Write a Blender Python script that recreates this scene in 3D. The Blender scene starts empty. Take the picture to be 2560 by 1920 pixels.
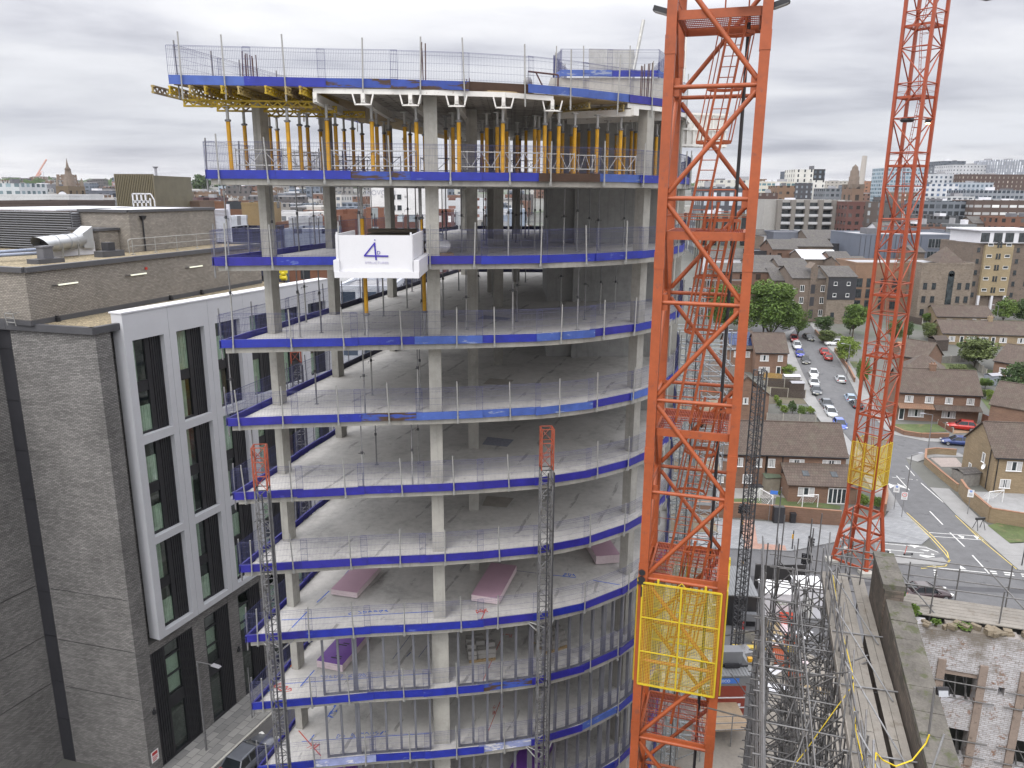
import bpy, math, random
from mathutils import Matrix, Vector
random.seed(7)
scene = bpy.context.scene
COL = scene.collection
CZ = 38.0            # height of the drone above the street
F = 1922.0           # focal length in pixels of the 2560 px wide photograph

# ------------------------------------------------------------------ camera
_n = Vector((-45.0, -7730.0, -F)).normalized()
_up = -_n
_fw = Vector((0, 0, -1)); _fw = (_fw - _up * _fw.dot(_up)).normalized()
_rx = _fw.cross(_up)
ROT = Matrix((_rx, _fw, _up))                 # camera -> world
cam = bpy.data.cameras.new('camera')
cam.sensor_width = 36.0
cam.lens = F / 2560.0 * 36.0
cam.clip_start = 0.2
cam.clip_end = 9000
camo = bpy.data.objects.new('camera', cam)
camo.matrix_world = Matrix.Translation((0, 0, CZ)) @ ROT.to_4x4()
COL.objects.link(camo)
scene.camera = camo

# ------------------------------------------------------------------ world, sun, exposure
SUN_EL, SUN_AZ = math.radians(52), math.radians(215)
w = bpy.data.worlds.new('World'); scene.world = w; w.use_nodes = True
nt = w.node_tree; nt.nodes.clear()
def N(nt, t, **k):
    n = nt.nodes.new(t)
    for a, b in k.items(): setattr(n, a, b)
    return n
def L(nt, a, b): nt.links.new(a, b)
def mth(nt, op, a, b=None, c=None, clamp=False):
    n = N(nt, 'ShaderNodeMath', operation=op, use_clamp=clamp)
    for i, v in enumerate((a, b, c)):
        if v is None: continue
        if isinstance(v, (int, float)): n.inputs[i].default_value = v
        else: L(nt, v, n.inputs[i])
    return n.outputs[0]
def ramp(nt, fac, stops, interp='LINEAR'):
    r = N(nt, 'ShaderNodeValToRGB'); r.color_ramp.interpolation = interp
    e = r.color_ramp.elements
    while len(e) < len(stops): e.new(0.5)
    for q, (p, c) in zip(e, stops):
        q.position = p; q.color = (*c[:3], 1) if isinstance(c, (tuple, list)) else (c, c, c, 1)
    L(nt, fac, r.inputs[0]); return r.outputs[0]
def mixc(nt, fac, a, b, mode='MIX'):
    n = N(nt, 'ShaderNodeMix', data_type='RGBA', blend_type=mode)
    for s, v in ((n.inputs[0], fac), (n.inputs[6], a), (n.inputs[7], b)):
        if isinstance(v, (int, float)): s.default_value = v
        elif isinstance(v, (tuple, list)): s.default_value = (*v[:3], 1)
        else: L(nt, v, s)
    return n.outputs[2]
def noise(nt, vec, scale, detail=4, rough=0.55, dist=0.0):
    n = N(nt, 'ShaderNodeTexNoise'); n.inputs['Scale'].default_value = scale
    n.inputs['Detail'].default_value = detail; n.inputs['Roughness'].default_value = rough
    n.inputs['Distortion'].default_value = dist
    if vec is not None: L(nt, vec, n.inputs['Vector'])
    return n.outputs[0]
sky = N(nt, 'ShaderNodeTexSky', sky_type='NISHITA', sun_disc=False)
sky.sun_elevation = SUN_EL; sky.sun_rotation = SUN_AZ
tc = N(nt, 'ShaderNodeTexCoord')
sp = N(nt, 'ShaderNodeSeparateXYZ'); L(nt, tc.outputs['Generated'], sp.inputs[0])
el = mth(nt, 'MAXIMUM', sp.outputs[2], 0.0)
den = mth(nt, 'ADD', el, 0.10)
cx = mth(nt, 'DIVIDE', sp.outputs[0], den); cy = mth(nt, 'DIVIDE', sp.outputs[1], den)
cb = N(nt, 'ShaderNodeCombineXYZ'); L(nt, mth(nt, 'MULTIPLY', cx, 0.72), cb.inputs[0]); L(nt, cy, cb.inputs[1])
n1 = noise(nt, cb.outputs[0], 0.62, 6, 0.50, 0.5)
n2 = noise(nt, cb.outputs[0], 2.3, 5, 0.6, 0.3)
cl = mth(nt, 'ADD', mth(nt, 'MULTIPLY', n1, 0.82), mth(nt, 'MULTIPLY', n2, 0.18))
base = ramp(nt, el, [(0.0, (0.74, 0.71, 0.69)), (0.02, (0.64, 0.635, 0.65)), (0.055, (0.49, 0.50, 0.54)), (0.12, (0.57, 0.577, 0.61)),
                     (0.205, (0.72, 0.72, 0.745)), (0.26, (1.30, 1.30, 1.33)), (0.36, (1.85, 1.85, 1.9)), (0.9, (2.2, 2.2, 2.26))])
cm = ramp(nt, cl, [(0.37, (0.66, 0.665, 0.71)), (0.46, (0.88, 0.885, 0.91)), (0.53, (1.03, 1.03, 1.03)), (0.62, (1.16, 1.16, 1.15))])
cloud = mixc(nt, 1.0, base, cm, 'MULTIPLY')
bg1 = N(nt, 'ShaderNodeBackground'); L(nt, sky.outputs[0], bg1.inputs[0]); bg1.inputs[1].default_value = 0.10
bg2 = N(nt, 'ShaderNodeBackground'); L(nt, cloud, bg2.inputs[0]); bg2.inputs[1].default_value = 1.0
mx = N(nt, 'ShaderNodeMixShader'); mx.inputs[0].default_value = 0.96
L(nt, bg1.outputs[0], mx.inputs[1]); L(nt, bg2.outputs[0], mx.inputs[2])
wo = N(nt, 'ShaderNodeOutputWorld'); L(nt, mx.outputs[0], wo.inputs[0])
sl = bpy.data.lights.new('sun', 'SUN'); sl.energy = 1.3; sl.angle = math.radians(24); sl.color = (1.0, 0.96, 0.9)
so = bpy.data.objects.new('sun', sl); COL.objects.link(so)
so.rotation_euler = (math.pi / 2 - SUN_EL, 0, math.pi - SUN_AZ)
scene.view_settings.view_transform = 'Standard'; scene.view_settings.look = 'None'
scene.view_settings.gamma = 1.0; scene.view_settings.exposure = 0.42
scene.cycles.max_bounces = 8; scene.cycles.diffuse_bounces = 5; scene.cycles.glossy_bounces = 3
scene.cycles.transparent_max_bounces = 12; scene.cycles.transmission_bounces = 4

# ------------------------------------------------------------------ pixel -> world (calibration of the photograph)
def ray(px, py): return ROT @ Vector((px - 1280.0, -(py - 960.0), -F))
def atz(px, py, z):
    d = ray(px, py); t = (z - CZ) / d.z; return Vector((d.x * t, d.y * t, z))
def aty(px, py, Y):
    d = ray(px, py); t = Y / d.y; return Vector((d.x * t, Y, CZ + d.z * t))
def zr(z): return z + CZ

# ------------------------------------------------------------------ mesh helpers
class MB:
    def __init__(s): s.v = []; s.f = []; s.sm = []; s.mi = []; s.m = 0
    def _add(s, vs, fs, smooth=False):
        o = len(s.v); s.v += [tuple(v) for v in vs]
        for f in fs: s.f.append(tuple(i + o for i in f)); s.sm.append(smooth); s.mi.append(s.m)
    def hexa(s, p): # 8 points: bottom 4 ccw, top 4
        s._add(p, [(3, 2, 1, 0), (4, 5, 6, 7), (0, 1, 5, 4), (1, 2, 6, 5), (2, 3, 7, 6), (3, 0, 4, 7)])
        return s
    def box(s, x0, x1, y0, y1, z0, z1):
        return s.hexa([(x0, y0, z0), (x1, y0, z0), (x1, y1, z0), (x0, y1, z0), (x0, y0, z1), (x1, y0, z1), (x1, y1, z1), (x0, y1, z1)])
    def cbox(s, c, d, rz=0, rx=0, ry=0):
        m = Matrix.Translation(c) @ Matrix.Rotation(rz, 4, 'Z') @ Matrix.Rotation(ry, 4, 'Y') @ Matrix.Rotation(rx, 4, 'X')
        a, b, h = d[0] / 2, d[1] / 2, d[2] / 2
        return s.hexa([m @ Vector(q) for q in ((-a, -b, -h), (a, -b, -h), (a, b, -h), (-a, b, -h), (-a, -b, h), (a, -b, h), (a, b, h), (-a, b, h))])
    def bar(s, p, q, w, h=None, up=(0, 0, 1)):   # rectangular bar p->q, w sideways, h along up
        p, q = Vector(p), Vector(q); h = h or w
        d = (q - p).normalized(); u = Vector(up)
        if abs(d.dot(u)) > 0.99: u = Vector((0, 1, 0))
        sd = d.cross(u).normalized(); u = sd.cross(d)
        a, b = sd * w / 2, u * h / 2
        return s.hexa([p - a - b, p + a - b, p + a + b, p - a + b, q - a - b, q + a - b, q + a + b, q - a + b])
    def tube(s, p, q, r, n=8, r2=None, caps=True):
        p, q = Vector(p), Vector(q); r2 = r if r2 is None else r2
        d = (q - p).normalized(); u = Vector((0, 0, 1)) if abs(d.z) < 0.95 else Vector((1, 0, 0))
        a = d.cross(u).normalized(); b = d.cross(a)
        vs = []
        for c, rr in ((p, r), (q, r2)):
            for i in range(n):
                t = 2 * math.pi * i / n; vs.append(c + (a * math.cos(t) + b * math.sin(t)) * rr)
        s._add(vs, [(i, i + n, (i + 1) % n + n, (i + 1) % n) for i in range(n)], n > 4)
        if caps: s._add(vs, [tuple(range(n)), tuple(range(2 * n - 1, n - 1, -1))])
        return s
    def path(s, pts, r, n=6):
        for a, b in zip(pts, pts[1:]): s.tube(a, b, r, n)
        return s
    def prism(s, poly, z0, z1):   # vertical prism, poly ccw list of xy (z0/z1 numbers)
        n = len(poly)
        vs = [(x, y, z0) for x, y in poly] + [(x, y, z1) for x, y in poly]
        s._add(vs, [tuple(range(n - 1, -1, -1)), tuple(range(n, 2 * n))] + [(i, (i + 1) % n, (i + 1) % n + n, i + n) for i in range(n)])
        return s
    def poly(s, pts): s._add(pts, [tuple(range(len(pts)))]); return s
    def gable(s, x0, x1, y0, y1, z0, z1, over=0.25, th=0.14):   # pitched roof, ridge along x
        ym = (y0 + y1) / 2; x0 -= over; x1 += over
        k = (z1 - z0) / (ym - y0); ya, yb = y0 - over, y1 + over; za = z0 - over * k
        for (e, ez), in (((ya, za),), ((yb, za),)):
            s.hexa([(x0, e, ez), (x1, e, ez), (x1, ym, z1), (x0, ym, z1), (x0, e, ez + th), (x1, e, ez + th), (x1, ym, z1 + th), (x0, ym, z1 + th)] if e < ym else
                   [(x1, e, ez), (x0, e, ez), (x0, ym, z1), (x1, ym, z1), (x1, e, ez + th), (x0, e, ez + th), (x0, ym, z1 + th), (x1, ym, z1 + th)])
        return s
    def lathe(s, prof, n=12, c=(0, 0, 0)):
        vs = []
        for r, z in prof:
            for i in range(n):
                t = 2 * math.pi * i / n; vs.append((c[0] + r * math.cos(t), c[1] + r * math.sin(t), c[2] + z))
        fs = []
        for k in range(len(prof) - 1):
            for i in range(n): fs.append((k * n + i, k * n + (i + 1) % n, (k + 1) * n + (i + 1) % n, (k + 1) * n + i))
        s._add(vs, fs, True); return s
    def mesh(s, name, mats, xf=None):
        me = bpy.data.meshes.new(name)
        vs = s.v if xf is None else [tuple(xf @ Vector(v)) for v in s.v]
        me.from_pydata(vs, [], s.f)
        for m in (mats if isinstance(mats, (list, tuple)) else [mats]): me.materials.append(m)
        if any(s.sm): me.polygons.foreach_set('use_smooth', s.sm)
        if any(s.mi): me.polygons.foreach_set('material_index', s.mi)
        me.update(); return me

def tag(o, label, cat, group=None, kind=None):
    o['label'] = label; o['category'] = cat
    if group: o['group'] = group
    if kind: o['kind'] = kind
    return o
def mk(name, mesh, parent=None, loc=None, rz=0):
    o = bpy.data.objects.new(name, mesh); COL.objects.link(o)
    if parent: o.parent = parent
    if loc is not None: o.location = loc
    if rz: o.rotation_euler[2] = rz
    return o
class Thing:
    def __init__(s, name, label, cat, org=(0, 0, 0), rz=0, group=None, kind=None):
        s.org = Vector(org); s.rz = rz
        s.o = mk(name, None, None, s.org, rz); tag(s.o, label, cat, group, kind)
        s.inv = (Matrix.Translation(s.org) @ Matrix.Rotation(rz, 4, 'Z')).inverted()
    def add(s, name, mb, mat, parent=None, world=False, label=None):
        o = mk(name, mb.mesh(name, mat, s.inv if world else None), parent or s.o)
        if label: o['label'] = label
        return o
def one(name, mb, mat, label, cat, org=(0, 0, 0), rz=0, group=None, kind=None, world=True):   # a thing that is one mesh
    inv = (Matrix.Translation(Vector(org)) @ Matrix.Rotation(rz, 4, 'Z')).inverted() if world else None
    o = mk(name, mb.mesh(name, mat, inv), None, org, rz); tag(o, label, cat, group, kind); return o
def struct(name, mb, mat, label=None, cat=None):
    o = mk(name, mb.mesh(name, mat)); o['kind'] = 'structure'
    if label: o['label'] = label; o['category'] = cat
    return o
def copy_tree(o, parent=None):
    c = o.copy(); COL.objects.link(c)
    if parent: c.parent = parent
    for ch in o.children: copy_tree(ch, c)
    return c
ORD = 'first second third fourth fifth sixth seventh eighth ninth tenth eleventh twelfth thirteenth fourteenth fifteenth sixteenth seventeenth eighteenth nineteenth twentieth'.split()
def nth(i):
    if i < 20: return ORD[i]
    t = {2: 'twenty', 3: 'thirty', 4: 'forty', 5: 'fifty', 6: 'sixty', 7: 'seventy'}
    return t[(i + 1) // 10] + ('-' + ORD[(i + 1) % 10 - 1] if (i + 1) % 10 else 'ieth').replace('y-', 'y-')

# ------------------------------------------------------------------ materials
def lin(h):
    if isinstance(h, (tuple, list)): return tuple(h)
    h = h.lstrip('#'); r = []
    for i in (0, 2, 4):
        c = int(h[i:i + 2], 16) / 255; r.append(c / 12.92 if c < 0.04045 else ((c + 0.055) / 1.055) ** 2.4)
    return tuple(r)
_mc = {}
def newmat(name):
    m = bpy.data.materials.new(name); m.use_nodes = True; nt = m.node_tree
    return m, nt, nt.nodes['Principled BSDF']
def ocoord(nt): return N(nt, 'ShaderNodeTexCoord').outputs['Object']
def scalev(nt, v, s):
    n = N(nt, 'ShaderNodeVectorMath', operation='MULTIPLY'); L(nt, v, n.inputs[0]); n.inputs[1].default_value = s; return n.outputs[0]
def bump(nt, b, h, strength=0.3, dist=0.02):
    n = N(nt, 'ShaderNodeBump'); n.inputs['Strength'].default_value = strength; n.inputs['Distance'].default_value = dist
    L(nt, h, n.inputs['Height']); L(nt, n.outputs[0], b.inputs['Normal'])
def M(name, col, rough=0.6, var=0.18, scale=2.5, metal=0.0, spot=None, spotamt=0.0, spotscale=6.0, bmp=0.0, coat=0):
    if name in _mc: return _mc[name]
    m, nt, b = newmat(name); c = lin(col); v = ocoord(nt)
    n1 = noise(nt, v, scale, 5, 0.6); n2 = noise(nt, v, scale * 9, 3, 0.6)
    f = mth(nt, 'ADD', mth(nt, 'MULTIPLY', n1, 0.65), mth(nt, 'MULTIPLY', n2, 0.35))
    lo = tuple(x * (1 - var) for x in c); hi = tuple(min(1, x * (1 + var)) for x in c)
    out = ramp(nt, f, [(0.3, lo), (0.7, hi)])
    if spot:
        n3 = noise(nt, v, spotscale, 6, 0.65)
        out = mixc(nt, ramp(nt, n3, [(0.62 - spotamt, 0), (0.70 - spotamt, 1)]), out, lin(spot))
    L(nt, out, b.inputs['Base Color']); b.inputs['Roughness'].default_value = rough; b.inputs['Metallic'].default_value = metal
    if coat: b.inputs['Coat Weight'].default_value = coat
    if bmp: bump(nt, b, n2, bmp)
    _mc[name] = m; return m
def wallvec(nt):   # (x+y, z) of object space: bricks run round all four sides of an axis-aligned wall
    s = N(nt, 'ShaderNodeSeparateXYZ'); L(nt, ocoord(nt), s.inputs[0])
    c = N(nt, 'ShaderNodeCombineXYZ'); L(nt, mth(nt, 'ADD', s.outputs[0], s.outputs[1]), c.inputs[0]); L(nt, s.outputs[2], c.inputs[1])
    return c.outputs[0]
def brick(name, c1, c2, mortar, bw=0.225, bh=0.075, rough=0.85, msize=0.012, stain=None, stainamt=0.1, band=0.25):
    if name in _mc: return _mc[name]
    m, nt, b = newmat(name); v = wallvec(nt)
    t = N(nt, 'ShaderNodeTexBrick'); L(nt, v, t.inputs['Vector'])
    t.inputs['Scale'].default_value = 1.0; t.inputs['Brick Width'].default_value = bw; t.inputs['Row Height'].default_value = bh
    t.inputs['Mortar Size'].default_value = msize; t.inputs['Mortar Smooth'].default_value = 0.3; t.inputs['Bias'].default_value = -0.1
    t.inputs['Color1'].default_value = (*lin(c1), 1); t.inputs['Color2'].default_value = (*lin(c2), 1); t.inputs['Mortar'].default_value = (*lin(mortar), 1)
    big = noise(nt, v, 0.35, 6, 0.65)
    rows = noise(nt, scalev(nt, v, (0.25, 5.0, 1)), 1.6, 4, 0.6)
    mod = ramp(nt, mth(nt, 'ADD', mth(nt, 'MULTIPLY', big, 0.5), mth(nt, 'MULTIPLY', rows, 0.5)), [(0.35, 1 - band), (0.65, 1 + band * 0.6)])
    out = mixc(nt, 1.0, t.outputs[0], mod, 'MULTIPLY')
    if stain: out = mixc(nt, ramp(nt, noise(nt, v, 1.1, 7, 0.7), [(0.6 - stainamt, 0), (0.7 - stainamt, 1)]), out, lin(stain))
    L(nt, out, b.inputs['Base Color']); b.inputs['Roughness'].default_value = rough
    bump(nt, b, t.outputs['Fac'], -0.25, 0.01)
    _mc[name] = m; return m
def glass(name, tint='#1a2226', rough=0.06, refl=0.9):
    if name in _mc: return _mc[name]
    m, nt, b = newmat(name); v = ocoord(nt)
    c = lin(tint); n1 = noise(nt, v, 0.9, 3, 0.5)
    L(nt, ramp(nt, n1, [(0.35, tuple(x * 0.6 for x in c)), (0.65, tuple(min(1, x * 1.7) for x in c))]), b.inputs['Base Color'])
    b.inputs['Roughness'].default_value = rough; b.inputs['Specular IOR Level'].default_value = refl
    n2 = noise(nt, v, 0.6, 2, 0.4); bump(nt, b, n2, 0.06, 0.05)
    _mc[name] = m; return m
def concrete(name, col, dark=0.7, lines=False, rough=0.8):
    if name in _mc: return _mc[name]
    m, nt, b = newmat(name); v = ocoord(nt); c = lin(col)
    n1 = noise(nt, v, 0.28, 7, 0.62, 0.6); n2 = noise(nt, v, 3.5, 5, 0.65); n3 = noise(nt, v, 30, 3, 0.6)
    f = mth(nt, 'ADD', mth(nt, 'MULTIPLY', n1, 0.55), mth(nt, 'ADD', mth(nt, 'MULTIPLY', n2, 0.3), mth(nt, 'MULTIPLY', n3, 0.15)))
    out = ramp(nt, f, [(0.34, tuple(x * dark for x in c)), (0.50, c), (0.66, tuple(min(1, x * 1.22) for x in c))])
    if lines:   # broken dark laitance lines left by the floor's screed rails
        rot = N(nt, 'ShaderNodeMapping'); rot.inputs['Rotation'].default_value[2] = math.radians(17); L(nt, v, rot.inputs[0])
        s = N(nt, 'ShaderNodeSeparateXYZ'); L(nt, rot.outputs[0], s.inputs[0])
        fr = mth(nt, 'FRACT', mth(nt, 'ADD', mth(nt, 'MULTIPLY', s.outputs[0], 0.62), mth(nt, 'MULTIPLY', noise(nt, v, 0.5, 2), 0.25)))
        ln = mth(nt, 'LESS_THAN', mth(nt, 'ABSOLUTE', mth(nt, 'SUBTRACT', fr, 0.5)), 0.045)
        brk = ramp(nt, noise(nt, scalev(nt, rot.outputs[0], (1.2, 0.5, 1)), 1.3, 5, 0.7), [(0.50, 0), (0.58, 1)])
        out = mixc(nt, mth(nt, 'MULTIPLY', mth(nt, 'MULTIPLY', ln, brk), 0.6), out, tuple(x * 0.35 for x in c))
    else:       # rain streaks and shutter joints on upright faces
        st = noise(nt, scalev(nt, v, (6, 6, 0.35)), 1.0, 5, 0.65)
        out = mixc(nt, mth(nt, 'MULTIPLY', ramp(nt, st, [(0.52, 0), (0.68, 1)]), 0.35), out, tuple(x * 0.5 for x in c))
    L(nt, out, b.inputs['Base Color']); b.inputs['Roughness'].default_value = rough
    bump(nt, b, n2, 0.15, 0.01)
    _mc[name] = m; return m
def vcol_mix(name, base, other, amt, scale, rough=0.5, stretch=(1, 1, 1), rand=0.0, metal=0):
    """paint with patches of another colour (rust, plaster) and a per-object shift"""
    if name in _mc: return _mc[name]
    m, nt, b = newmat(name); v = ocoord(nt); oi = N(nt, 'ShaderNodeObjectInfo')
    off = N(nt, 'ShaderNodeVectorMath', operation='ADD'); L(nt, v, off.inputs[0])
    cb = N(nt, 'ShaderNodeCombineXYZ'); r10 = mth(nt, 'MULTIPLY', oi.outputs['Random'], 37.0)
    for i in range(3): L(nt, r10, cb.inputs[i])
    L(nt, cb.outputs[0], off.inputs[1])
    n1 = noise(nt, scalev(nt, off.outputs[0], stretch), scale, 6, 0.65)
    c = lin(base)
    col = ramp(nt, noise(nt, off.outputs[0], 3.0, 4), [(0.3, tuple(x * 0.8 for x in c)), (0.7, tuple(min(1, x * 1.2) for x in c))])
    if rand: col = mixc(nt, mth(nt, 'MULTIPLY', oi.outputs['Random'], rand), col, tuple(min(1, x * 1.6 + 0.02) for x in c))
    out = mixc(nt, ramp(nt, n1, [(0.66 - amt, 0), (0.70 - amt, 1)]), col, lin(other))
    L(nt, out, b.inputs['Base Color']); b.inputs['Roughness'].default_value = rough; b.inputs['Metallic'].default_value = metal
    _mc[name] = m; return m
# ================================================================== CONCRETE FRAME UNDER CONSTRUCTION
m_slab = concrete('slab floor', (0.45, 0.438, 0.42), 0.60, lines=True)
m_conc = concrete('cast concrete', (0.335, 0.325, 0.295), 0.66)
m_edge = concrete('slab edge concrete', (0.285, 0.275, 0.25), 0.66); m_sof2 = concrete('lightened soffit concrete', (0.46, 0.45, 0.43), 0.8)  # soffit paler than the edge: brightness for the interiors put into its colour
m_core = concrete('core concrete', (0.33, 0.33, 0.32), 0.7)
ZB = {1: .22, 2: -2.75, 3: -5.73, 4: -8.67, 5: -11.62, 6: -14.64, 7: -17.71, 8: -20.79, 9: -23.84, 10: -26.88, 11: -29.92, 12: -33.0}
ZB = {k: v + CZ for k, v in ZB.items()}
SLT = 0.28
ctrl = [(-10.42, 27.40), (-8.4, 27.72), (-6.45, 28.02), (-4.6, 28.22), (-2.75, 28.42), (-.95, 28.72), (.6, 29.05), (2.0, 29.5), (3.5, 30.28), (4.9, 31.32),
        (5.95, 32.38), (7.15, 34.2), (8.1, 37.0), (8.7, 39.9), (9.15, 44), (9.2, 49.5), (8.9, 54.8)]
def catmull(p, n):
    q = [p[0]] + p + [p[-1]]; out = []
    for i in range(1, len(q) - 2):
        for k in range(n):
            t = k / n; a, b, c, d = q[i - 1], q[i], q[i + 1], q[i + 2]
            out.append(tuple(0.5 * (2 * b[j] + (c[j] - a[j]) * t + (2 * a[j] - 5 * b[j] + 4 * c[j] - d[j]) * t * t + (3 * b[j] - a[j] - 3 * c[j] + d[j]) * t ** 3) for j in (0, 1)))
    return out + [p[-1]]
FRONT = catmull(ctrl, 3)
LEFT = [(-3.75, 54.8), (-10.42, 27.40)]
OUT = FRONT + [LEFT[0]]
tower = Thing('concrete_frame_building', 'curved grey concrete frame building under construction with open floors and blue edge barriers', 'building', (-1, 40, 0))
for k in range(1, 13):
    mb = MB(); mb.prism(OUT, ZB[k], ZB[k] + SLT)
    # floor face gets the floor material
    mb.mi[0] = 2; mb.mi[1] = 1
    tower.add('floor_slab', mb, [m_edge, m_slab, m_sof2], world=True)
COLS = [(-9.45, 30.2, .32, .56, -14), (-8.15, 35.1, .32, .56, -14), (-6.45, 41.2, .32, .56, -14), (-4.9, 47.4, .32, .56, -14), (-3.3, 53, .32, .56, -14),
        (-3.0, 29.25, .48, .42, 4), (-1.75, 33.55, .46, .46, 4), (-.7, 37.8, .46, .46, 4), (-1.2, 43.5, .46, .46, 4), (0.2, 49, .46, .46, 4), (2.5, 52.5, .46, .46, 4),
        (5.45, 33.25, .46, .46, 45), (7.9, 38.9, .46, .46, 70), (8.2, 46, .46, .46, 88), (7.8, 52.5, .46, .46, 88)]
for k in range(0, 13):     # storey above slab k (k = 12 lowest); k=1 carries the deck
    if k == 0: continue
    zt = ZB[k - 1] if k > 1 else CZ + 3.32
    z0 = ZB[k] + SLT
    for i, (x, y, a, b, rz) in enumerate(COLS):
        if k == 1 and i in (13, 14): continue
        if i == 5 and k >= 8: a, b = .7, .5
        if i == 11 and k >= 8: a, b = .62, .62
        mb = MB(); mb.cbox((x, y, (z0 + zt) / 2), (a, b, zt - z0 - 0.004), math.radians(rz))
        tower.add('column', mb, m_conc, world=True)
for k in range(1, 13):
    zt = ZB[k - 1] if k > 1 else CZ + 5.45
    z0 = ZB[k] + SLT + .002; zt -= .002
    mb = MB(); mb.box(1.8, 7.6, 39.9, 40.2, z0, zt); mb.box(1.8, 2.1, 40.2, 46.5, z0, zt); mb.box(7.3, 7.6, 40.2, 46.5, z0, zt); mb.box(2.1, 7.3, 46.2, 46.5, z0, zt)
    if k > 1: mb.box(3.1, 3.5, 39.55, 39.9, z0, zt)
    tower.add('core_wall', mb, m_core, world=True)
mb = MB()
for k in range(1, 13): mb.box(4.95, 4.99, 39.885, 39.9, ZB[k] + SLT + .02, (ZB[k - 1] if k > 1 else CZ + 5.4) - .02)
mb = MB()   # lower podium down to the street
mb.prism(OUT, 0.02, 0.35); tower.add('foundation_slab', mb, m_conc, world=True)
for i, (x, y, a, b, rz) in enumerate(COLS):
    mb = MB(); mb.cbox((x, y, (ZB[12] + .35) / 2), (a, b, ZB[12] - .36), math.radians(rz)); tower.add('column', mb, m_conc, world=True)

# ------------------------------------------------------------------ edge barriers: mesh panel over a steel toe board, tube posts
m_blue = vcol_mix('blue paint', (0.010, 0.019, 0.235), (0.07, 0.10, 0.32), 0.02, 1.6, 0.5, (1, 1, 3), 0.12)
m_violet = vcol_mix('violet blue paint', (0.016, 0.014, 0.20), (0.05, 0.05, 0.3), 0.0, 1.6, 0.5, (1, 1, 3), 0.1)
m_pale = vcol_mix('faded blue paint', (0.042, 0.085, 0.30), (0.20, 0.24, 0.36), 0.06, 1.4, 0.6, (1, 1, 4), 0.2)
m_rust = vcol_mix('rusty blue paint', (0.03, 0.06, 0.27), (0.055, 0.03, 0.018), 0.16, 1.1, 0.75, (0.8, 1, 5))
m_brown = vcol_mix('rusted steel', (0.05, 0.027, 0.017), (0.05, 0.07, 0.34), -0.05, 2.0, 0.85)
m_navy = vcol_mix('navy rubber', (0.012, 0.013, 0.05), (0.03, 0.03, 0.10), 0.0, 1.5, 0.6)
m_wash = vcol_mix('washed out board', (0.22, 0.25, 0.42), (0.5, 0.5, 0.52), 0.1, 1.5, 0.6, (1, 1, 3))
m_wire = M('blue wire', (0.042, 0.047, 0.135), 0.5, 0.2)
m_galv = M('galvanised tube', (0.31, 0.31, 0.30), 0.45, 0.25, 4, 0.35, spot=(0.2, 0.17, 0.14), spotamt=0.03)
m_galvd = M('weathered tube', (0.20, 0.20, 0.205), 0.5, 0.3, 4, 0.35, spot=(0.10, 0.08, 0.07), spotamt=0.04)
m_white = M('white paint', (0.72, 0.72, 0.72), 0.45, 0.06, 2, spot=(0.45, 0.42, 0.38), spotamt=-0.02)
mb = MB()
for i in range(49): mb.tube((-1.2 + i * .05, 0, .46), (-1.2 + i * .05, .0, 1.40), .0030, 3, caps=False)
for i in range(49): mb.tube((-1.2 + i * .05, 0, 1.40), (-1.2 + i * .05, .05, 1.44), .0030, 3, caps=False)
for z in (.55, .80, 1.05, 1.30, 1.40): mb.tube((-1.2, -.006, z), (1.2, -.006, z), .0036, 4, caps=False)
mb.tube((-1.2, .05, 1.44), (1.2, .05, 1.44), .0055, 4, caps=False)
for x in (-1.2, 1.2): mb.tube((x, -.004, .3), (x, -.004, 1.42), .006, 4, caps=False)
ME_MESH = mb.mesh('wire_mesh', m_wire)
ME_TOE = {}
for nm, m in (('blue', m_blue), ('violet', m_violet), ('pale', m_pale), ('rust', m_rust), ('brown', m_brown), ('navy', m_navy), ('wash', m_wash)):
    mb = MB(); mb.box(-1.2, 1.2, -.016, .0, .205, .50); mb.box(-1.2, 1.2, 0, .05, .475, .50); mb.box(-1.2, 1.2, -.03, -.016, .205, .225)
    ME_TOE[nm] = mb.mesh('toe_board', m)
mb = MB(); mb.tube((0, 0, .04), (0, 0, 1.66), .027, 8); mb.cbox((0, .02, .10), (.09, .05, .14)); mb.tube((0, -.05, .10), (0, .06, .10), .018, 6); mb.tube((0, 0, .17), (0, 0, .30), .034, 8)
ME_POST = mb.mesh('guard_post', m_galv)
mb = MB(); mb.tube((0, 0, -.25), (0, 0, 1.62), .027, 8); mb.tube((0, 0, -.2), (0, 0, .05), .034, 8)
ME_POST2 = mb.mesh('guard_post', m_galv)
ME_POSTD = mb.mesh('guard_post', m_galvd)

def resample(poly, step, inset=0.0):
    d = [0]
    for a, b in zip(poly, poly[1:]): d.append(d[-1] + math.hypot(b[0] - a[0], b[1] - a[1]))
    n = max(1, round(d[-1] / step)); out = []
    for i in range(n + 1):
        t = d[-1] * i / n; j = 0
        while j < len(d) - 2 and d[j + 1] < t: j += 1
        u = (t - d[j]) / max(1e-9, d[j + 1] - d[j]); out.append((poly[j][0] + (poly[j + 1][0] - poly[j][0]) * u, poly[j][1] + (poly[j + 1][1] - poly[j][1]) * u))
    return out
def cut(poly, t0, t1):
    p = resample(poly, 0.1); n = len(p); return p[int(t0 * (n - 1)):int(t1 * (n - 1)) + 1]
CLOOK = {'blue': 'bright blue', 'violet': 'dark violet-blue', 'pale': 'faded pale blue', 'rust': 'rust-streaked blue', 'brown': 'rusty brown', 'navy': 'navy', 'wash': 'washed-out whitish'}
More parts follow.
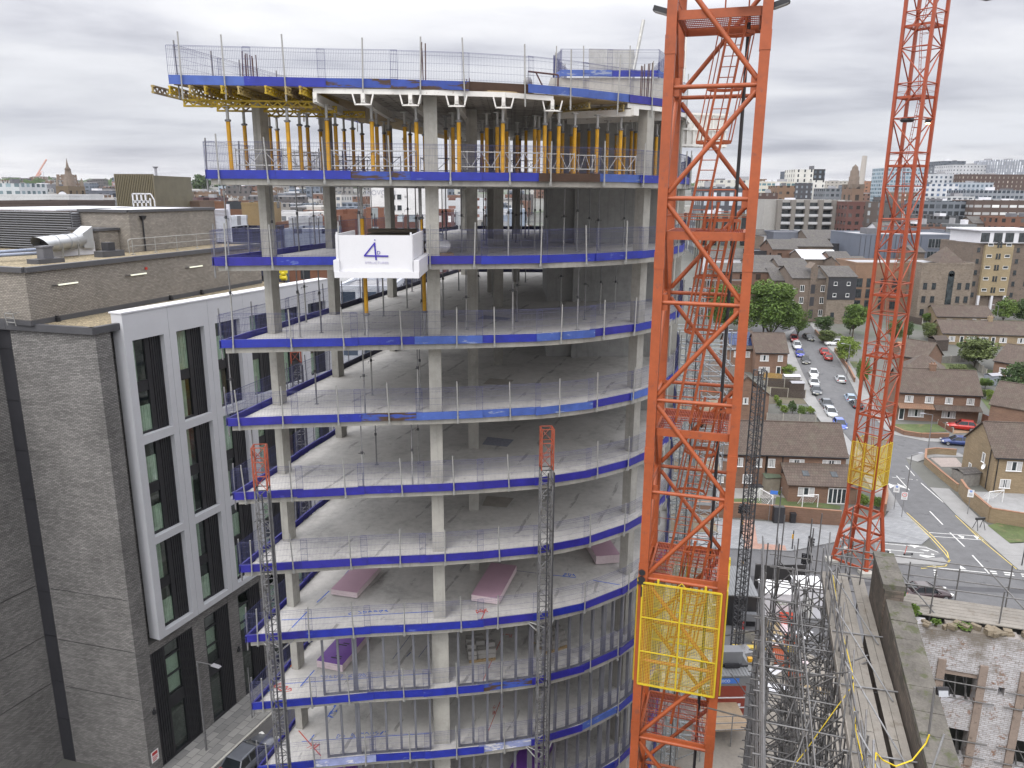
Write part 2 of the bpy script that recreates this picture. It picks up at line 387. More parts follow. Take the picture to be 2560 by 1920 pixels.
def guard(line, z, kinds, where, side, step=2.35, post=ME_POST, posts=True, outw=0.06, jit=True, tall=0):
    pts = resample(line, step)
    for i, (a, b) in enumerate(zip(pts, pts[1:])):
        dx, dy = b[0] - a[0], b[1] - a[1]; l = math.hypot(dx, dy); nx, ny = dy / l, -dx / l
        kd = kinds[i % len(kinds)]
        o = outw + (.035 if i % 2 else 0.0)
        t = mk('edge_barrier', None, None, ((a[0] + b[0]) / 2 + nx * o, (a[1] + b[1]) / 2 + ny * o, z + random.uniform(-.012, .012)), math.atan2(dy, dx))
        tag(t, f'{CLOOK[kd]} mesh barrier, {where}, {nth(i)} panel from {side}', 'barrier', 'blue mesh edge barriers round the open floors')
        t.scale.x = l / 2.4 * (1.10 if jit else 1.0); t.rotation_euler[1] = random.uniform(-.006, .006)
        mk('wire_mesh', ME_MESH, t); mk('toe_board', ME_TOE[kd], t)
    if posts:
        pp = resample(line, step * 0.86)
        for i, (x, y) in enumerate(pp):
            j = min(i, len(pp) - 2); dx, dy = pp[j + 1][0] - pp[j][0], pp[j + 1][1] - pp[j][1]; l = math.hypot(dx, dy); nx, ny = dy / l, -dx / l
            dd = random.uniform(-.35, .35) if 0 < i < len(pp) - 1 else (.3 if i == 0 else -.05)
            p = mk('guard_post', post, None, (x + nx * (outw + .075) + dx / l * dd, y + ny * (outw + .075) + dy / l * dd, z))
            p.rotation_euler = (random.uniform(-.025, .025), random.uniform(-.05, .03), math.atan2(dy, dx)); p.scale.z = random.uniform(.95, 1.04) * (1 + tall)
            tag(p, f'grey guard post, {where}, {nth(i)} from {side}', 'post', 'grey posts holding the edge barriers')
FV = cut(FRONT, 0, 0.80)
LV = [LEFT[1], LEFT[0]]
PAL = {1: ['blue', 'blue', 'rust', 'blue', 'blue', 'brown', 'pale', 'blue', 'blue', 'blue', 'blue'],
       2: ['violet', 'blue', 'blue', 'blue', 'blue', 'blue', 'blue', 'blue', 'pale', 'violet', 'blue'],
       3: ['blue', 'blue', 'blue', 'pale', 'blue', 'pale', 'violet', 'blue', 'blue', 'blue', 'blue'],
       4: ['violet', 'blue', 'rust', 'pale', 'pale', 'pale', 'violet', 'pale', 'blue', 'blue', 'blue'],
       5: ['violet'] * 9 + ['blue'] * 2, 6: ['violet'] * 9 + ['blue'] * 2, 7: ['violet', 'blue', 'blue', 'blue', 'violet', 'blue', 'violet', 'violet', 'violet', 'violet', 'blue'],
       8: ['blue', 'blue', 'blue', 'blue', 'rust', 'violet', 'violet', 'violet', 'blue', 'blue'], 9: ['blue', 'wash', 'blue', 'blue', 'wash', 'violet', 'pale', 'blue', 'blue'],
       10: ['blue', 'violet'], 11: ['blue', 'violet'], 12: ['blue']}
for k in range(1, 12):
    fl = f'{nth(k)} slab below deck'
    if k == 2:   # the loading platform stands in this gap
        d = resample(FV, 0.05)
        i0 = max(i for i, p in enumerate(d) if p[0] < -6.15); i1 = min(i for i, p in enumerate(d) if p[0] > -3.35)
        guard(d[:i0], ZB[k], ['violet', 'blue'], fl + ' beside platform', 'left corner')
        guard(d[i1:], ZB[k], PAL[2], fl + ' past platform', 'platform end')
    else:
        guard(FV, ZB[k], PAL[k], fl, 'left corner')
    nl = 1.0 if 2 <= k <= 7 else 0.45
    e = (LV[0][0] + (LV[1][0] - LV[0][0]) * nl, LV[0][1] + (LV[1][1] - LV[0][1]) * nl)
    # walk from the back to the front so that the outside is on the street side
    guard([e, (LV[0][0], LV[0][1])], ZB[k], (['navy'] * 8 + ['violet'] * 4) if nl == 1 else ['violet'], fl + ' street side', 'far end', post=ME_POSTD, outw=0.10)
for k in range(2, 7):
    guard([(8.7, 54.8), (-3.6, 54.8)], ZB[k], ['navy'], f'{nth(k)} slab below deck rear edge', 'core end', posts=False)

# ------------------------------------------------------------------ formwork deck above the first slab
DECK = [(-11.45, 27.55), (-6.9, 28.1), (-2.75, 28.42), (-.3, 28.95), (1.45, 29.95), (3.3, 31.15), (4.5, 32.15), (6.3, 33.65), (7.6, 36.0), (8.45, 39.0), (9.2, 44.0), (9.0, 54.5), (-4.4, 54.5)]
m_ply = M('plywood', (0.33, 0.25, 0.14), 0.75, 0.2, 1.5, spot=(0.16, 0.12, 0.07), spotamt=0.05)
m_soff = newmat('formwork soffit')
def _soffit():
    m, nt, b = newmat('formwork soffit panels'); v = ocoord(nt)
    s = N(nt, 'ShaderNodeSeparateXYZ'); L(nt, v, s.inputs[0])
    def grid(o, p, wd):
        fr = mth(nt, 'FRACT', mth(nt, 'DIVIDE', o, p)); return mth(nt, 'LESS_THAN', fr, wd)
    seam = mth(nt, 'MAXIMUM', grid(s.outputs[1], 0.19, 0.10), grid(s.outputs[0], 0.9, 0.03))
    fx = mth(nt, 'SUBTRACT', mth(nt, 'FRACT', mth(nt, 'DIVIDE', s.outputs[0], 0.42)), 0.5); fy = mth(nt, 'SUBTRACT', mth(nt, 'FRACT', mth(nt, 'DIVIDE', s.outputs[1], 0.57)), 0.5)
    d = mth(nt, 'SQRT', mth(nt, 'ADD', mth(nt, 'POWER', mth(nt, 'MULTIPLY', fx, 1.0), 2), mth(nt, 'POWER', mth(nt, 'MULTIPLY', fy, 1.3), 2)))
    hole = mth(nt, 'LESS_THAN', d, 0.15)
    n1 = noise(nt, v, 1.4, 6, 0.65)
    col = ramp(nt, n1, [(0.35, (0.26, 0.245, 0.225)), (0.62, (0.46, 0.44, 0.41))])
    col = mixc(nt, mth(nt, 'MULTIPLY', seam, 0.6), col, (0.09, 0.08, 0.075)); col = mixc(nt, hole, col, (0.02, 0.018, 0.016))
    L(nt, col, b.inputs['Base Color']); b.inputs['Roughness'].default_value = 0.7; return m
m_soff = _soffit()
m_yel = vcol_mix('yellow girder paint', (0.42, 0.29, 0.02), (0.20, 0.14, 0.07), 0.10, 1.2, 0.6, (1, 1, 1), 0.0)
m_yelw = vcol_mix('worn girder', (0.30, 0.23, 0.09), (0.15, 0.11, 0.07), 0.12, 1.2, 0.7)
m_wform = M('white formwork paint', (0.62, 0.61, 0.58), 0.5, 0.1, 2, spot=(0.30, 0.22, 0.17), spotamt=0.0)
deck = Thing('formwork_deck', 'plywood and panel formwork deck propped over the top floor', 'formwork', (-1, 40, CZ + 3.45))
mb = MB(); mb.prism(DECK, CZ + 3.46, CZ + 3.50); deck.add('plywood_sheet', mb, m_ply, world=True)
P2 = [(-6.75, 28.2), (-2.75, 28.5), (-.3, 29.05), (1.3, 30.0), (1.3, 54), (-3.7, 54)]
mb = MB(); mb.prism(P2, CZ + 3.40, CZ + 3.455); deck.add('soffit_panel', mb, m_soff, world=True)
P3 = [(4.6, 32.4), (6.2, 33.8), (7.5, 36.1), (8.3, 39.0), (9.0, 44.0), (8.9, 54), (1.35, 54), (1.35, 33)]
mb = MB(); mb.prism(P3, CZ + 3.40, CZ + 3.455); deck.add('soffit_panel', mb, m_soff, world=True)
for a, b in zip(DECK[1:4], DECK[2:5]):       # white edge beam
    mb = MB(); mb.bar((a[0], a[1] - .02, CZ + 3.37), (b[0], b[1] - .02, CZ + 3.37), .06, .17); deck.add('edge_beam', mb, m_wform, world=True)
for a, b in zip(DECK[6:9], DECK[7:10]):
    mb = MB(); mb.bar((a[0], a[1] - .02, CZ + 3.37), (b[0], b[1] - .02, CZ + 3.37), .06, .17); deck.add('edge_beam', mb, m_wform, world=True)
def girder(mb, p, q, h=.24, w=.08):          # timber lattice girder: two chords and a zigzag web
    p, q = Vector(p), Vector(q); n = max(2, int((q - p).length / .17)); u = Vector((0, 0, 1))
    mb.bar(p + u * (h - .03), q + u * (h - .03), w, .06); mb.bar(p + u * .03, q + u * .03, w, .06)
    for i in range(n):
        a, b = p.lerp(q, i / n), p.lerp(q, (i + 1) / n)
        if i % 2 == 0: mb.bar(a + u * .05, b + u * (h - .05), .035, .05)
        else: mb.bar(a + u * (h - .05), b + u * .05, .035, .05)
    mb.cbox(p.lerp(q, .006) + u * h / 2, (.05, .05, h - .06)); mb.cbox(p.lerp(q, .994) + u * h / 2, (.05, .05, h - .06))
random.seed(3)
for i, px in enumerate([381, 424, 474, 512, 554, 596, 664, 714, 750]):
    y0 = 27.35 + (0.15 if i % 2 else 0); e = aty(px, 228, y0)
    mb = MB(); girder(mb, (e.x, y0, CZ + 3.18), (e.x + .25, y0 + 4.6, CZ + 3.18), .26)
    one('formwork_joist', mb, m_yel if i in (1, 3, 4, 6, 8) else m_yelw, f'yellow lattice formwork joist under the deck overhang, {nth(i)} end from the left', 'joist', (e.x, y0, CZ + 3.18), group='yellow joists under the deck corner')
for i, (x0, x1, y) in enumerate(((-11.57, -6.95, 28.5), (-11.0, -6.6, 30.1), (-9.9, -5.9, 32.0))):
    mb = MB(); girder(mb, (x0, y, CZ + 2.86), (x1, y + .25, CZ + 2.86), .25)
    one('primary_girder', mb, m_yel, ['long yellow lattice girder under the joists, nearest the deck edge', 'yellow lattice girder just behind the nearest one under the deck corner', 'yellow lattice girder deepest under the deck corner'][i], 'girder', (x0, y, CZ + 2.86))
for i, (xa, ya, xb, yb) in enumerate(((2.9, 31.0, 1.4, 33.6), (4.35, 32.05, 2.6, 34.4))):
    mb = MB(); girder(mb, (xa, ya, CZ + 3.14), (xb, yb, CZ + 3.14), .26); mb.box(min(xa, xb), max(xa, xb), 0, 0, 0, 0) if 0 else None
    one('formwork_joist', mb, m_yelw, ['weathered green-yellow joist end under the curved deck edge, left one', 'weathered green-yellow joist with pink end under the curved deck edge'][i], 'joist', (xa, ya, CZ + 3.14))
for i, px in enumerate([790, 909, 1027, 1142, 1259, 1381]):
    e = aty(px, 240, [28.1, 28.2, 28.35, 28.55, 28.95, 29.9][i]); y0 = e.y - .12
    mb = MB(); mb.box(e.x - .05, e.x + .05, y0, y0 + 7, CZ + 2.98, CZ + 3.28); mb.box(e.x - .09, e.x + .09, y0, y0 + 7, CZ + 2.96, CZ + 3.0)
    b = one('main_beam', mb, m_wform, f'white formwork main beam running under the deck, {nth(i)} from the yellow girders', 'beam', (e.x, y0, CZ + 2.96), group='white beams under the deck')
    mb = MB()
    for s in (-1, 1):
        if i == 0: break
        mb.bar((e.x + s * .36, y0 - .03, CZ + 3.28), (e.x + s * .27, y0 - .03, CZ + 2.93), .05, .05)
    if i: mb.bar((e.x - .29, y0 - .03, CZ + 2.93), (e.x + .29, y0 - .03, CZ + 2.93), .05, .05, (0, 1, 0))
    mb.cbox((e.x, y0 - .04, CZ + 3.15), (.13, .06, .32)); mb.tube((e.x, y0 - .1, CZ + 3.12), (e.x, y0, CZ + 3.12), .05, 8)
    o = mk('edge_hook', mb.mesh('edge_hook', m_wform, Matrix.Translation(-Vector((e.x, y0, CZ + 2.96)))), b)
for i, (a, b_) in enumerate((((4.75, 32.1), (1.8, 33.4)), ((6.35, 33.7), (2.4, 36.0)))):
    mb = MB(); mb.bar((*a, CZ + 3.1), (*b_, CZ + 3.1), .12, .26); mb.cbox((a[0] + .05, a[1] - .02, CZ + 3.16), (.3, .14, .34), .7)
    one('main_beam', mb, m_wform, ['white formwork beam angled under the curved deck edge, left one', 'white formwork beam angled under the curved deck edge, next to the orange crane'][i], 'beam', (*a, CZ + 3.0))
DL = [(-11.45, 27.5), (-6.9, 28.05), (-2.75, 28.36), (-.3, 28.9), (1.45, 29.9), (3.3, 31.1), (4.5, 32.1), (6.3, 33.6), (7.6, 36.0)]
guard(DL, CZ + 3.28, ['pale', 'blue', 'rust', 'rust', 'brown', 'pale', 'pale', 'violet', 'violet', 'pale', 'blue'], 'top formwork deck', 'left corner', post=ME_POST2, outw=.02, tall=.12)
guard([(-7.9, 42), (-11.3, 27.7)], CZ + 3.28, ['violet', 'pale'], 'top formwork deck street side', 'far end', post=ME_POSTD, outw=.02)

# ------------------------------------------------------------------ props
m_pyel = vcol_mix('yellow prop', (0.52, 0.27, 0.006), (0.33, 0.25, 0.13), 0.02, 1.2, 0.5, (1, 1, .6), 0.0)
m_pgrey = M('prop inner tube', (0.36, 0.36, 0.35), 0.5, 0.3, 3, 0.2, spot=(0.12, 0.1, 0.09), spotamt=0.05)
m_dark = M('dark steel', (0.035, 0.035, 0.04), 0.5, 0.3)
def yprop_meshes(h, body, r=.075):
    a = MB(); a.tube((0, 0, .02), (0, 0, body), r, 10); a.cbox((0, 0, .01), (.24, .24, .02))
    b = MB(); b.tube((0, 0, body), (0, 0, h - .03), r * .72, 8); b.cbox((0, 0, h - .015), (.22, .22, .03))
    c = MB(); c.lathe([(r, body - .02), (r * 1.5, body), (r * 1.5, body + .05), (r, body + .07)], 10); c.bar((-.14, 0, body + .03), (.14, 0, body + .03), .02)
    return a.mesh('outer_tube', m_pyel), b.mesh('inner_tube', m_pgrey), c.mesh('collar', m_galvd)
YP = yprop_meshes(2.50, 1.98)
def yprop(x, y, z, h, label, group):
    t = mk('yellow_prop', None, None, (x, y, z), random.uniform(0, 3)); tag(t, label, 'prop', group); t.scale.z = h / 2.5
    for nm, me in zip(('outer_tube', 'inner_tube', 'collar'), YP): mk(nm, me, t)
    return t
z1 = ZB[1] + SLT
frontp = [572, 612, 720, 750, 818, 930, 1041, 1147, 1257, 1362, 1397, 1437, 1493, 1552]
fy = [28.6, 30.3, 28.7, 30.4, 28.9, 29.2, 29.3, 29.3, 29.6, 30.4, 30.7, 31.3, 31.9, 32.6]
for i, (px, y) in enumerate(zip(frontp, fy)):
    p = aty(px, 330, y); hi = 2.40 if i < 4 else 2.50
    yprop(p.x, y, z1, hi, f'bright yellow prop in the front row under the deck, {nth(i)} from the left', 'yellow props under the deck')
backp = [(651, 31.5), (675, 32.5), (693, 33.6), (769, 32), (801, 34), (812, 35), (839, 31.2), (882, 33), (905, 36), (942, 31.5), (972, 33.5), (1012, 31.4), (1025, 36), (1086, 34), (1114, 37), (1132, 31.5), (1185, 36.5),
         (1205, 34.5), (1217, 31.6), (1243, 31.2), (1267, 33.4), (1293, 35.5), (1315, 37), (1337, 32.2), (1347, 32.6), (1375, 33.2), (1407, 34.2), (1429, 36), (1447, 38), (1473, 37), (1519, 34.2), (1542, 35.4), (1562, 36.2), (1579, 37), (1590, 38.2),
         (1642, 36), (1660, 38), (860, 38), (960, 40), (1060, 41), (1150, 43), (1010, 44), (1240, 41), (1300, 44)]
for i, (px, y) in enumerate(backp):
    p = aty(px, 330, y); yprop(p.x, y, z1, 2.5 if y < 37 else 2.9, f'yellow prop deeper under the deck in its shade, {nth(i)} of the inner rows', 'yellow props under the deck')
def steelprop_meshes(h, br, r=.034):
    a = MB(); a.tube((0, 0, .015), (0, 0, br), r, 8); a.cbox((0, 0, .008), (.16, .16, .015))
    b = MB(); b.tube((0, 0, br), (0, 0, h - .01), r * .74, 8); b.cbox((0, 0, h - .008), (.16, .16, .015))
    c = MB(); c.tube((0, 0, br - .05), (0, 0, br + .06), r * 1.45, 8); c.bar((-.15, 0, br), (.12, .04, br - .03), .016); c.tube((.12, .04, br - .03), (.13, .05, br - .12), .01, 5)
    return [a, b, c]
SP = []
for h, br in ((2.72, 1.55), (2.72, 1.75), (2.72, 1.35)):
    a, b, c = steelprop_meshes(h, br); SP.append((a.mesh('outer_tube', m_galv), b.mesh('inner_tube', m_galvd), c.mesh('collar', m_dark)))
SPD = []
for h, br in ((2.72, 1.6), (2.72, 1.4)):
    a, b, c = steelprop_meshes(h, br); SPD.append((a.mesh('outer_tube', m_galvd), b.mesh('inner_tube', m_galvd), c.mesh('collar', m_dark)))
def sprop(x, y, k, dark, label):
    z0 = ZB[k] + SLT; h = ZB[k - 1] - z0
    t = mk('steel_prop', None, None, (x, y, z0), random.uniform(0, 6)); tag(t, label, 'prop', 'grey steel props between the slabs'); t.scale.z = h / 2.72
    for nm, me in zip(('outer_tube', 'inner_tube', 'collar'), random.choice(SPD if dark else SP)): mk(nm, me, t)
s1, s2 = 680 / 2212, .31646
def zz(l, ox, oy, s): return [(ox + x * s, oy + y * s) for x, y in l]
# (pixel of the foot) on the third and lower slabs, measured where the foot shows
for k, pts in ((3, zz([(865, 1060), (988, 1145), (815, 1180), (1340, 1165), (1365, 1100), (1495, 1010), (1685, 945), (1725, 810), (1810, 1160), (1980, 1020), (2105, 800)], 500, 480, s1) +
                zz([(215, 1120), (590, 1155), (625, 1055), (425, 855), (315, 895), (695, 735), (980, 940), (1115, 1120), (1175, 1040), (1300, 1005), (1420, 955), (745, 640)], 1100, 480, s1) + [(585, 845)]),
               (4, zz([(1235, 215), (1180, 370), (1600, 330), (1615, 215)], 540, 920, s2) + [(792, 1010), (583, 1030)]),
               (5, zz([(1165, 960), (1270, 765), (1555, 935), (1602, 750), (320, 985)], 540, 920, s2)),
               (6, zz([(350, 1530)], 540, 920, s2))):
    for i, (px, py) in enumerate(pts):
        p = atz(px, py, ZB[k] + SLT)
        sprop(p.x, p.y, k, i % 3 == 1, f'grey steel prop standing on the {nth(k)} slab below the top deck, {nth(i)} of that floor')
l2 = [(566, 28.9), (744, 33), (785, 36), (898, 28.9), (680, 30.2), (1020, 36), (1040, 34), (1049, 29.2), (1106, 37), (1115, 39), (1154, 33), (1209, 42), (1215, 38), (1271, 30.0), (1281, 43), (1290, 40), (1303, 37), (1313, 44), (1322, 46), (1337, 35), (1350, 42), (1360, 47), (1366, 39),
      (1410, 33.0), (1443, 34.2), (1473, 37), (1496, 34.4), (1560, 37), (840, 38), (930, 41)]
for i, (px, y) in enumerate(l2):
    p = aty(px, 560, y); sprop(p.x, y, 2, px in (1040, 1106, 1115, 1209, 1215, 1281, 1290, 1313, 1322, 1350, 1360, 744, 785), f'grey steel prop between the top two slabs, {nth(i)} of the crowded row')
# aluminium brace frames between the yellow props
m_alu = M('aluminium', (0.45, 0.45, 0.44), 0.4, 0.15, 3, 0.5)
for i, (a, b, y) in enumerate(((585, 725, 28.9), (722, 800, 30.5), (825, 1040, 29.0), (1152, 1252, 29.4), (1262, 1358, 29.9), (1365, 1437, 30.6), (1440, 1490, 31.5), (1500, 1592, 32.4), (610, 800, 33), (830, 1000, 34), (1050, 1200, 35), (1210, 1340, 37), (840, 930, 38))):
    pa, pb = aty(a, 330, y), aty(b, 330, y + .3); za, zb = z1 + .42, z1 + .95
    mb = MB(); A, B = Vector((pa.x, y, 0)), Vector((pb.x, y + .2, 0)); d = B - A
    for z in (za, zb): mb.tube(A + Vector((0, 0, z)), B + Vector((0, 0, z)), .022, 6)
    n = 4
    for q in range(n):
        p0, p1 = A + d * (q + .04) / n, A + d * (q + .96) / n
        if q % 2 == 0: mb.tube(p0 + Vector((0, 0, zb)), p1 + Vector((0, 0, za)), .014, 5)
        else: mb.tube(p0 + Vector((0, 0, za)), p1 + Vector((0, 0, zb)), .014, 5)
    for q in (0.0, .15, .85, 1): mb.tube(A + d * q + Vector((0, 0, za - .1)), A + d * q + Vector((0, 0, zb + .05)), .018, 5)
    one('brace_frame', mb, m_alu if i < 8 else m_galvd, f'grey lattice brace frame tying the yellow props together, {nth(i)} of them from the left front', 'brace frame', (pa.x, y, za), group='brace frames between the yellow props')
# ================================================================== GROUND
m_asph = M('asphalt', (0.098, 0.098, 0.102), 0.85, 0.22, 0.8, spot=(0.06, 0.06, 0.065), spotamt=0.02, spotscale=0.6, bmp=.15)
m_pave = brick('paving flags', (0.20, 0.20, 0.205), (0.26, 0.255, 0.25), (0.11, 0.11, 0.11), 0.6, 0.45, 0.85, 0.012)
def terr(y):
    t = [(-100, 0), (128, 0), (200, 4.0), (333, 17), (600, 31), (1000, 43), (3000, 52), (7000, 56)]
    for (a, za), (b, zb) in zip(t, t[1:]):
        if y <= b: return za + (zb - za) * (y - a) / (b - a)
    return 56
m_earth = M('city ground', (0.10, 0.10, 0.09), 0.95, 0.35, 0.02, spot=(0.05, 0.075, 0.035), spotamt=0.06, spotscale=0.012)
mb = MB()
ys = [-60, 128, 200, 333, 600, 1000, 3000, 7000]
for a, b in zip(ys, ys[1:]):
    mb.poly([(-6000, a, terr(a)), (6000, a, terr(a)), (6000, b, terr(b)), (-6000, b, terr(b))])
struct('ground', mb, m_earth)

# ================================================================== BRICK BUILDING ON THE LEFT (local x along the street, y away from it)
LO = (-23.505, 44.297, 0); LR = math.atan2(.9285, .37133)
def lp(x, y, z=0): return Vector((LO[0] + .37133 * x - .9285 * y, LO[1] + .9285 * x + .37133 * y, z))
m_lbrick = brick('grey brown brick', (0.160, 0.154, 0.149), (0.262, 0.252, 0.243), (0.065, 0.062, 0.06), 0.24, 0.095, 0.85, 0.014, band=0.38)
m_ubrick = brick('buff grey brick', (0.205, 0.185, 0.160), (0.30, 0.27, 0.235), (0.085, 0.078, 0.07), 0.24, 0.095, 0.85, 0.014, band=0.22)
m_cop = M('dark coping', (0.062, 0.062, 0.068), 0.55, 0.15, 1.2)
m_dkpan = M('dark panel', (0.028, 0.028, 0.033), 0.5, 0.25, 0.8)
m_clad = M('grey cladding', (0.48, 0.485, 0.51), 0.45, 0.05, 0.7)
m_cladw = M('pale coping', (0.58, 0.58, 0.61), 0.5, 0.05, 0.7)
m_gravel = M('roof gravel', (0.25, 0.205, 0.13), 0.95, 0.65, 4, spot=(0.085, 0.07, 0.04), spotamt=0.11, spotscale=9, bmp=.6)
m_blk = M('black metal', (0.018, 0.018, 0.021), 0.45, 0.25, 1.5)
def clear_glass(name, refl=0.35, tint=(0.86, 0.92, 0.90)):
    m = bpy.data.materials.new(name); m.use_nodes = True; nt = m.node_tree; nt.nodes.clear()
    t = N(nt, 'ShaderNodeBsdfTransparent'); t.inputs[0].default_value = (*tint, 1)
    g = N(nt, 'ShaderNodeBsdfGlossy'); g.inputs['Roughness'].default_value = 0.03
    fr = N(nt, 'ShaderNodeLayerWeight')
    n = noise(nt, ocoord(nt), 0.7, 2); bp = N(nt, 'ShaderNodeBump'); bp.inputs['Strength'].default_value = .05; L(nt, n, bp.inputs['Height']); L(nt, bp.outputs[0], g.inputs['Normal'])
    x = N(nt, 'ShaderNodeMixShader'); L(nt, mth(nt, 'MULTIPLY_ADD', mth(nt, 'POWER', fr.outputs[1], 4.0), .8, refl * .2), x.inputs[0]); L(nt, t.outputs[0], x.inputs[1]); L(nt, g.outputs[0], x.inputs[2])
    o = N(nt, 'ShaderNodeOutputMaterial'); L(nt, x.outputs[0], o.inputs[0]); return m
m_clear = clear_glass('window glass')
m_curt = M('curtain', (0.55, 0.60, 0.49), 0.9, 0.25, 1.2)
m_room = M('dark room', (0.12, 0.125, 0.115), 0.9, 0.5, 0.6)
lb = Thing('brick_apartment_building', 'grey-brown brick apartment building with pale grey framed window bays and a gravel roof', 'building', LO, LR)
mb = MB()
mb.prism([(-1.05, 0), (.02, 0), (.02, .9), (21.9, .9), (21.9, 24), (-3.95, 24), (-1.78, 5.95)], 0, 30.02)
lb.add('brick_wall', mb, m_lbrick)
mb = MB(); mb.prism([(-1.80, 6.0), (-1.5, 6.0), (-1.6, 6.98), (-1.92, 6.98)], 0, 30.0); lb.add('dark_panel', mb, m_dkpan)
mb = MB()
for z in (3.3, 6.2, 9.6, 12.8, 16, 19.2, 22.4, 25.6, 28.8): mb = MB(); mb.prism([(-1.83, 6.02), (-1.6, 6.02), (-1.7, 6.97), (-1.95, 6.97)], z, z + .03); lb.add('panel_joint', mb, m_blk)
mb = MB(); mb.prism([(-18, 7.0), (-1.93, 7.0), (-2.2, 10), (-3.0, 24), (-18, 24)], 0, 30.02); lb.add('wing_wall', mb, m_lbrick)
mb = MB()   # brick coursing joints every few metres
for z in (9.42, 5.9, 13.1): mb.prism([(-1.065, -.012), (-1.05, -.012), (-1.77, 5.9), (-1.795, 5.9)], z, z + .03); mb.box(-18, -1.95, 6.985, 7.0, z + .05, z + .08)
lb.add('movement_joint', mb, m_blk)
mb = MB()
mb.bar((-1.12, -.05, 30.22), (-1.86, 6.0, 30.22), .34, .4); mb.box(-1.29, .6, -.14, .2, 30.03, 30.42); mb.bar((-1.87, 6.0, 30.22), (-1.96, 7.0, 30.22), .34, .4); mb.box(-18, -2.1, 6.83, 7.17, 30.03, 30.42)
lb.add('coping', mb, m_cop)
mb = MB(); mb.poly([(-18, 7.1, 30.36), (-1.9, 7.1, 30.36), (-1.0, .1, 30.36), (22, .1, 30.36), (22, 24, 30.36), (-18, 24, 30.36)]); lb.add('gravel_roof', mb, m_gravel)
# ground-floor piers and windows
def openings(x0, segs, x1, z0, z1): pass
mb = MB(); xs = [(-.0, .03)] ; gw = [(.03, 3.70)] + [(4.80 + 3.43 * i, 7.20 + 3.43 * i) for i in range(5)]
edges = [.02] + [v for p in gw for v in p] + [21.9]
for i in range(0, len(edges) - 1, 2):
    if edges[i + 1] > edges[i] + .03: mb.box(edges[i], edges[i + 1], 0, .9, .002, 9.3)
mb.box(.02, 21.9, 0, .9, 8.66, 9.3) if 0 else None
for a, b in gw: mb.box(a + .001, b - .001, .003, .9, 8.66, 9.3); mb.box(a + .001, b - .001, .003, .9, .0, .10)
lb.add('ground_floor_wall', mb, m_lbrick)
for a, b in gw:
    wide = b - a > 3
    o = MB(); o.box(a, a + .07, .02, .5, .1, 8.66); o.box(b - .07, b, .02, .5, .1, 8.66); o.box(a + .07, b - .07, .02, .5, 8.56, 8.66); o.box(a + .07, b - .07, .02, .5, .1, .2)
    g0, g1 = (a + 1.25, a + 2.5) if wide else (a + .1, a + 1.25)
    o.box(g0 - .06, g0, .1, .3, .2, 8.56); o.box(g1, g1 + .06, .1, .3, .2, 8.56); o.box(g0, g1, .12, .3, 3.75, 4.65); o.box(g0, g1, .12, .3, 6.1, 6.16); o.box(g0, g1, .12, .3, 7.5, 7.6)
    w_ = lb.add('window', o, m_blk)
    o = MB(); o.box(g0, g1, .22, .235, .2, 3.75); o.box(g0, g1, .22, .235, 4.65, 8.56); lb.add('pane', o, m_clear, w_)
    o = MB()
    for u0, u1 in (((a + .07, g0 - .06), (g1 + .06, b - .07)) if wide else ((g1 + .06, b - .07),)):
        n = max(2, int((u1 - u0) / .17))
        for i in range(n): o.box(u0 + (u1 - u0) * (i + .18) / n, u0 + (u1 - u0) * (i + .82) / n, .06, .3, .2, 8.56)
        o.box(u0, u1, .30, .32, .2, 8.56)
    lb.add('louvre', o, m_blk, w_)
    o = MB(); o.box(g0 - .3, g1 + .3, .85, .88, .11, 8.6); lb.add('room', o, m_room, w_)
    o = MB(); o.box(g0, g1, .4, .42, 4.7 if wide else 5.4, 7.4); lb.add('blind', o, m_curt, w_)
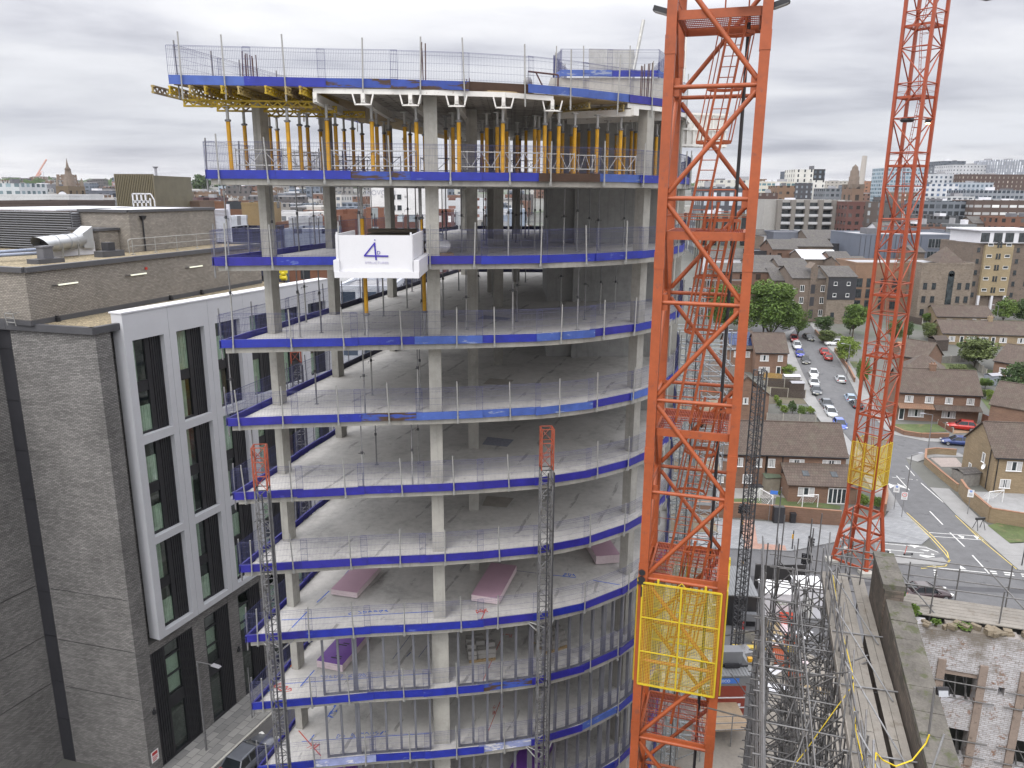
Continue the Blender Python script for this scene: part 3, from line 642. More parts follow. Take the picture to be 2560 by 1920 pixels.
# cladding frame bays, each with three two-storey windows
WZ = [(9.86, 16.0), (16.5, 22.72), (23.27, 29.28)]
def curtain_mesh(x0, x1, z0, z1, y, n=26):
    c = MB(); pts = [(x0 + (x1 - x0) * i / n, y + .035 * math.sin(i * 1.9) + .02 * math.sin(i * .7)) for i in range(n + 1)]
    for p, q in zip(pts, pts[1:]): c._add([(p[0], p[1], z0), (q[0], q[1], z0), (q[0], q[1], z1), (p[0], p[1], z1)], [(0, 1, 2, 3)], True)
    return c
random.seed(11)
for i in range(6):
    a = .62 + 3.43 * i; b = a + 3.41; wa, wb = a + .55, a + 2.97
    o = MB(); o.box(a, wa, -.35, .52, 9.45, 30.95); o.box(wb, b, -.35, .52, 9.45, 30.95)
    o.box(wa, wb, -.35, .52, 29.28, 30.95)
    for z0, z1 in ((9.45, 9.86), (16.0, 16.5), (22.72, 23.27)): o.box(wa, wb, -.35, .52, z0, z1)
    if i == 0: o.box(a - .004, a, -.35, .52, 9.45, 30.95)
    lb.add('cladding_frame', o, m_clad)
    o = MB(); o.box(a - .06 if i == 0 else a, b + .02, -.40, .62, 30.96, 31.05); lb.add('frame_coping', o, m_cladw)
    for z0, z1 in WZ:
        zm = (z0 + z1) / 2
        o = MB(); o.box(wa, wa + .05, .03, .2, z0, z1); g0, g1 = wa + .06, wa + 1.18; o.box(g1, g1 + .34, .0, .2, z0, z1); o.box(wa, g1, .03, .2, z1 - .12, z1); o.box(wa, g1, .03, .2, z0, z0 + .12); o.box(wa, g1, .05, .2, zm - .34, zm + .34)
        w_ = lb.add('window', o, m_blk)
        o = MB(); o.box(g0, g1, .11, .12, z0 + .12, zm - .34); o.box(g0, g1, .11, .12, zm + .34, z1 - .12); lb.add('pane', o, m_clear, w_)
        o = MB(); u0, u1 = g1 + .36, wb
        for q in range(5): o.box(u0 + (u1 - u0) * (q + .15) / 5, u0 + (u1 - u0) * (q + .85) / 5, -.02, .2, z0, z1)
        o.box(u0, u1, .2, .22, z0, z1); lb.add('louvre', o, m_blk, w_)
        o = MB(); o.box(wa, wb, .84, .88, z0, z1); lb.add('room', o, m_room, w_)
        for zz0, zz1 in ((z0 + .12, zm - .34), (zm + .34, z1 - .12)):
            k = random.random()
            c = curtain_mesh(g0, g0 + (g1 - g0) * (1 if k < .55 else random.uniform(.35, .7)), zz0, zz1 - random.choice((0, 0, .9)), .165)
            lb.add('curtain', c, m_curt, w_)
# set-back upper block
UB = [(-1.9, 3.87), (21.0, 6.25), (21.0, 23.5), (-2.6, 23.5)]
mb = MB(); mb.prism(UB, 30.37, 33.42); lb.add('upper_wall', mb, m_ubrick)
def off(poly, o, z0, z1, th):
    b_ = MB()
    for p, q in zip(poly, poly[1:] + poly[:1]): b_.bar((p[0], p[1], (z0 + z1) / 2), (q[0], q[1], (z0 + z1) / 2), th, z1 - z0)
    return b_
lb.add('upper_coping', off(UB, 0, 33.43, 33.72, .36), m_cop)
lb.add('flashing', off(UB, 0, 30.365, 30.66, .07), m_cop)
mb = MB(); mb.poly([(UB[0][0] + .15, UB[0][1] + .2, 33.6), (20.9, 6.4, 33.6), (20.9, 23.4, 33.6), (-2.4, 23.4, 33.6)]); lb.add('upper_roof', mb, m_gravel)
PB = [(10.1, 8.7), (20.4, 10.3), (20.4, 18), (9.7, 13.1)]
mb = MB(); mb.prism(PB, 33.61, 36.45); lb.add('penthouse_wall', mb, m_ubrick); lb.add('penthouse_coping', off(PB, 0, 36.46, 36.66, .3), m_cop)
mb = MB(); mb.prism(PB, 36.47, 36.6); lb.add('penthouse_roof', mb, m_cladw)
mb = MB()
for i in range(16): z = 33.75 + i * .175; mb.cbox((8.95, 19.0, z), (.16, 11.8, .07), 0, 0, .7)
for y in (13.1, 16, 19, 22, 24.9): mb.box(8.98, 9.08, y - .05, y + .05, 33.62, 36.5)
for i in range(16): z = 33.75 + i * .175; mb.cbox((9.3, 13.05, z), (.7, .16, .07), 0, .7)
lb.add('louvre_screen', mb, M('grey slats', (0.115, 0.118, 0.128), 0.5, 0.1))
mb = MB(); mb.box(9.1, 9.2, 13.2, 24.9, 33.62, 36.4); lb.add('screen_backing', mb, m_cop)
mb = MB()
for i in range(24): z = 33.75 + i * .118; mb.cbox((21.6, 10.6, z), (1.9, .10, .05), .15, .5)
mb.box(22.5, 22.62, 10.5, 10.8, 33.6, 36.9)
lb.add('louvre_screen', mb, M('white slats', (0.46, 0.47, 0.52), 0.5, 0.1))
mb = MB(); mb.box(9.3, 20, 15, 24.9, 36.5, 36.62); lb.add('plant_roof', mb, m_cladw)
mb = MB(); mb.box(8.3, 9.95, 9.7, 12.5, 33.61, 35.2); lb.add('stair_head_wall', mb, m_ubrick)
mb = MB(); mb.box(8.15, 10.0, 9.55, 12.65, 35.2, 35.38); lb.add('stair_head_coping', mb, m_cop)
# small fittings on the walls and roofs
m_lamp = newmat('batten lamp')[0]; _b = m_lamp.node_tree.nodes['Principled BSDF']; _b.inputs['Base Color'].default_value = (.75, .75, .62, 1); _b.inputs['Emission Color'].default_value = (1, 1, .82, 1); _b.inputs['Emission Strength'].default_value = .35
def ub(x): return 3.87 + (x + 1.9) * 2.38 / 22.9
for i, (a, b) in enumerate(((.2, 1.66), (6.04, 7.5), (11.9, 13.38))):
    t = Thing('wall_lamp', f'white strip lamp on the upper brick wall, {nth(i)} from the roof corner', 'lamp', lp((a + b) / 2, ub((a + b) / 2) - .03, 32.5), LR + .104, 'strip lamps along the upper wall')
    o = MB(); o.box(-.72, .72, -.09, 0, -.035, .045); t.add('tube_cover', o, m_lamp); o = MB(); o.box(-1.15, -.72, -.05, 0, -.02, .02); t.add('bracket', o, m_blk)
o = MB(); o.lathe([(0, 0), (.1, 0), (.1, .06), (0, .07)], 10); t = one('fire_bell', MB().cbox((0, 0, 0), (.17, .08, .17)), M('red plastic', (.35, .03, .02), .5), 'small red alarm sounder on the upper brick wall above the middle strip lamp', 'alarm bell', lp(7.55, ub(7.55) - .05, 32.83), LR, world=False)
t = Thing('drainpipe', 'black drainpipe with a hopper head on the rooftop brick block', 'drainpipe', lp(11.4, 8.85, 33.62), LR)
o = MB(); o.tube((0, -.06, 0), (0, -.06, 2.3), .06, 8); t.add('pipe', o, m_blk); o = MB(); o.hexa([(-.12, -.2, 2.3), (.12, -.2, 2.3), (.12, 0, 2.3), (-.12, 0, 2.3), (-.24, -.26, 2.6), (.24, -.26, 2.6), (.24, 0, 2.6), (-.24, 0, 2.6)]); t.add('hopper', o, m_blk)
m_duct = M('galvanised duct', (0.46, 0.47, 0.48), 0.32, 0.12, 1.5, 0.7)
t = Thing('ventilation_duct', 'fat silver ventilation duct with a slanted open mouth on the gravel roof', 'duct', lp(4.4, 8.6, 33.6), LR)
o = MB(); o.tube((-1.0, 0, 1.0), (2.6, 1.5, 1.0), .52, 18, caps=False); t.add('duct_tube', o, m_duct)
o = MB(); o._add([(-1.55, -.32, 1.0 + .50)] , [], False)
mth_ = [(-1.0 + .0, 0)]
o = MB(); n = 18; import math as _m
ax = Vector((3.6, 1.5, 0)).normalized(); sd = Vector((-ax.y, ax.x, 0)); vs = []
for q in range(n):
    th = 2 * math.pi * q / n; r = sd * math.cos(th) * .52 + Vector((0, 0, 1)) * math.sin(th) * .52
    vs.append(Vector((-1.0, 0, 1.0)) + r); 
for q in range(n):
    th = 2 * math.pi * q / n; r = sd * math.cos(th) * .52 + Vector((0, 0, 1)) * math.sin(th) * .52
    vs.append(Vector((-1.0, 0, 1.0)) + r - ax * (.25 + .55 * (1 + math.sin(th)) / 1))
o._add(vs, [(q, (q + 1) % n, (q + 1) % n + n, q + n) for q in range(n)], True); t.add('duct_mouth', o, m_duct)
o = MB(); o.tube((-.95, .02, 1.0), (-.93, .03, 1.0), .50, 18); t.add('bird_mesh', o, M('dark mesh', (.06, .06, .07), .7))
o = MB()
for k_ in (.15, .5, .75): o = MB(); c = Vector((-1, 0, 1)).lerp(Vector((2.6, 1.5, 1)), k_); o.tube(c, c + ax * .08, .56, 18); t.add('duct_flange', o, m_duct)
o = MB(); o.hexa([(2.5, 1.0, .5), (3.4, 1.1, .4), (3.4, 2.2, .4), (2.5, 2.0, .5), (2.5, 1.0, 1.5), (3.4, 1.1, 1.95), (3.4, 2.2, 1.95), (2.5, 2.0, 1.5)]); t.add('duct_transition', o, m_duct)
o = MB()
for k_ in (.2, .7):
    c = Vector((-1, 0, 0)).lerp(Vector((2.6, 1.5, 0)), k_)
    for s_ in (-1, 1): o.bar(c + sd * .45 * s_, c + sd * .5 * s_ + Vector((0, 0, 1.0)), .06)
t.add('duct_stand', o, m_galv)
t = Thing('roof_handrail', 'grey two-rail handrail along the edge of the upper roof', 'handrail', lp(8.3, 7.0, 33.6), LR + .05)
o = MB(); o.path([(0, 0, .1), (-.05, 0, 1.0), (.2, 0, 1.1), (10.8, .55, 1.1)], .028, 6); o.tube((.1, 0, .6), (10.8, .55, .6), .024, 6); t.add('rail', o, m_galv)
for x in (.35, 2.6, 4.9, 7.2, 9.6): o = MB(); o.tube((x, x * .051, 0), (x, x * .051, 1.1), .026, 6); o.cbox((x, x * .051, .03), (.2, .2, .06)); t.add('post', o, m_galv)
t = Thing('roof_vent', 'square dark vent cowl on a grey upstand near the roof corner', 'vent', lp(1.6, 6.6, 33.6), LR)
o = MB(); o.box(-.9, .9, -.5, .5, 0, .28); t.add('upstand', o, m_cop); o = MB(); o.box(-.33, .33, -.3, .3, .28, 1.0); o.box(-.38, .38, -.35, .35, .95, 1.05); t.add('cowl', o, M('vent grey', (.10, .10, .11), .6, .2))
t = Thing('roof_vent', 'low dark vent box on the roof beside the handrail end', 'vent', lp(6.9, 7.3, 33.6), LR)
o = MB(); o.box(-.9, .9, -.4, .4, 0, .4); t.add('upstand', o, m_cop); o = MB(); o.box(-.25, .35, -.2, .4, .4, .95); t.add('cowl', o, m_dkpan)
o = MB(); o.path([(-3, 3.2, .35), (1.2, 1.7, .4), (2.4, 1.4, .4), (2.8, 1.2, .1)], .11, 8); o.path([(-3, 3.6, .5), (1.6, 2.0, .6), (3, 1.7, .6)], .11, 8)
one('roof_pipe', o, M('blue grey pipe', (.22, .25, .32), .4, .15), 'thick blue-grey pipes bending across the gravel roof', 'pipe', lp(1.0, 7.6, 33.62), LR, world=False)
o = MB(); o.box(0, 3.4, -.4, .9, .0, .9); o.box(.6, 2.2, .1, .8, .9, 1.35)
one('air_handling_unit', o, m_cladw, 'pale air handling unit behind the silver duct', 'air unit', lp(4.6, 10.3, 33.61), LR, world=False)
t = Thing('access_ladder', 'small silver step ladder standing on the lower roof by the brick wall', 'ladder', lp(-2.3, 5.0, 30.37), LR)
o = MB()
for y in (-.35, .35): o.path([(0, y, 0), (-.1, y, .7), (.3, y, .75)], .03, 5)
for z in (.2, .45, .7): o.tube((-.05, -.35, z), (-.05, .35, z), .025, 5)
t.add('frame', o, m_galv)
for i, s_ in enumerate((-.2, 9.6, 13.0)):
    one('roof_outlet', MB().cbox((0, 0, .12), (.2, .2, .24)).cbox((0, .05, .3), (.12, .12, .12)), m_blk, f'small black rainwater outlet at the foot of the upper wall, {nth(i)} from the roof corner', 'outlet', lp(s_, ub(s_) - .14, 30.37), LR, world=False, group='black outlets on the gravel strip')
for i, (x, y, z, r_) in enumerate(((-.28, -.06, 4.6, 0), (7.75, -.06, 4.4, 0), (11.3, -.06, 4.3, 0), (-1.3, 3.6, 3.4, 1.6))):
    o = MB(); o.box(-.09, .09, -.16, 0, -.14, .1); o.lathe([(.0, .1), (.07, .1), (.07, .3), (0, .3)], 8, (0, -.09, 0))
    one('wall_light', o, m_blk, ['black wall light on the brick pier beside the corner', 'black wall light on the pier between the tall ground windows', 'black wall light by the last tall ground window', 'black wall light low on the plain brick end wall'][i], 'wall light', lp(x, y, z), LR + (math.radians(-83) if r_ else 0), world=False)
t = Thing('wall_sign', 'small red and white notice on the brick corner at street level', 'sign', lp(-.55, -.02, 1.0), LR)
o = MB(); o.box(-.3, .3, -.02, 0, 0, .8); t.add('board', o, m_white); o = MB(); o.box(-.22, .22, -.025, -.0205, .5, .74); o.box(-.22, .1, -.025, -.0205, .1, .16); o.box(-.22, .2, -.025, -.0205, .22, .28); o.box(-.22, .2, -.025, -.0205, .34, .40); t.add('print', o, M('sign red', (.45, .03, .03), .5))

# ================================================================== NARROW STREET BETWEEN THE TWO BUILDINGS
def lw(pts, z): return [tuple(lp(x, y, z)) for x, y in pts]
mb = MB(); mb.poly([lp(-30, -3.1, .12), lp(60, -3.1, .12), lp(60, 0.3, .12), lp(-30, .3, .12)])
o = struct('pavement', MB().poly([(-30, -3.1, .12), (60, -3.1, .12), (60, .3, .12), (-30, .3, .12)]), brick('street flags', (.15, .148, .145), (.25, .245, .235), (.075, .075, .075), .9, .6, .85, .02))
o.location = LO; o.rotation_euler[2] = LR
# brick texture runs on (x+y, z): lay flags with their own vector
def flags(m):
    nt = m.node_tree; t = [n for n in nt.nodes if n.type == 'TEX_BRICK'][0]; L(nt, ocoord(nt), t.inputs['Vector'])
flags(o.data.materials[0]); flags(m_pave)
o = struct('kerb', MB().box(-30, 60, -3.25, -3.1, 0, .13), m_conc); o.location = LO; o.rotation_euler[2] = LR
o = struct('road', MB().poly([(-30, -9.5, .012), (60, -9.5, .012), (60, -3.25, .012), (-30, -3.25, .012)]), M('brown asphalt', (.062, .060, .060), .85, .25, .8, bmp=.15)); o.location = LO; o.rotation_euler[2] = LR
o = struct('pavement', MB().poly([(-30, -16, .016), (60, -16, .016), (60, -9.5, .016), (-30, -9.5, .016)]), m_pave); o.location = LO; o.rotation_euler[2] = LR
# ================================================================== TOWER CRANES
m_or = M('orange crane paint', (0.29, 0.064, 0.018), 0.5, 0.24, 0.9, spot=(0.20, 0.055, 0.028), spotamt=0.02, spotscale=3.5)
m_or2 = M('red orange crane paint', (0.28, 0.050, 0.016), 0.5, 0.12, 0.5)
m_ymesh = M('yellow mesh', (0.50, 0.37, 0.02), 0.5, 0.1)
m_redmesh = M('red mesh floor', (0.30, 0.06, 0.035), 0.6, 0.15)
def text_mesh(s, size, mat, ext=0.004):
    cu = bpy.data.curves.new('lettering', 'FONT'); cu.body = s; cu.size = size; cu.extrude = ext; cu.align_x = 'CENTER'; cu.align_y = 'CENTER'
    o = bpy.data.objects.new('lettering', cu); COL.objects.link(o)
    bpy.context.view_layer.update()
    me = bpy.data.meshes.new_from_object(o.evaluated_get(bpy.context.evaluated_depsgraph_get())); bpy.data.objects.remove(o)
    me.materials.clear(); me.materials.append(mat); return me
def mast(t, legs, z0, z1, zp, dz, mat, lw, rs, rd, zvis, first=0):
    """legs: FL FR BR BL (xy). panels of height dz hung from strut height zp; parts between zvis limits are single members"""
    for x, y in legs:
        mb = MB(); mb.cbox((x, y, (z0 + z1) / 2), (lw, lw, z1 - z0), math.atan2(legs[1][1] - legs[0][1], legs[1][0] - legs[0][0])); t.add('leg', mb, mat, world=True)
    n0 = int(math.floor((z0 - zp) / dz)) + 1; n1 = int(math.floor((z1 - zp) / dz))
    rest = {0: MB(), 1: MB()}; cnt = 0
    for i in range(n0, n1 + 1):
        z = zp + i * dz
        for f in range(4):
            a, b = Vector((*legs[f], 0)), Vector((*legs[(f + 1) % 4], 0)); d = (b - a).normalized(); a2, b2 = a + d * lw / 2, b - d * lw / 2
            flip = (i + first + (1 if f in (1, 3) else 0)) % 2
            A, B = (a2, b2) if flip else (b2, a2)
            vis = zvis[0] < z < zvis[1] and cnt < 96
            m1 = MB() if vis else rest[z > zvis[0] + 1]
            m1.tube(a2 + Vector((0, 0, z)), b2 + Vector((0, 0, z)), rs, 8)
            if vis: t.add('strut', m1, mat, world=True); cnt += 1
            if z - dz > z0 - .1:
                m2 = MB() if vis else rest[z > zvis[0] + 1]
                m2.tube(A + Vector((0, 0, z - .16)), B + Vector((0, 0, z - dz + .16)), rd, 8)
                if vis: t.add('diagonal', m2, mat, world=True); cnt += 1
    for r_ in rest.values():
        if r_.v: t.add('lattice', r_, mat, world=True)
def cage(t, legs, z0, z1, o=.26, sub=(1 / 3, 2 / 3)):
    cx = sum(p[0] for p in legs) / 4; cy = sum(p[1] for p in legs) / 4
    c4 = [Vector((x + (x - cx) / math.hypot(x - cx, y - cy) * o, y + (y - cy) / math.hypot(x - cx, y - cy) * o, 0)) for x, y in legs]
    for f in range(4):
        a, b = c4[f], c4[(f + 1) % 4]; d = b - a; a = a + d * .06; b = b - d * .06; d = b - a
        fr = MB(); U = Vector((0, 0, 1))
        for z in (z0, z1): fr.bar(a + U * z, b + U * z, .05)
        for s in (0, .5, 1): fr.bar(a + d * s + U * z0, a + d * s + U * z1, .05)
        for s in sub: fr.bar(a + d * s * 0 + U * (z0 + (z1 - z0) * s), b + U * (z0 + (z1 - z0) * s), .035)
        m_ = d * .5 + a; fr.path([m_ - d.normalized() * .14 + U * z1, m_ + U * (z1 + .16), m_ + d.normalized() * .14 + U * z1], .018, 5)
        for s in (.2, .8): fr.bar(a + d * s + U * (z1 - .05), a + d * s + U * (z1 + .18), .07, .03)
        p = t.add('cage_panel', fr, m_ymesh, world=True)
        g = MB(); n = int(d.length / .055)
        for i in range(1, n): q = a + d * i / n; g.tube(q + U * z0, q + U * z1, .0052, 3, caps=False)
        k = int((z1 - z0) / .055)
        for i in range(1, k): z = z0 + (z1 - z0) * i / k; g.tube(a + U * z, b + U * z, .0052, 3, caps=False)
        t.add('cage_mesh', g, m_ymesh, p, world=True)
# ---- near crane
FLx, FRx = Vector((4.344, 22.93)), Vector((6.734, 22.20))
ud = (FRx - FLx).normalized(); nbv = Vector((-ud.y, ud.x)); W_ = (FRx - FLx).length
C1 = [tuple(FLx), tuple(FRx), tuple(FRx + nbv * W_), tuple(FLx + nbv * W_)]
def c1(u, v, z): p = FLx + ud * u * W_ + nbv * v * W_; return Vector((p.x, p.y, z + CZ))
cr = Thing('tower_crane', 'large orange lattice tower crane mast close in front of the concrete building', 'crane', (c1(.5, .5, 0).x, c1(.5, .5, 0).y, 0))
mast(cr, C1, 0, CZ + 26, CZ - .13, 3.02, m_or, .275, .062, .072, (CZ - 16.5, CZ + 9), 1)
mb = MB()
for x, y in C1:
    mb.cbox((x, y, .3), (.9, .9, .6))
cr.add('footing', mb, m_conc, world=True)
for zj in (4.0, -1.9, -7.95, -11.9, -17.8):    # section joints
    for x, y in C1: mb = MB(); mb.cbox((x, y, zj + CZ), (.30, .30, .5), math.atan2(ud.y, ud.x)); cr.add('leg_joint', mb, m_or, world=True)
for k, zz_ in enumerate((4.75, -1.18, -7.2, -12.15, -18.2)):   # rest platforms
    mb = MB()
    for f in range(4):
        p = [(.07, .02), (.93, .02), (.93, .98), (.07, .98)]; a, b = c1(*p[f], zz_), c1(*p[(f + 1) % 4], zz_); mb.bar(a, b, .07, .24)
    pf = cr.add('platform', mb, m_or, world=True)
    g = MB(); n = 40
    for i in range(n + 1):
        u = .08 + .84 * i / n
        v0 = .05 if not (.36 < u < .75) else .48
        g.bar(c1(u, v0, zz_ + .1), c1(u, .95, zz_ + .1), .012, .03)
    for i in range(9): v = .08 + .84 * i / 8; g.bar(c1(.08, v, zz_ + .08), c1(.34 if v < .46 else .92, v, zz_ + .08), .012, .03); (v < .46) and g.bar(c1(.76, v, zz_ + .08), c1(.92, v, zz_ + .08), .012, .03)
    cr.add('platform_floor', g, m_redmesh, pf, world=True)
    if k:    # inclined ladder up from this platform, with a safety cage
        za, zb = zz_ + .15, (4.75, -1.18, -7.2, -12.15)[k - 1] + (.95 if k > 1 else .2)
        top, bot = (.70, .45), (.36, .30)
        ld = MB()
        for s in (-.09, .09): ld.bar(c1(bot[0] + s, bot[1], za), c1(top[0] + s, top[1], zb), .075, .05)
        n = int((zb - za) / .28)
        for i in range(1, n): q = i / n; p = [bot[j] + (top[j] - bot[j]) * q for j in (0, 1)]; z = za + (zb - za) * q; ld.tube(c1(p[0] - .09, p[1], z), c1(p[0] + .09, p[1], z), .014, 5)
        cr.add('ladder', ld, m_or, world=True)
        cg = MB()
        for i in range(5):
            q = .42 + .5 * i / 4; p = [bot[j] + (top[j] - bot[j]) * q for j in (0, 1)]; z = za + (zb - za) * q
            pts = [c1(p[0] - .11, p[1], z), c1(p[0] - .20, p[1] + .12, z), c1(p[0] - .16, p[1] + .26, z), c1(p[0], p[1] + .31, z), c1(p[0] + .16, p[1] + .26, z), c1(p[0] + .20, p[1] + .12, z), c1(p[0] + .11, p[1], z)]
            if i in (0, 2, 4):
                for a, b in zip(pts, pts[1:]): cg.bar(a, b, .014, .09)
        for du, dv in ((-.20, .12), (-.16, .26), (0, .31), (.16, .26), (.20, .12)):
            q0, q1 = .42, .92
            cg.bar(c1(bot[0] + (top[0] - bot[0]) * q0 + du, bot[1] + (top[1] - bot[1]) * q0 + dv, za + (zb - za) * q0), c1(bot[0] + (top[0] - bot[0]) * q1 + du, bot[1] + (top[1] - bot[1]) * q1 + dv, za + (zb - za) * q1), .05, .02)
        cr.add('ladder_cage', cg, m_or, world=True)
    hr = MB()   # grab rails of the platform
    for v in (.02, .98):
        for h in (.55, 1.05): hr.tube(c1(.05, v, zz_ + h), c1(.95, v, zz_ + h), .011, 5)
    for u in (.02, .98):
        for h in (.55, 1.05): hr.tube(c1(u, .05, zz_ + h), c1(u, .95, zz_ + h), .011, 5)
    hr.path([c1(.55, .2, zz_), c1(.55, .2, zz_ + 1.3), c1(.80, .2, zz_ + 1.3), c1(.80, .2, zz_)], .022, 6)
    cr.add('grab_rail', hr, m_or, world=True)
cage(cr, C1, CZ - 16.05, CZ - 12.3, .24)
mb = MB(); mb.tube(c1(.80, .75, -38), c1(.80, .75, 5.0), .055, 8); mb2 = mb
one('power_cable', mb, m_blk, 'thick black cable hanging down inside the near orange crane mast', 'cable', (c1(.8, .75, 0).x, c1(.8, .75, 0).y, 0))
mb = MB(); mb.box(-.12, .42, -.05, .05, -.12, .12)
mb = MB(); mb.cbox((0, 0, 0), (.34, .12, .30)); mb.cbox((.03, -.08, -.02), (.2, .05, .2))
# black clamps on the left leg
mb = MB(); p = c1(0, -.06, -12.0); mb.tube(p + Vector((-.04, -.05, .05)), p + Vector((-.04, .1, .05)), .10, 12); mb.tube(p + Vector((-.04, -.05, -.2)), p + Vector((-.04, .1, -.2)), .11, 12); mb.cbox(p + Vector((-.04, 0, -.33)), (.26, .1, .06)); mb.bar(p + Vector((-.03, 0, -.45)), p + Vector((-.03, 0, -.8)), .04, .1)
cr.add('joint_bolt', mb, m_blk, world=True)
for i in range(-5, 3):      # gusset plates at the nodes of the front face
    z = -.13 + 3.02 * i
    for u in (.085, .915): mb = MB(); mb.bar(c1(u, -.004, z - .24), c1(u, -.004, z + .24), .17, .02, tuple(nbv) + (0,)); cr.add('gusset_plate', mb, m_or, world=True)

for i, (u, v, sg) in enumerate(((-.02, .1, -1), (1.02, .1, 1), (.78, -.02, 0))):
    z = 4.92 if sg else 5.18
    p = c1(u, v, z)
    t = Thing('floodlight', ['black floodlight sticking out left of the near crane mast', 'black floodlight sticking out right of the near crane mast', 'black floodlight at the top front of the near crane mast'][i], 'floodlight', p, math.atan2(ud.y, ud.x))
    b = MB()
    if sg: b.cbox((sg * .26, -.1, .0), (.46, .30, .13), 0, 0, -sg * .30); b.cbox((sg * .03, -.05, .0), (.14, .1, .1))
    else: b.cbox((0, -.1, .1), (.62, .26, .42), 0, .2)
    t.add('housing', b, m_blk)
    b = MB()
    if sg: b.cbox((sg * .28, -.12, -.075), (.36, .24, .02), 0, 0, -sg * .30)
    else: b.cbox((0, -.16, -.12), (.5, .2, .02), 0, .2)
    t.add('lens', b, M('lamp lens', (.25, .25, .24), .2))
# ---- far crane
cn = aty(1720 + 1395 * 840 / 2212, 380 + 850 * 840 / 2212, 73.0); cN = Vector((cn.x, cn.y)); A2 = 2.55
vl, vr = Vector((-.632, .774)) * A2, Vector((.774, .632)) * A2
C2 = [tuple(cN + vl), tuple(cN), tuple(cN + vr), tuple(cN + vl + vr)]
cc2 = cN + (vl + vr) / 2
c2 = Thing('tower_crane', 'tall red-orange tower crane standing by the road junction behind the scaffold', 'crane', (cc2.x, cc2.y, 0))
mast(c2, C2, 5.8, CZ + 48, CZ - 2.2, 3.02, m_or2, .27, .055, .062, (12, CZ + 30))
mb = MB()
for x, y in C2:
    o = (Vector((x, y)) - cc2).normalized()
    mb.bar((x, y, 6.0), (x + o.x * .8, y + o.y * .8, .3), .32)
for f in range(4):
    a, b = Vector((*C2[f], 0)), Vector((*C2[(f + 1) % 4], 0)); oa, ob = (a.xy - cc2).normalized() * .45, (b.xy - cc2).normalized() * .45
    for z, k_ in ((5.8, 0), (3.2, 1), (.5, 1.7)): mb.bar(a + Vector((oa.x * k_, oa.y * k_, z)), b + Vector((ob.x * k_, ob.y * k_, z)), .16, .26)
    mb.tube(a + Vector((0, 0, 5.8)), b + Vector((ob.x, ob.y, 3.2)), .06, 8); mb.tube(b + Vector((0, 0, 5.8)), a + Vector((oa.x, oa.y, 3.2)), .06, 8)
    mb.tube(a + Vector((oa.x, oa.y, 3.2)), b + Vector((ob.x * 1.7, ob.y * 1.7, .5)), .06, 8); mb.tube(b + Vector((ob.x, ob.y, 3.2)), a + Vector((oa.x * 1.7, oa.y * 1.7, .5)), .06, 8)
c2.add('base_frame', mb, m_or2, world=True)
mb = MB()
for x, y in C2: o = (Vector((x, y)) - cc2).normalized(); mb.cbox((x + o.x * .8, y + o.y * .8, .2), (1.2, 1.2, .4))
c2.add('footing', mb, m_conc, world=True)
def c2p(u, v, z): p = cN + vl * u + vr * v; return Vector((p.x, p.y, z))
for i in range(-5, 6):
    zz_ = CZ - 3.4 + i * 6.04
    if zz_ < 7: continue
    mb = MB(); q = [(.05, .05), (.95, .05), (.95, .95), (.05, .95)]
    for f in range(4): mb.bar(c2p(*q[f], zz_), c2p(*q[(f + 1) % 4], zz_), .08, .22)
    for k_ in range(9): mb.bar(c2p(.1 + .1 * k_, .4, zz_), c2p(.1 + .1 * k_, .95, zz_), .1, .03)
    c2.add('platform', mb, m_or2, world=True)
    mb = MB(); s = 1 if i % 2 else -1
    for dv in (-.08, .08): mb.bar(c2p(.5 + s * .1, .55 + dv, zz_), c2p(.5 - s * .12, .55 + dv, zz_ + 6), .04, .03)
    for k_ in range(18): q_ = (k_ + .5) / 18; mb.tube(c2p(.5 + s * (.1 - .22 * q_), .47, zz_ + 6 * q_), c2p(.5 + s * (.1 - .22 * q_), .63, zz_ + 6 * q_), .014, 4)
    for k_ in range(4):
        q_ = .4 + k_ * .17; u0 = .5 + s * (.1 - .22 * q_); z = zz_ + 6 * q_
        mb.path([c2p(u0, .44, z), c2p(u0 - .2, .44, z), c2p(u0 - .27, .55, z), c2p(u0 - .2, .66, z), c2p(u0, .66, z)], .022, 4)
    c2.add('ladder', mb, m_or2, world=True)
    mb = MB()
    for h in (.5, 1.05):
        for f in range(4): mb.tube(c2p(*[(0, 0), (1, 0), (1, 1), (0, 1)][f], zz_ + h), c2p(*[(1, 0), (1, 1), (0, 1), (0, 0)][f], zz_ + h), .014, 4)
    c2.add('grab_rail', mb, m_or2, world=True)
cage(c2, C2, CZ - 28.9, CZ - 24.4, .28)
one('power_cable', MB().tube(c2p(.3, .8, .4), c2p(.3, .8, CZ + 45), .05, 6), m_blk, 'thin black cable running down inside the far crane mast', 'cable', c2p(.3, .8, .4))
m_glow = newmat('warm lamp')[0]; _b = m_glow.node_tree.nodes['Principled BSDF']; _b.inputs['Base Color'].default_value = (1, .8, .45, 1); _b.inputs['Emission Color'].default_value = (1, .72, .35, 1); _b.inputs['Emission Strength'].default_value = 14
zl = aty(1600 + 2000 * .3617, 840 * .3617, 74).z
t = Thing('floodlight', 'lit warm floodlight under a platform of the far crane mast', 'floodlight', c2p(.12, .95, zl), 0)
t.add('housing', MB().cbox((0, 0, .08), (.5, .4, .3)), m_blk); t.add('lens', MB().cbox((-.05, -.05, -.1), (.36, .3, .05)), m_glow)
t = Thing('floodlight', 'dark round-topped lamp housing on the same far crane platform', 'floodlight', c2p(.55, .2, zl + .1), 0)
t.add('housing', MB().lathe([(0, .35), (.5, .3), (.62, 0), (.5, -.12), (0, -.12)], 12), m_blk)
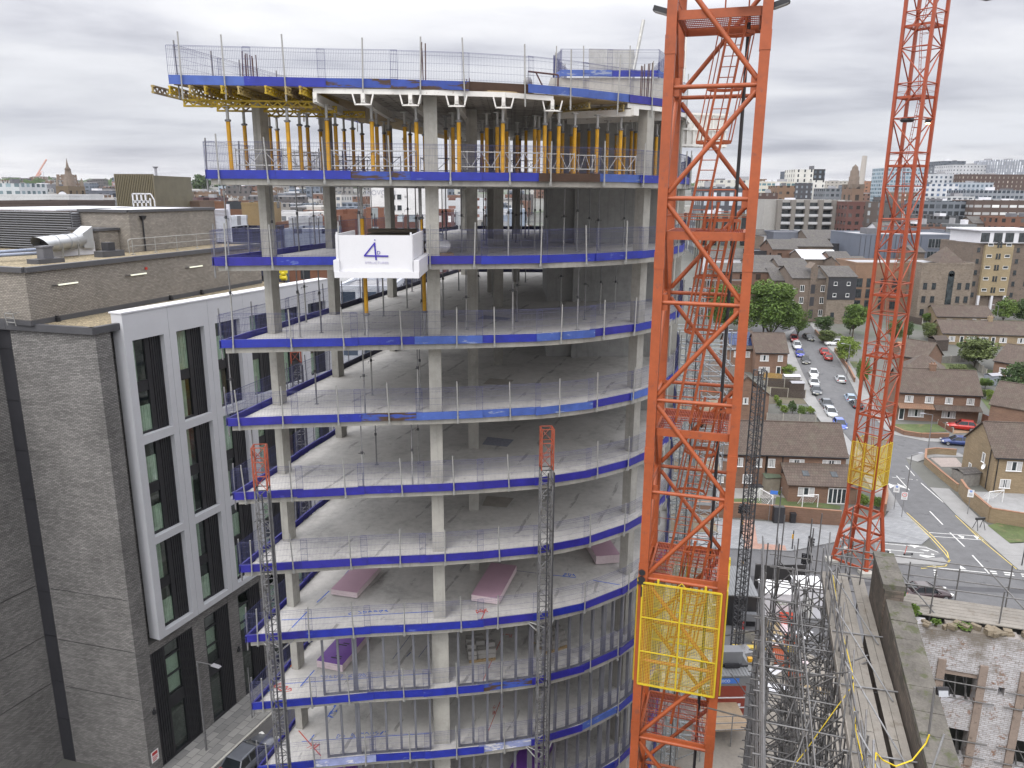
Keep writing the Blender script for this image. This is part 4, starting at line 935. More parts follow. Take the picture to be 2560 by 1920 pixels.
# block hanging into the frame at the top right corner
e = aty(2478, 2, 40)
t = Thing('crane_hook_block', 'dark rectangular load hanging at the top right edge of the view', 'crane load', (e.x, e.y, e.z + .2), .5)
t.add('crate', MB().box(-.75, .75, -.7, .7, 0, .8), M('weathered crate', (.16, .15, .13), .8, .3)); mb = MB()
for sx in (-.7, .7):
    for sy in (-.6, .6): mb.tube((sx, sy, .8), (0, 0, 3.5), .02, 5)
mb.tube((0, 0, 3.5), (0, 0, 30), .02, 5); t.add('sling', mb, m_dark)

# ================================================================== MAST CLIMBERS AND HOISTS
m_mast = M('grey mast steel', (0.17, 0.17, 0.175), 0.5, 0.3, 2, 0.4, spot=(0.08, 0.075, 0.07), spotamt=0.05)
m_mastd = M('dark mast steel', (0.055, 0.055, 0.06), 0.5, 0.3, 2, 0.3)
m_mastor = M('orange red mast top', (0.27, 0.058, 0.028), 0.5, 0.2, 2, spot=(0.2, 0.07, 0.03), spotamt=0.02)
def lattice_mast(name, label, x, y, z0, z1, w, top, mat, rz=0, dz=.5, rack=True, group=None, leg=.03):
    t = Thing(name, label, 'mast', (x, y, z0), rz, group)
    def seg(zs, ze, m, nm):
        b = MB(); h = w / 2
        for sx in (-h, h):
            for sy in (-h, h): b.bar((sx, sy, zs), (sx, sy, ze), leg * 1.7)
        n = max(1, round((ze - zs) / dz)); q = [(-h, -h), (h, -h), (h, h), (-h, h)]
        for i in range(n + 1):
            z = zs + (ze - zs) * i / n
            for f in range(4):
                a, c = q[f], q[(f + 1) % 4]
                b.bar((*a, z), (*c, z), leg)
                if i < n:
                    z2 = z + (ze - zs) / n
                    if (i + f) % 2: b.tube((*a, z), (*c, z2), leg * .42, 4)
                    else: b.tube((*c, z), (*a, z2), leg * .42, 4)
        t.add(nm, b, m)
    H = z1 - z0; k = 0; zs = 0
    while zs < H - top - .01:
        ze = min(zs + 6.0, H - top); seg(zs, ze, mat, 'mast_section'); zs = ze
    if top: seg(H - top, H, m_mastor, 'top_section')
    if rack: t.add('rack', MB().bar((w / 2 + .04, -w / 2, 0), (w / 2 + .04, -w / 2, H - top - .1), .06).bar((.03, -w / 2 - .05, 0), (.03, -w / 2 - .05, H - top - .1), .05), m_dark)
    return t
for i, (x, y, z1_) in enumerate(((1.36, 28.25, CZ - 8.75), (-9.25, 26.75, CZ - 9.05), (-10.35, 36.0, CZ - 6.3))):
    t = lattice_mast('mast_climber', ['slim grey lattice mast with an orange top section at the middle of the facade', 'slim grey lattice mast with an orange top section at the left corner', 'slim grey lattice mast in the gap beside the street, partly behind a column'][i], x, y, 0, z1_, .46, 1.65, m_mast, .12 if i != 2 else .3, group='orange-topped lattice masts')
    if i < 2:
        b = MB()
        for zt in (ZB[7] + .1, ZB[9] + .1, ZB[11] + .1):
            for s in (-1, 1): b.tube((s * .22, .2, zt), (s * .65, 1.1 - .15 * i, zt + .02), .03, 6)
            b.tube((-.65, 1.0, zt + .05), (.3, .2, zt + .05), .024, 6)
        t.add('wall_tie', b, m_galv)
e = atz(1838, 1660, .3)
t = lattice_mast('hoist_mast', 'dark square lattice hoist mast right of the near crane', e.x, e.y, 0, aty(1864, 925, e.y).z, .68, 0, m_mastd, .25, .5, True, leg=.045)
t.add('car', MB().box(-.5, .5, -1.7, -.5, .2, 2.4), m_galvd)
# scaffold stair tower and hoist behind the near crane
m_scl = M('bright scaffold tube', (0.36, 0.38, 0.40), 0.4, 0.25, 2, 0.5)
m_scd = M('weathered scaffold tube', (0.145, 0.142, 0.142), 0.5, 0.3, 3, 0.4, spot=(0.09, 0.085, 0.08), spotamt=0.05)
def scaffold(name, label, org, rz, nx, ny, dx, dy, heights, mat, lift=2.0, boards=None, r=.026, jitter=.0, diag=.5, group=None, over=1.0, skip=0.0, chunk=True):
    t = Thing(name, label, 'scaffold', org, rz, group); rnd = random.Random(len(label) * 7 + nx)
    H = heights; st = MB()
    for i in range(nx + 1):
        for j in range(ny + 1):
            if rnd.random() < skip: continue
            st.tube((i * dx + rnd.uniform(-jitter, jitter), j * dy + rnd.uniform(-jitter, jitter), 0), (i * dx + rnd.uniform(-jitter, jitter), j * dy + rnd.uniform(-jitter, jitter), H + rnd.uniform(.3, over)), r, 6)
    t.add('standards', st, mat); n = int(H / lift)
    for k in range(1, n + 1):
        lg = MB(); z = k * lift
        for j in range(ny + 1):
            for zz_ in ((z,) if k % 1 else (z, z + .95)): lg.tube((-.3, j * dy + .05, zz_ + rnd.uniform(-.03, .03)), (nx * dx + .3, j * dy + .05, zz_ + rnd.uniform(-.03, .03)), r, 6)
        for i in range(nx + 1): lg.tube((i * dx + .05, -.3, z + .06), (i * dx + .05, ny * dy + .3, z + .06 + rnd.uniform(-.03, .03)), r, 6)
        t.add('ledgers', lg, mat)
        if diag:
            dg = MB()
            for i in range(nx):
                for j in range(ny + 1):
                    if rnd.random() < diag: a, b = (i * dx, (i + 1) * dx) if rnd.random() < .5 else ((i + 1) * dx, i * dx); dg.tube((a, j * dy - .05, z - lift + .1), (b, j * dy - .05, z), r * .95, 6)
            for j in range(ny):
                for i in range(nx + 1):
                    if rnd.random() < diag: a, b = (j * dy, (j + 1) * dy) if rnd.random() < .5 else ((j + 1) * dy, j * dy); dg.tube((i * dx - .05, a, z - lift + .1), (i * dx - .05, b, z), r * .95, 6)
            if dg.v: t.add('braces', dg, mat)
        if boards and k in boards:
            b = MB()
            for q in range(int(ny * dy / .24)): b.box(-.1, nx * dx + .1, q * .24, q * .24 + .225, z + .09, z + .13)
            t.add('deck_boards', b, M('scaffold boards', (.33, .27, .19), .85, .25, 2))
    return t
scaffold('scaffold_tower', 'pale steel scaffold stair tower beside the concrete building behind the near crane', (10.0, 45.5, 0), -.1, 2, 2, 1.55, 1.35, 29.2, m_scl, 1.0, (9, 17, 21, 25), .028, .0, .8)
t = lattice_mast('hoist_mast', 'pale grey lattice hoist mast hugging the right side of the concrete building', 10.1, 42.0, 0, CZ - 5, .65, 0, m_scl, .1, .5, True, leg=.04)
b = MB()
for i in range(5): b.tube((11.4 + i * .25, 47.2 + (i % 2) * .4, 0), (11.4 + i * .25, 47.2 + (i % 2) * .4, CZ - 3.2 - i * .5), .03, 6)
one('scaffold_pole', b, m_scl, 'tall bare scaffold poles rising behind the near crane', 'scaffold poles', (11.4, 47.2, 0))
# wall formwork and debris netting on the right-hand end of the building
m_net = M('blue debris net', (0.06, 0.10, 0.35), 0.8, 0.2, 1)
t = Thing('wall_formwork', 'white steel wall formwork panel sticking out at the right end of the top deck', 'formwork', (9.6, 39.5, CZ + .9), .25)
b = MB(); b.box(-1.6, .9, 0, .12, 1.3, 2.9)
for i in range(8): b.box(-1.6 + i * .34, -1.54 + i * .34, -.1, 0, 1.3, 2.9)
for z in (1.35, 2.1, 2.8): b.box(-1.6, .9, -.14, -.1, z, z + .1)
t.add('panel', b, m_wform)
t = Thing('wall_formwork', 'tall pale wall formwork panel with props at the rear of the top deck', 'formwork', (8.6, 41.2, CZ + .5), .3)
b = MB(); b.box(-.9, .0, 0, .1, 2.9, 6.6); b.box(-.5, -.1, -.14, 0, 3, 7.3)
for z in (3.2, 4.4, 5.6): b.box(-.95, .0, -.1, 0, z, z + .12)
t.add('panel', b, m_wform); b = MB(); b.tube((-.4, -.1, 6.4), (-.9, -2.0, 3.0), .05, 6); t.add('prop', b, m_galv)
for k in range(1, 9):
    b = MB(); pts = resample(cut(FRONT, .84, .99), 1.2)
    for p, q in zip(pts, pts[1:]):
        b._add([(p[0] + .12, p[1], ZB[k] - .1 + .08 * math.sin(p[1])), (q[0] + .12, q[1], ZB[k] - .1), (q[0] + .12, q[1], ZB[k] + 1.5), (p[0] + .12, p[1], ZB[k] + 1.45)], [(0, 1, 2, 3)])
    one('debris_net', b, m_net, f'blue debris netting on the right end of the {nth(k)} slab below deck', 'net', (pts[0][0], pts[0][1], ZB[k]), group='blue debris nets at the right end')
# column starter walls behind the near crane: precast end wall
t = Thing('end_wall_panel', 'pale concrete end wall standing beyond the near crane at the right end of the building', 'wall', (8.9, 40.5, 0), 0)
for k in range(2, 12): t.add('wall_panel', MB().box(-.55, -.1, 0, 5, ZB[k] + SLT + .004, ZB[k - 1] - .004), m_conc)

# ================================================================== LOADING PLATFORM
m_wp = M('white platform paint', (0.58, 0.58, 0.605), 0.4, 0.03, 1.5, spot=(0.6, 0.58, 0.56), spotamt=-0.08)
m_logo = M('logo blue', (0.035, 0.02, 0.28), 0.5, 0.02)
PY = 25.7
pa, pb = aty(500 + 1113 * s1, 480 + 350 * s1, PY), aty(500 + 1715 * s1, 480 + 350 * s1, PY); pc = aty(500 + 1420 * s1, 480 + 650 * s1, PY); pd = aty(500 + 1420 * s1, 480 + 697 * s1, PY)
t = Thing('loading_platform', 'white steel loading platform cantilevered from the second slab with a blue logo on its front', 'loading platform', (pa.x, PY, pd.z))
X0, X1, Z0, Z1, ZP = 0, pb.x - pa.x, 0, pc.z - pd.z, pa.z - pd.z
b = MB(); b.box(X0, X1, 0, .05, Z1 + .01, ZP); fp = t.add('front_panel', b, m_wp)
b = MB(); b.box(X0 - .06, X0, .0, 3.0, Z1, ZP + .02); b.box(X0 - .03, X0 + .03, -.03, 0, Z1, ZP + .1); t.add('side_panel', b, m_wp)
b = MB(); b.box(X1, X1 + .06, .0, 3.0, Z1, ZP + .02); b.box(X1 - .03, X1 + .03, -.03, 0, Z1, ZP + .1); t.add('side_panel', b, m_wp)
b = MB(); b.box(X0 - .12, X1 + .25, -.12, 3.4, 0, .2); b.box(X0 - .12, X1 + .25, -.12, -.06, .2, .55) if 0 else None
b.box(X0 - .14, X0 + .05, -.1, 3.3, .2, .58); b.box(X1 + .08, X1 + .26, -.1, 3.3, .2, .58); t.add('base_frame', b, m_wp)
b = MB(); b.box(X0 + .05, X1 - .02, .06, 3.3, .21, .24); t.add('platform_floor', b, M('plate', (.3, .3, .3), .5))
b = MB()
for x in (X0 + .2, X1 - .1): b.bar((x, 2.4, -.05), (x, 7.5, -.05), .14, .2)
t.add('cantilever_beam', b, m_wp)
lg = MB(); sx = X1 / (1715 - 1113); fz = lambda y: ZP - (y - 350) * (ZP - Z1) / 300; fx = lambda x: (x - 1113) * sx
lg.bar((fx(1417), -.012, fz(408)), (fx(1426), -.012, fz(552)), .05, .02, (0, 1, 0)); lg.bar((fx(1419), -.014, fz(412)), (fx(1330), -.014, fz(518)), .045, .02, (0, 1, 0)); lg.bar((fx(1328), -.016, fz(517)), (fx(1526), -.016, fz(519)), .05, .02, (0, 1, 0))
lg.tube((fx(1420), -.0, fz(388)), (fx(1420), -.02, fz(388)), .02, 8)
t.add('logo', lg, m_logo, fp)
for s, px, py, sz, mt in (('D', 1448, 493, .16, m_logo), ('STRUCTURES', 1430, 575, .105, M('faint lettering', (.42, .40, .55), .6))):
    me = text_mesh(s, sz, mt); me.transform(Matrix.Translation((fx(px), -.008, fz(py))) @ Matrix.Rotation(math.pi / 2, 4, 'X') @ Matrix.Diagonal((1.25 if len(s) > 1 else 1, 1, 1, 1)))
    mk('lettering', me, fp)
for i, (px, y, dz0, k) in enumerate(((1322, 27.3, 0, 3), (1808, 28.0, 0, 3))):
    q = aty(500 + px * s1, 480 + 800 * s1, y + 1.2); z0 = ZB[3] + SLT
    yp = mk('yellow_prop', None, None, (q.x, q.y + .6, z0)); tag(yp, ['yellow prop turned upside down below the left of the white platform', 'yellow prop turned upside down below the right of the white platform'][i], 'prop')
    a, b2, c = yprop_meshes(ZB[2] - z0, 1.75)
    for nm, me in zip(('outer_tube', 'inner_tube', 'collar'), (a, b2, c)): me.transform(Matrix.Translation((0, 0, ZB[2] - z0)) @ Matrix.Rotation(math.pi, 4, 'X')); mk(nm, me, yp)
for i, (px, y) in enumerate(((1312, 30.0), (1792, 29.6))):
    q = aty(500 + px * s1, 480 + 100 * s1, y); z0 = ZB[2] + SLT
    yp = mk('yellow_prop', None, None, (q.x, q.y, z0)); tag(yp, ['dull yellow prop clamping the left beam of the white platform from above', 'dull yellow prop clamping the right beam of the white platform from above'][i], 'prop')
    for nm, me in zip(('outer_tube', 'inner_tube', 'collar'), yprop_meshes(ZB[1] - z0, 1.5)): mk(nm, me, yp)

# ================================================================== MATERIAL ON THE FLOORS
m_pink = M('pink board', (0.42, 0.27, 0.34), 0.7, 0.06, 1); m_pinke = M('board edges', (0.60, 0.50, 0.52), 0.8, 0.1, 8)
m_purp = M('purple wrap', (0.15, 0.055, 0.30), 0.5, 0.12, 1); m_print = M('dark print', (0.02, 0.02, 0.03), .6)
def stack(name, label, p, rz, l, w, h, n, m1, m2, prints=False):
    t = Thing(name, label, 'board stack', p, rz); b = MB(); b.box(0, l, 0, w, h - .012, h); t.add('top_board', b, m1); b = MB()
    for i in range(n): z = .06 + (h - .075) * i / n; b.box(random.uniform(-.012, .012), l + random.uniform(-.012, .012), random.uniform(-.01, .01), w + random.uniform(-.01, .01), z, z + (h - .08) / n - .008)
    t.add('board', b, m2); b = MB()
    for x in (.25, l / 2, l - .25): b.box(x - .05, x + .05, .02, w - .02, 0, .06)
    t.add('bearer', b, M('timber', (.28, .2, .11), .8))
    if prints:
        b = MB()
        for u, v, q in () if 0 else ((.35, .25, .5), (.5, .3, .3), (1.35, .5, .5), (1.5, .45, .3), (2.0, .6, .4)): b = MB(); b.box(u, u + .07, v, v + q, h + .003, h + .006); t.add('print', b, m_print)
    return t
def along(px0, py0, px1, py1, z): a, b = atz(px0, py0, z), atz(px1, py1, z); return a, math.atan2(b.y - a.y, b.x - a.x), (b - a).length
z7, z8, z10 = ZB[7] + SLT, ZB[8] + SLT, ZB[10] + SLT
q3 = lambda x, y: (540 + x * s2, 1395 + y * s2); q4 = lambda x, y: (1100 + x * s2, 1395 + y * s2)
a, rz, l = along(*q3(1115, 325), *q3(1305, 110), z7)
stack('plasterboard_stack', 'pale pink plasterboard stack on the seventh slab near the street side', a, rz, l, 1.25, .32, 5, m_pink, m_pinke)
a, rz, l = along(*q4(465, 378), *q4(605, 115), z7)
stack('plasterboard_stack', 'pale pink plasterboard stack on the seventh slab right of the front column', a, rz, l, 1.25, .36, 6, m_pink, m_pinke)
a, rz, l = along(*q4(1435, -60 + 200), *q4(1440, -140), z7 + .0)
stack('plasterboard_stack', 'low pink board stack on the seventh slab beside the right corner column', atz(*q4(1420, 45), z7), 1.75, 2.3, 1.2, .5, 6, m_pink, m_pinke)
a, rz, l = along(*q3(1000, 908), *q3(1180, 690), z8)
stack('plasterboard_stack', 'bright purple wrapped board stack with black print on the eighth slab', a, rz, 2.9, 1.25, .40, 5, m_purp, m_pinke, True)
a = atz(*q4(750, 1800), z10)
stack('plasterboard_stack', 'dark purple board stack on the lowest visible floor', a, 1.2, 3, 1.25, .6, 5, m_purp, m_purp)
stack('plasterboard_stack', 'dark purple board stack at the bottom edge left of the front column', atz(*q3(1050, 1760), z10), 1.1, 3, 1.25, .6, 5, m_purp, m_purp)
m_block = M('grey block', (0.27, 0.26, 0.245), 0.85, 0.2, 2)
for i, (px, py, rz) in enumerate(((320, 765, .2), (870, 690, .5))):
    p = atz(*q4(px, py), z8); t = Thing('block_pallet', ['pallet heaped with grey blocks on the eighth slab right of the front column', 'pallet of grey blocks behind the middle lattice mast on the eighth slab'][i], 'pallet', p, rz)
    b = MB()
    for y in (-.5, 0, .5): b.box(-.6, .6, y - .05, y + .05, 0, .1)
    for x in range(6): b.box(-.6 + x * .22, -.5 + x * .22, -.55, .55, .1, .13)
    t.add('pallet', b, M('timber', (.28, .2, .11), .8))
    rnd = random.Random(i + 4); b = MB()
    for zl_ in range(3):
        for x in range(3):
            for y in range(5):
                if zl_ == 2 and rnd.random() < .55: continue
                if zl_ == 1 and x == 2 and rnd.random() < .4: continue
                b.cbox((-.42 + x * .42 + rnd.uniform(-.03, .03), -.42 + y * .21 + rnd.uniform(-.02, .02), .24 + zl_ * .215), (.40, .19, .2), rnd.uniform(-.1, .1) * zl_)
    t.add('blocks', b, m_block)
p = aty(1100, 632, 31.2); t = Thing('bag', 'slumped white bulk bag on a pallet on the second slab below the deck', 'bulk bag', (p.x - .1, 31.2, ZB[2] + SLT), .2)
def blob(c, r, seed, n=14, m=9, amp=.16):
    rnd = random.Random(seed); ph = [rnd.uniform(0, 6) for _ in range(6)]; b = MB(); vs = []
    for j in range(m + 1):
        v = math.pi * j / m
        for i in range(n):
            u = 2 * math.pi * i / n; k = 1 + amp * (math.sin(3 * u + ph[0] + v) * .5 + math.sin(5 * u + ph[1] - 2 * v) * .35 + math.sin(4 * v + ph[2]) * .4)
            sx = math.copysign(abs(math.cos(u)) ** .7, math.cos(u)); sy = math.copysign(abs(math.sin(u)) ** .7, math.sin(u))
            vs.append((c[0] + r[0] * math.sin(v) ** .6 * sx * k, c[1] + r[1] * math.sin(v) ** .6 * sy * k, c[2] + r[2] * math.cos(v) * k))
    b._add(vs, [(j * n + i, j * n + (i + 1) % n, (j + 1) * n + (i + 1) % n, (j + 1) * n + i)[::-1] for j in range(m) for i in range(n)], True); return b
t.add('sack', blob((0, 0, .38), (.50, .42, .28), 3), M('white bag', (.55, .55, .57), .8, .12, 2)); t.add('sheeting', blob((-.1, .1, .72), (.42, .36, .16), 5, amp=.3), M('polythene', (.30, .31, .35), .3, .3, 3)); t.add('pallet', MB().box(-.6, .6, -.5, .5, 0, .12), M('timber', (.28, .2, .11), .8))
t = Thing('tube_stack', 'dark bundle of formwork beams stacked behind the white platform', 'beam stack', (aty(1000, 590, 32).x, 32, ZB[2] + SLT), .1); b = MB(); rnd = random.Random(2)
for j in range(6):
    for i in range(7): b.bar((-1.3 + rnd.uniform(-.1, .1), i * .16, .08 + j * .17), (1.3 + rnd.uniform(-.1, .1), i * .16, .08 + j * .17), .09, .12)
t.add('beams', b, M('old beams', (.10, .085, .065), .8, .35, 3))
# chalk and paint marks on the floors: thin sheets 4 mm above the slab
m_chb = M('blue chalk', (0.03, 0.11, 0.52), .9, .3, 6); m_chr = M('red paint mark', (.42, .07, .05), .9, .3, 6); m_chd = M('faded blue line', (.10, .12, .22), .9, .3, 6)
def mark(pts, z, wd, mat, label, scrib=()):
    b = MB(); P = [atz(px, py, z) for px, py in pts]
    for p, q in zip(P, P[1:]): d = (q - p).normalized(); s = Vector((-d.y, d.x, 0)) * wd / 2; b._add([p - s, q - s, q + s, p + s], [(0, 1, 2, 3)])
    rnd = random.Random(int(pts[0][0]))
    for (p0, p1, h) in scrib:      # a run of scrawled capitals
        a, c = atz(*p0, z), atz(*p1, z); d = (c - a); n = max(3, int(d.length / .2)); u = d.normalized(); v = Vector((-u.y, u.x, 0)) * h
        for i in range(n):
            o = a + d * (i + .1) / n; wv = d * .75 / n
            if rnd.random() < .16: continue
            k = [o + v * rnd.choice((0, 1)) + wv * rnd.random() * .3, o + v * rnd.random() + wv, o + v * rnd.choice((0, .5, 1)) + wv * rnd.random(), o + v * rnd.random(), o + v + wv * rnd.random()]
            for p, q in zip(k, k[1:]):
                if (q - p).length < .02: continue
                e = (q - p).normalized(); s = Vector((-e.y, e.x, 0)) * wd * .34; b._add([p - s, q - s, q + s, p + s], [(0, 1, 2, 3)])
    for i, v in enumerate(b.v): b.v[i] = (v[0], v[1], z + .004 + .0004 * (i // 4 % 12))
    c = b.v[0]; one('floor_marking', b, mat, label, 'floor marking', (c[0], c[1], z))
g1 = lambda x, y: (760 + x * .217, 1490 + y * .217); g2 = lambda x, y: (700 + x * .217, 1640 + y * .217); g3 = lambda x, y: (1380 + x * .1085, 1400 + y * .1085)
mark([g1(-260, 275), g1(100, 258), g1(700, 225), g1(1480, 178)], z7, .045, m_chb, 'long blue chalk line with scrawled capitals on the seventh slab', [(g1(390, 222), g1(560, 215), .2), (g1(610, 210), g1(980, 190), .22)])
mark([q3(600, 550), q3(720, 425)], z7, .05, m_chb, 'short blue chalk diagonal at the left front of the seventh slab')
mark([q3(797, 352), q3(895, 260)], z7, .05, m_chb, 'short blue chalk dash left of the pink boards'); mark([q3(1020, 132), q3(1050, 98)], z7, .05, m_chb, 'blue chalk dash behind the left pink boards')
mark([g3(20, 348), g3(550, 410)], z7, .05, m_chb, 'blue chalk mark with scrawled figures near the right of the seventh slab', [(g3(240, 370), g3(560, 395), .28)])
mark([q4(600, 595 - 495), q4(762, 615 - 495)], z7, .04, m_chd, 'faint blue line right of the right pink boards'); mark([g3(955, 470), g3(1560, 575)], z7, .05, m_chb, 'blue chalk line by the right corner column')
mark([q4(290, 430), q4(350, 420)], z7, .06, m_chr, 'red paint scrawl below the right pink boards', [(q4(290, 440), q4(385, 425), .3)]); mark([q4(325, 490), q4(365, 400)], z7, .05, m_chr, 'red paint arrow below the right pink boards')
mark([g2(60, 320), g2(700, 275), g2(1740, 200)], z8, .03, m_chb, 'thin blue line along the front of the eighth slab', [(g2(450, 262), g2(1000, 235), .2)])
mark([g2(235, 350), g2(395, 165)], z8, .05, m_chb, 'blue chalk diagonal on the eighth slab front'); mark([q3(455, 1015), q3(520, 1050)], z8, .07, m_chr, 'red scrawl at the left corner of the eighth slab', [(q3(450, 1010), q3(560, 1075), .35)]); mark([q3(410, 1050), q3(450, 1040)], z8, .12, m_chb, 'blue blot at the left corner of the eighth slab')
mark([q3(1540, 605), q3(1395, 800)], z8, .03, m_chd, 'thin setting-out line on the eighth slab left of the column'); mark([q3(1690, 665), q3(1600, 785)], z8, .03, m_chd, 'second thin setting-out line beside the front column'); mark([q3(1505, 780), q3(1540, 745)], z8, .05, m_chd, 'small blue arrow on the eighth slab')
mark([q4(500, 600), q4(340, 970)], z8, .03, m_chr, 'thin red line past the block pallet', [(q4(480, 625), q4(570, 630), .3)])
z9 = ZB[9] + SLT
mark([g2(250, 985), g2(860, 945), g2(1750, 890)], z9, .035, m_chb, 'blue chalk line with scrawled capitals on the ninth slab', [(g2(645, 950), g2(1255, 905), .26)])
mark([g2(525, 735), g2(650, 560)], z9, .05, m_chb, 'blue chalk word by a line at the rear left of the ninth slab', [(g2(610, 720), g2(700, 560), .3)]); mark([g2(345, 970), g2(395, 905)], z9, .05, m_chb, 'short blue dash on the ninth slab front')
mark([g2(215, 860), g2(310, 970), g2(470, 1150)], z9, .05, m_chr, 'red diagonal and scrawl at the left of the ninth slab', [(g2(300, 1060), g2(410, 1090), .4)]); mark([q4(495, 1085), q4(370, 1400)], z9, .03, m_chr, 'thin red line on the ninth slab', [(q4(415, 1195), q4(505, 1200), .3), (q4(415, 1240), q4(450, 1240), .3)])
for i, (k, pts) in enumerate(((3, [(1193, 797), (1268, 800), (1278, 795), (1210, 788)]), (5, [(1205, 1111), (1268, 1117), (1285, 1099), (1219, 1092)]), (6, [(1205, 1264), (1266, 1269), (1285, 1245), (1217, 1239)]), (4, [(1207, 960), (1270, 962), (1285, 950), (1225, 945)]))):
    z = ZB[k] + SLT; P = [atz(px, py, z + .004) for px, py in pts]; b = MB(); b._add(P, [(0, 1, 2, 3)])
    one('riser_cover', b, M('riser cover', (.30, .28, .25), .85, .2, 2) if k in (4, 6) else M('riser mesh', (.23, .24, .29), .8, .3, 9), f'flat riser cover panel by the middle column on the {nth(k)} slab below deck', 'cover', P[0], group='riser covers beside the middle column')
# metal stud framing on the lower floors
m_stud = M('galvanised stud', (0.20, 0.205, 0.235), 0.4, 0.12, 2, 0.5)
inner = [(x - .35 * 0, y + .38) for x, y in cut(FRONT, .02, .62)]
for k in (8, 9, 10):
    pts = resample(inner, .62); z0, z1_ = ZB[k] + SLT, ZB[k - 1] - .012
    for i, (x, y) in enumerate(pts):
        if i < 3 or abs(x + 3.0) < .45: continue
        j = min(i, len(pts) - 2); rz = math.atan2(pts[j + 1][1] - pts[j][1], pts[j + 1][0] - pts[j][0])
        b = MB(); b.box(-.045, .045, -.075, -.07, 0, z1_ - z0); b.box(-.045, -.04, -.07, .07, 0, z1_ - z0); b.box(.04, .045, -.07, .07, 0, z1_ - z0)
        if i % 6 == 5: b.box(.06, .15, -.075, .07, 0, z1_ - z0)
        one('metal_stud', b, m_stud, f'grey metal wall stud on the {nth(k)} slab below deck, {nth(i - 3)} from the left', 'stud', (x, y, z0), rz, 'metal studs of the facade framing', world=False)
    for seg, (i0, i1) in enumerate(((3, None), (None, None))):
        if seg: continue
        for side_, P in (('left of', [p for p in pts[3:] if p[0] < -3.3]), ('right of', [p for p in pts[3:] if p[0] > -2.7])):
            for hn, zt_ in (('head', z1_ + .002), ('floor', z0 + .012)):
                b = MB()
                for p, q in zip(P, P[1:]): b.bar((*p, zt_), (*q, zt_), .15, .02)
                one('stud_track', b, m_stud, f'grey {hn} track of the studs {side_} the front column, {nth(k)} slab below deck', 'track', (*P[0], zt_))
# core top: blue barriers, board and starter bars
CT = [(3.0, 46.0), (1.75, 39.85), (7.65, 39.85), (7.65, 46)]
guard(CT, CZ + 5.3, ['pale', 'blue', 'pale', 'pale', 'blue', 'pale'], 'concrete core top', 'left end', post=ME_POST2, outw=.05)
t = Thing('shutter', 'grey formwork panel lying propped on top of the concrete core', 'formwork', (4.9, 41.2, CZ + 5.5), .1); t.add('panel', MB().cbox((0, 0, .75), (2.3, .1, 1.5), 0, -.2), m_core); t.add('prop', MB().tube((.9, -.6, 0), (1.6, .3, 2.9), .09, 8), m_galv)
m_reb = M('rusty rebar', (0.07, 0.032, 0.022), .8, .3, 8)
for i, (px, n, y, h) in enumerate(((617, 4, 29.8, 1.35), (633, 4, 30.4, 1.35), (1060, 3, 29.2, 1.55), (1171, 4, 33.4, 1.0), (1611, 3, 33.3, 1.6), (1626, 3, 33.6, 1.6))):
    p = aty(px, 190, y); b = MB(); rnd = random.Random(i)
    for j in range(n): b.tube((p.x + (j - n / 2) * .09, y + (j % 2) * .2, CZ + 3.5), (p.x + (j - n / 2) * .07 + rnd.uniform(-.05, .05), y + (j % 2) * .2, CZ + 3.5 + h + rnd.uniform(-.1, .1)), .022, 5)
    one('starter_bars', b, m_reb, ['rusty starter bars leaning at the left of the top deck', 'second clump of rusty starter bars at the left of the top deck', 'three tall starter bars above the front column', 'short starter bars near the middle of the top deck', 'rusty starter bars at the right of the top deck', 'rusty starter bars next to the near crane on the top deck'][i], 'rebar', (p.x, y, CZ + 3.5))
p = aty(1320, 190, 31); t = Thing('rebar_davit', 'rusty steel davit arm with a round weight hanging on the top deck', 'davit', (p.x, 31, CZ + 3.5), .1)
b = MB(); b.path([(0, 0, .95), (1.15, 0, .85), (1.15, 0, 0)], .035, 6); b.tube((.3, 0, .92), (.8, 0, 0), .03, 6); t.add('arm', b, m_reb); t.add('weight', blob((0, 0, .55), (.17, .17, .2), 2, 10, 6, .05), m_galvd); t.add('chain', MB().tube((0, 0, .7), (0, 0, .95), .012, 5), m_dark)
# ================================================================== ROADS AND GROUND EAST OF THE SITE
def atg(px, py, dz=0.0):      # pixel -> the ground sheet
    z = 0.0
    for _ in range(30):
        p = atz(px, py, z); z = terr(p.y)
    return Vector((p.x, p.y, z + dz))
S6 = 840 / 2212; S7 = 800 / 2212
def Z6(x, y): return (1720 + x * S6, 380 + y * S6)
def Z7(x, y): return (1760 + x * S7, 980 + y * S7)
def Z8(x, y): return (1720 + x * S6, 1320 + y * S6)
def g6(x, y, dz=0): return atg(*Z6(x, y), dz)
def g7(x, y, dz=0): return atg(*Z7(x, y), dz)
m_pavel = M('concrete pavement', (0.215, 0.213, 0.21), 0.9, 0.14, 0.7, spot=(0.20, 0.20, 0.20), spotamt=0.02)
m_plaza = brick('grey paviours', (0.20, 0.205, 0.215), (0.255, 0.26, 0.265), (0.15, 0.15, 0.15), 0.5, 0.25, .85, .01); flags(m_plaza)
m_redpav = brick('red paviours', (0.30, 0.17, 0.13), (0.36, 0.22, 0.17), (0.2, 0.14, 0.12), 0.3, 0.15, .85, .01); flags(m_redpav)
m_line = M('white road paint', (0.50, 0.50, 0.485), 0.75, 0.2, 2, spot=(0.17, 0.17, 0.17), spotamt=0.03, spotscale=5)
m_yline = M('yellow road paint', (0.52, 0.40, 0.10), 0.7, 0.15, 2, spot=(0.25, 0.22, 0.12), spotamt=-0.04, spotscale=5)
m_grass = M('lawn', (0.066, 0.088, 0.030), 0.95, 0.4, 0.5, spot=(0.12, 0.11, 0.05), spotamt=0.07, spotscale=.6)
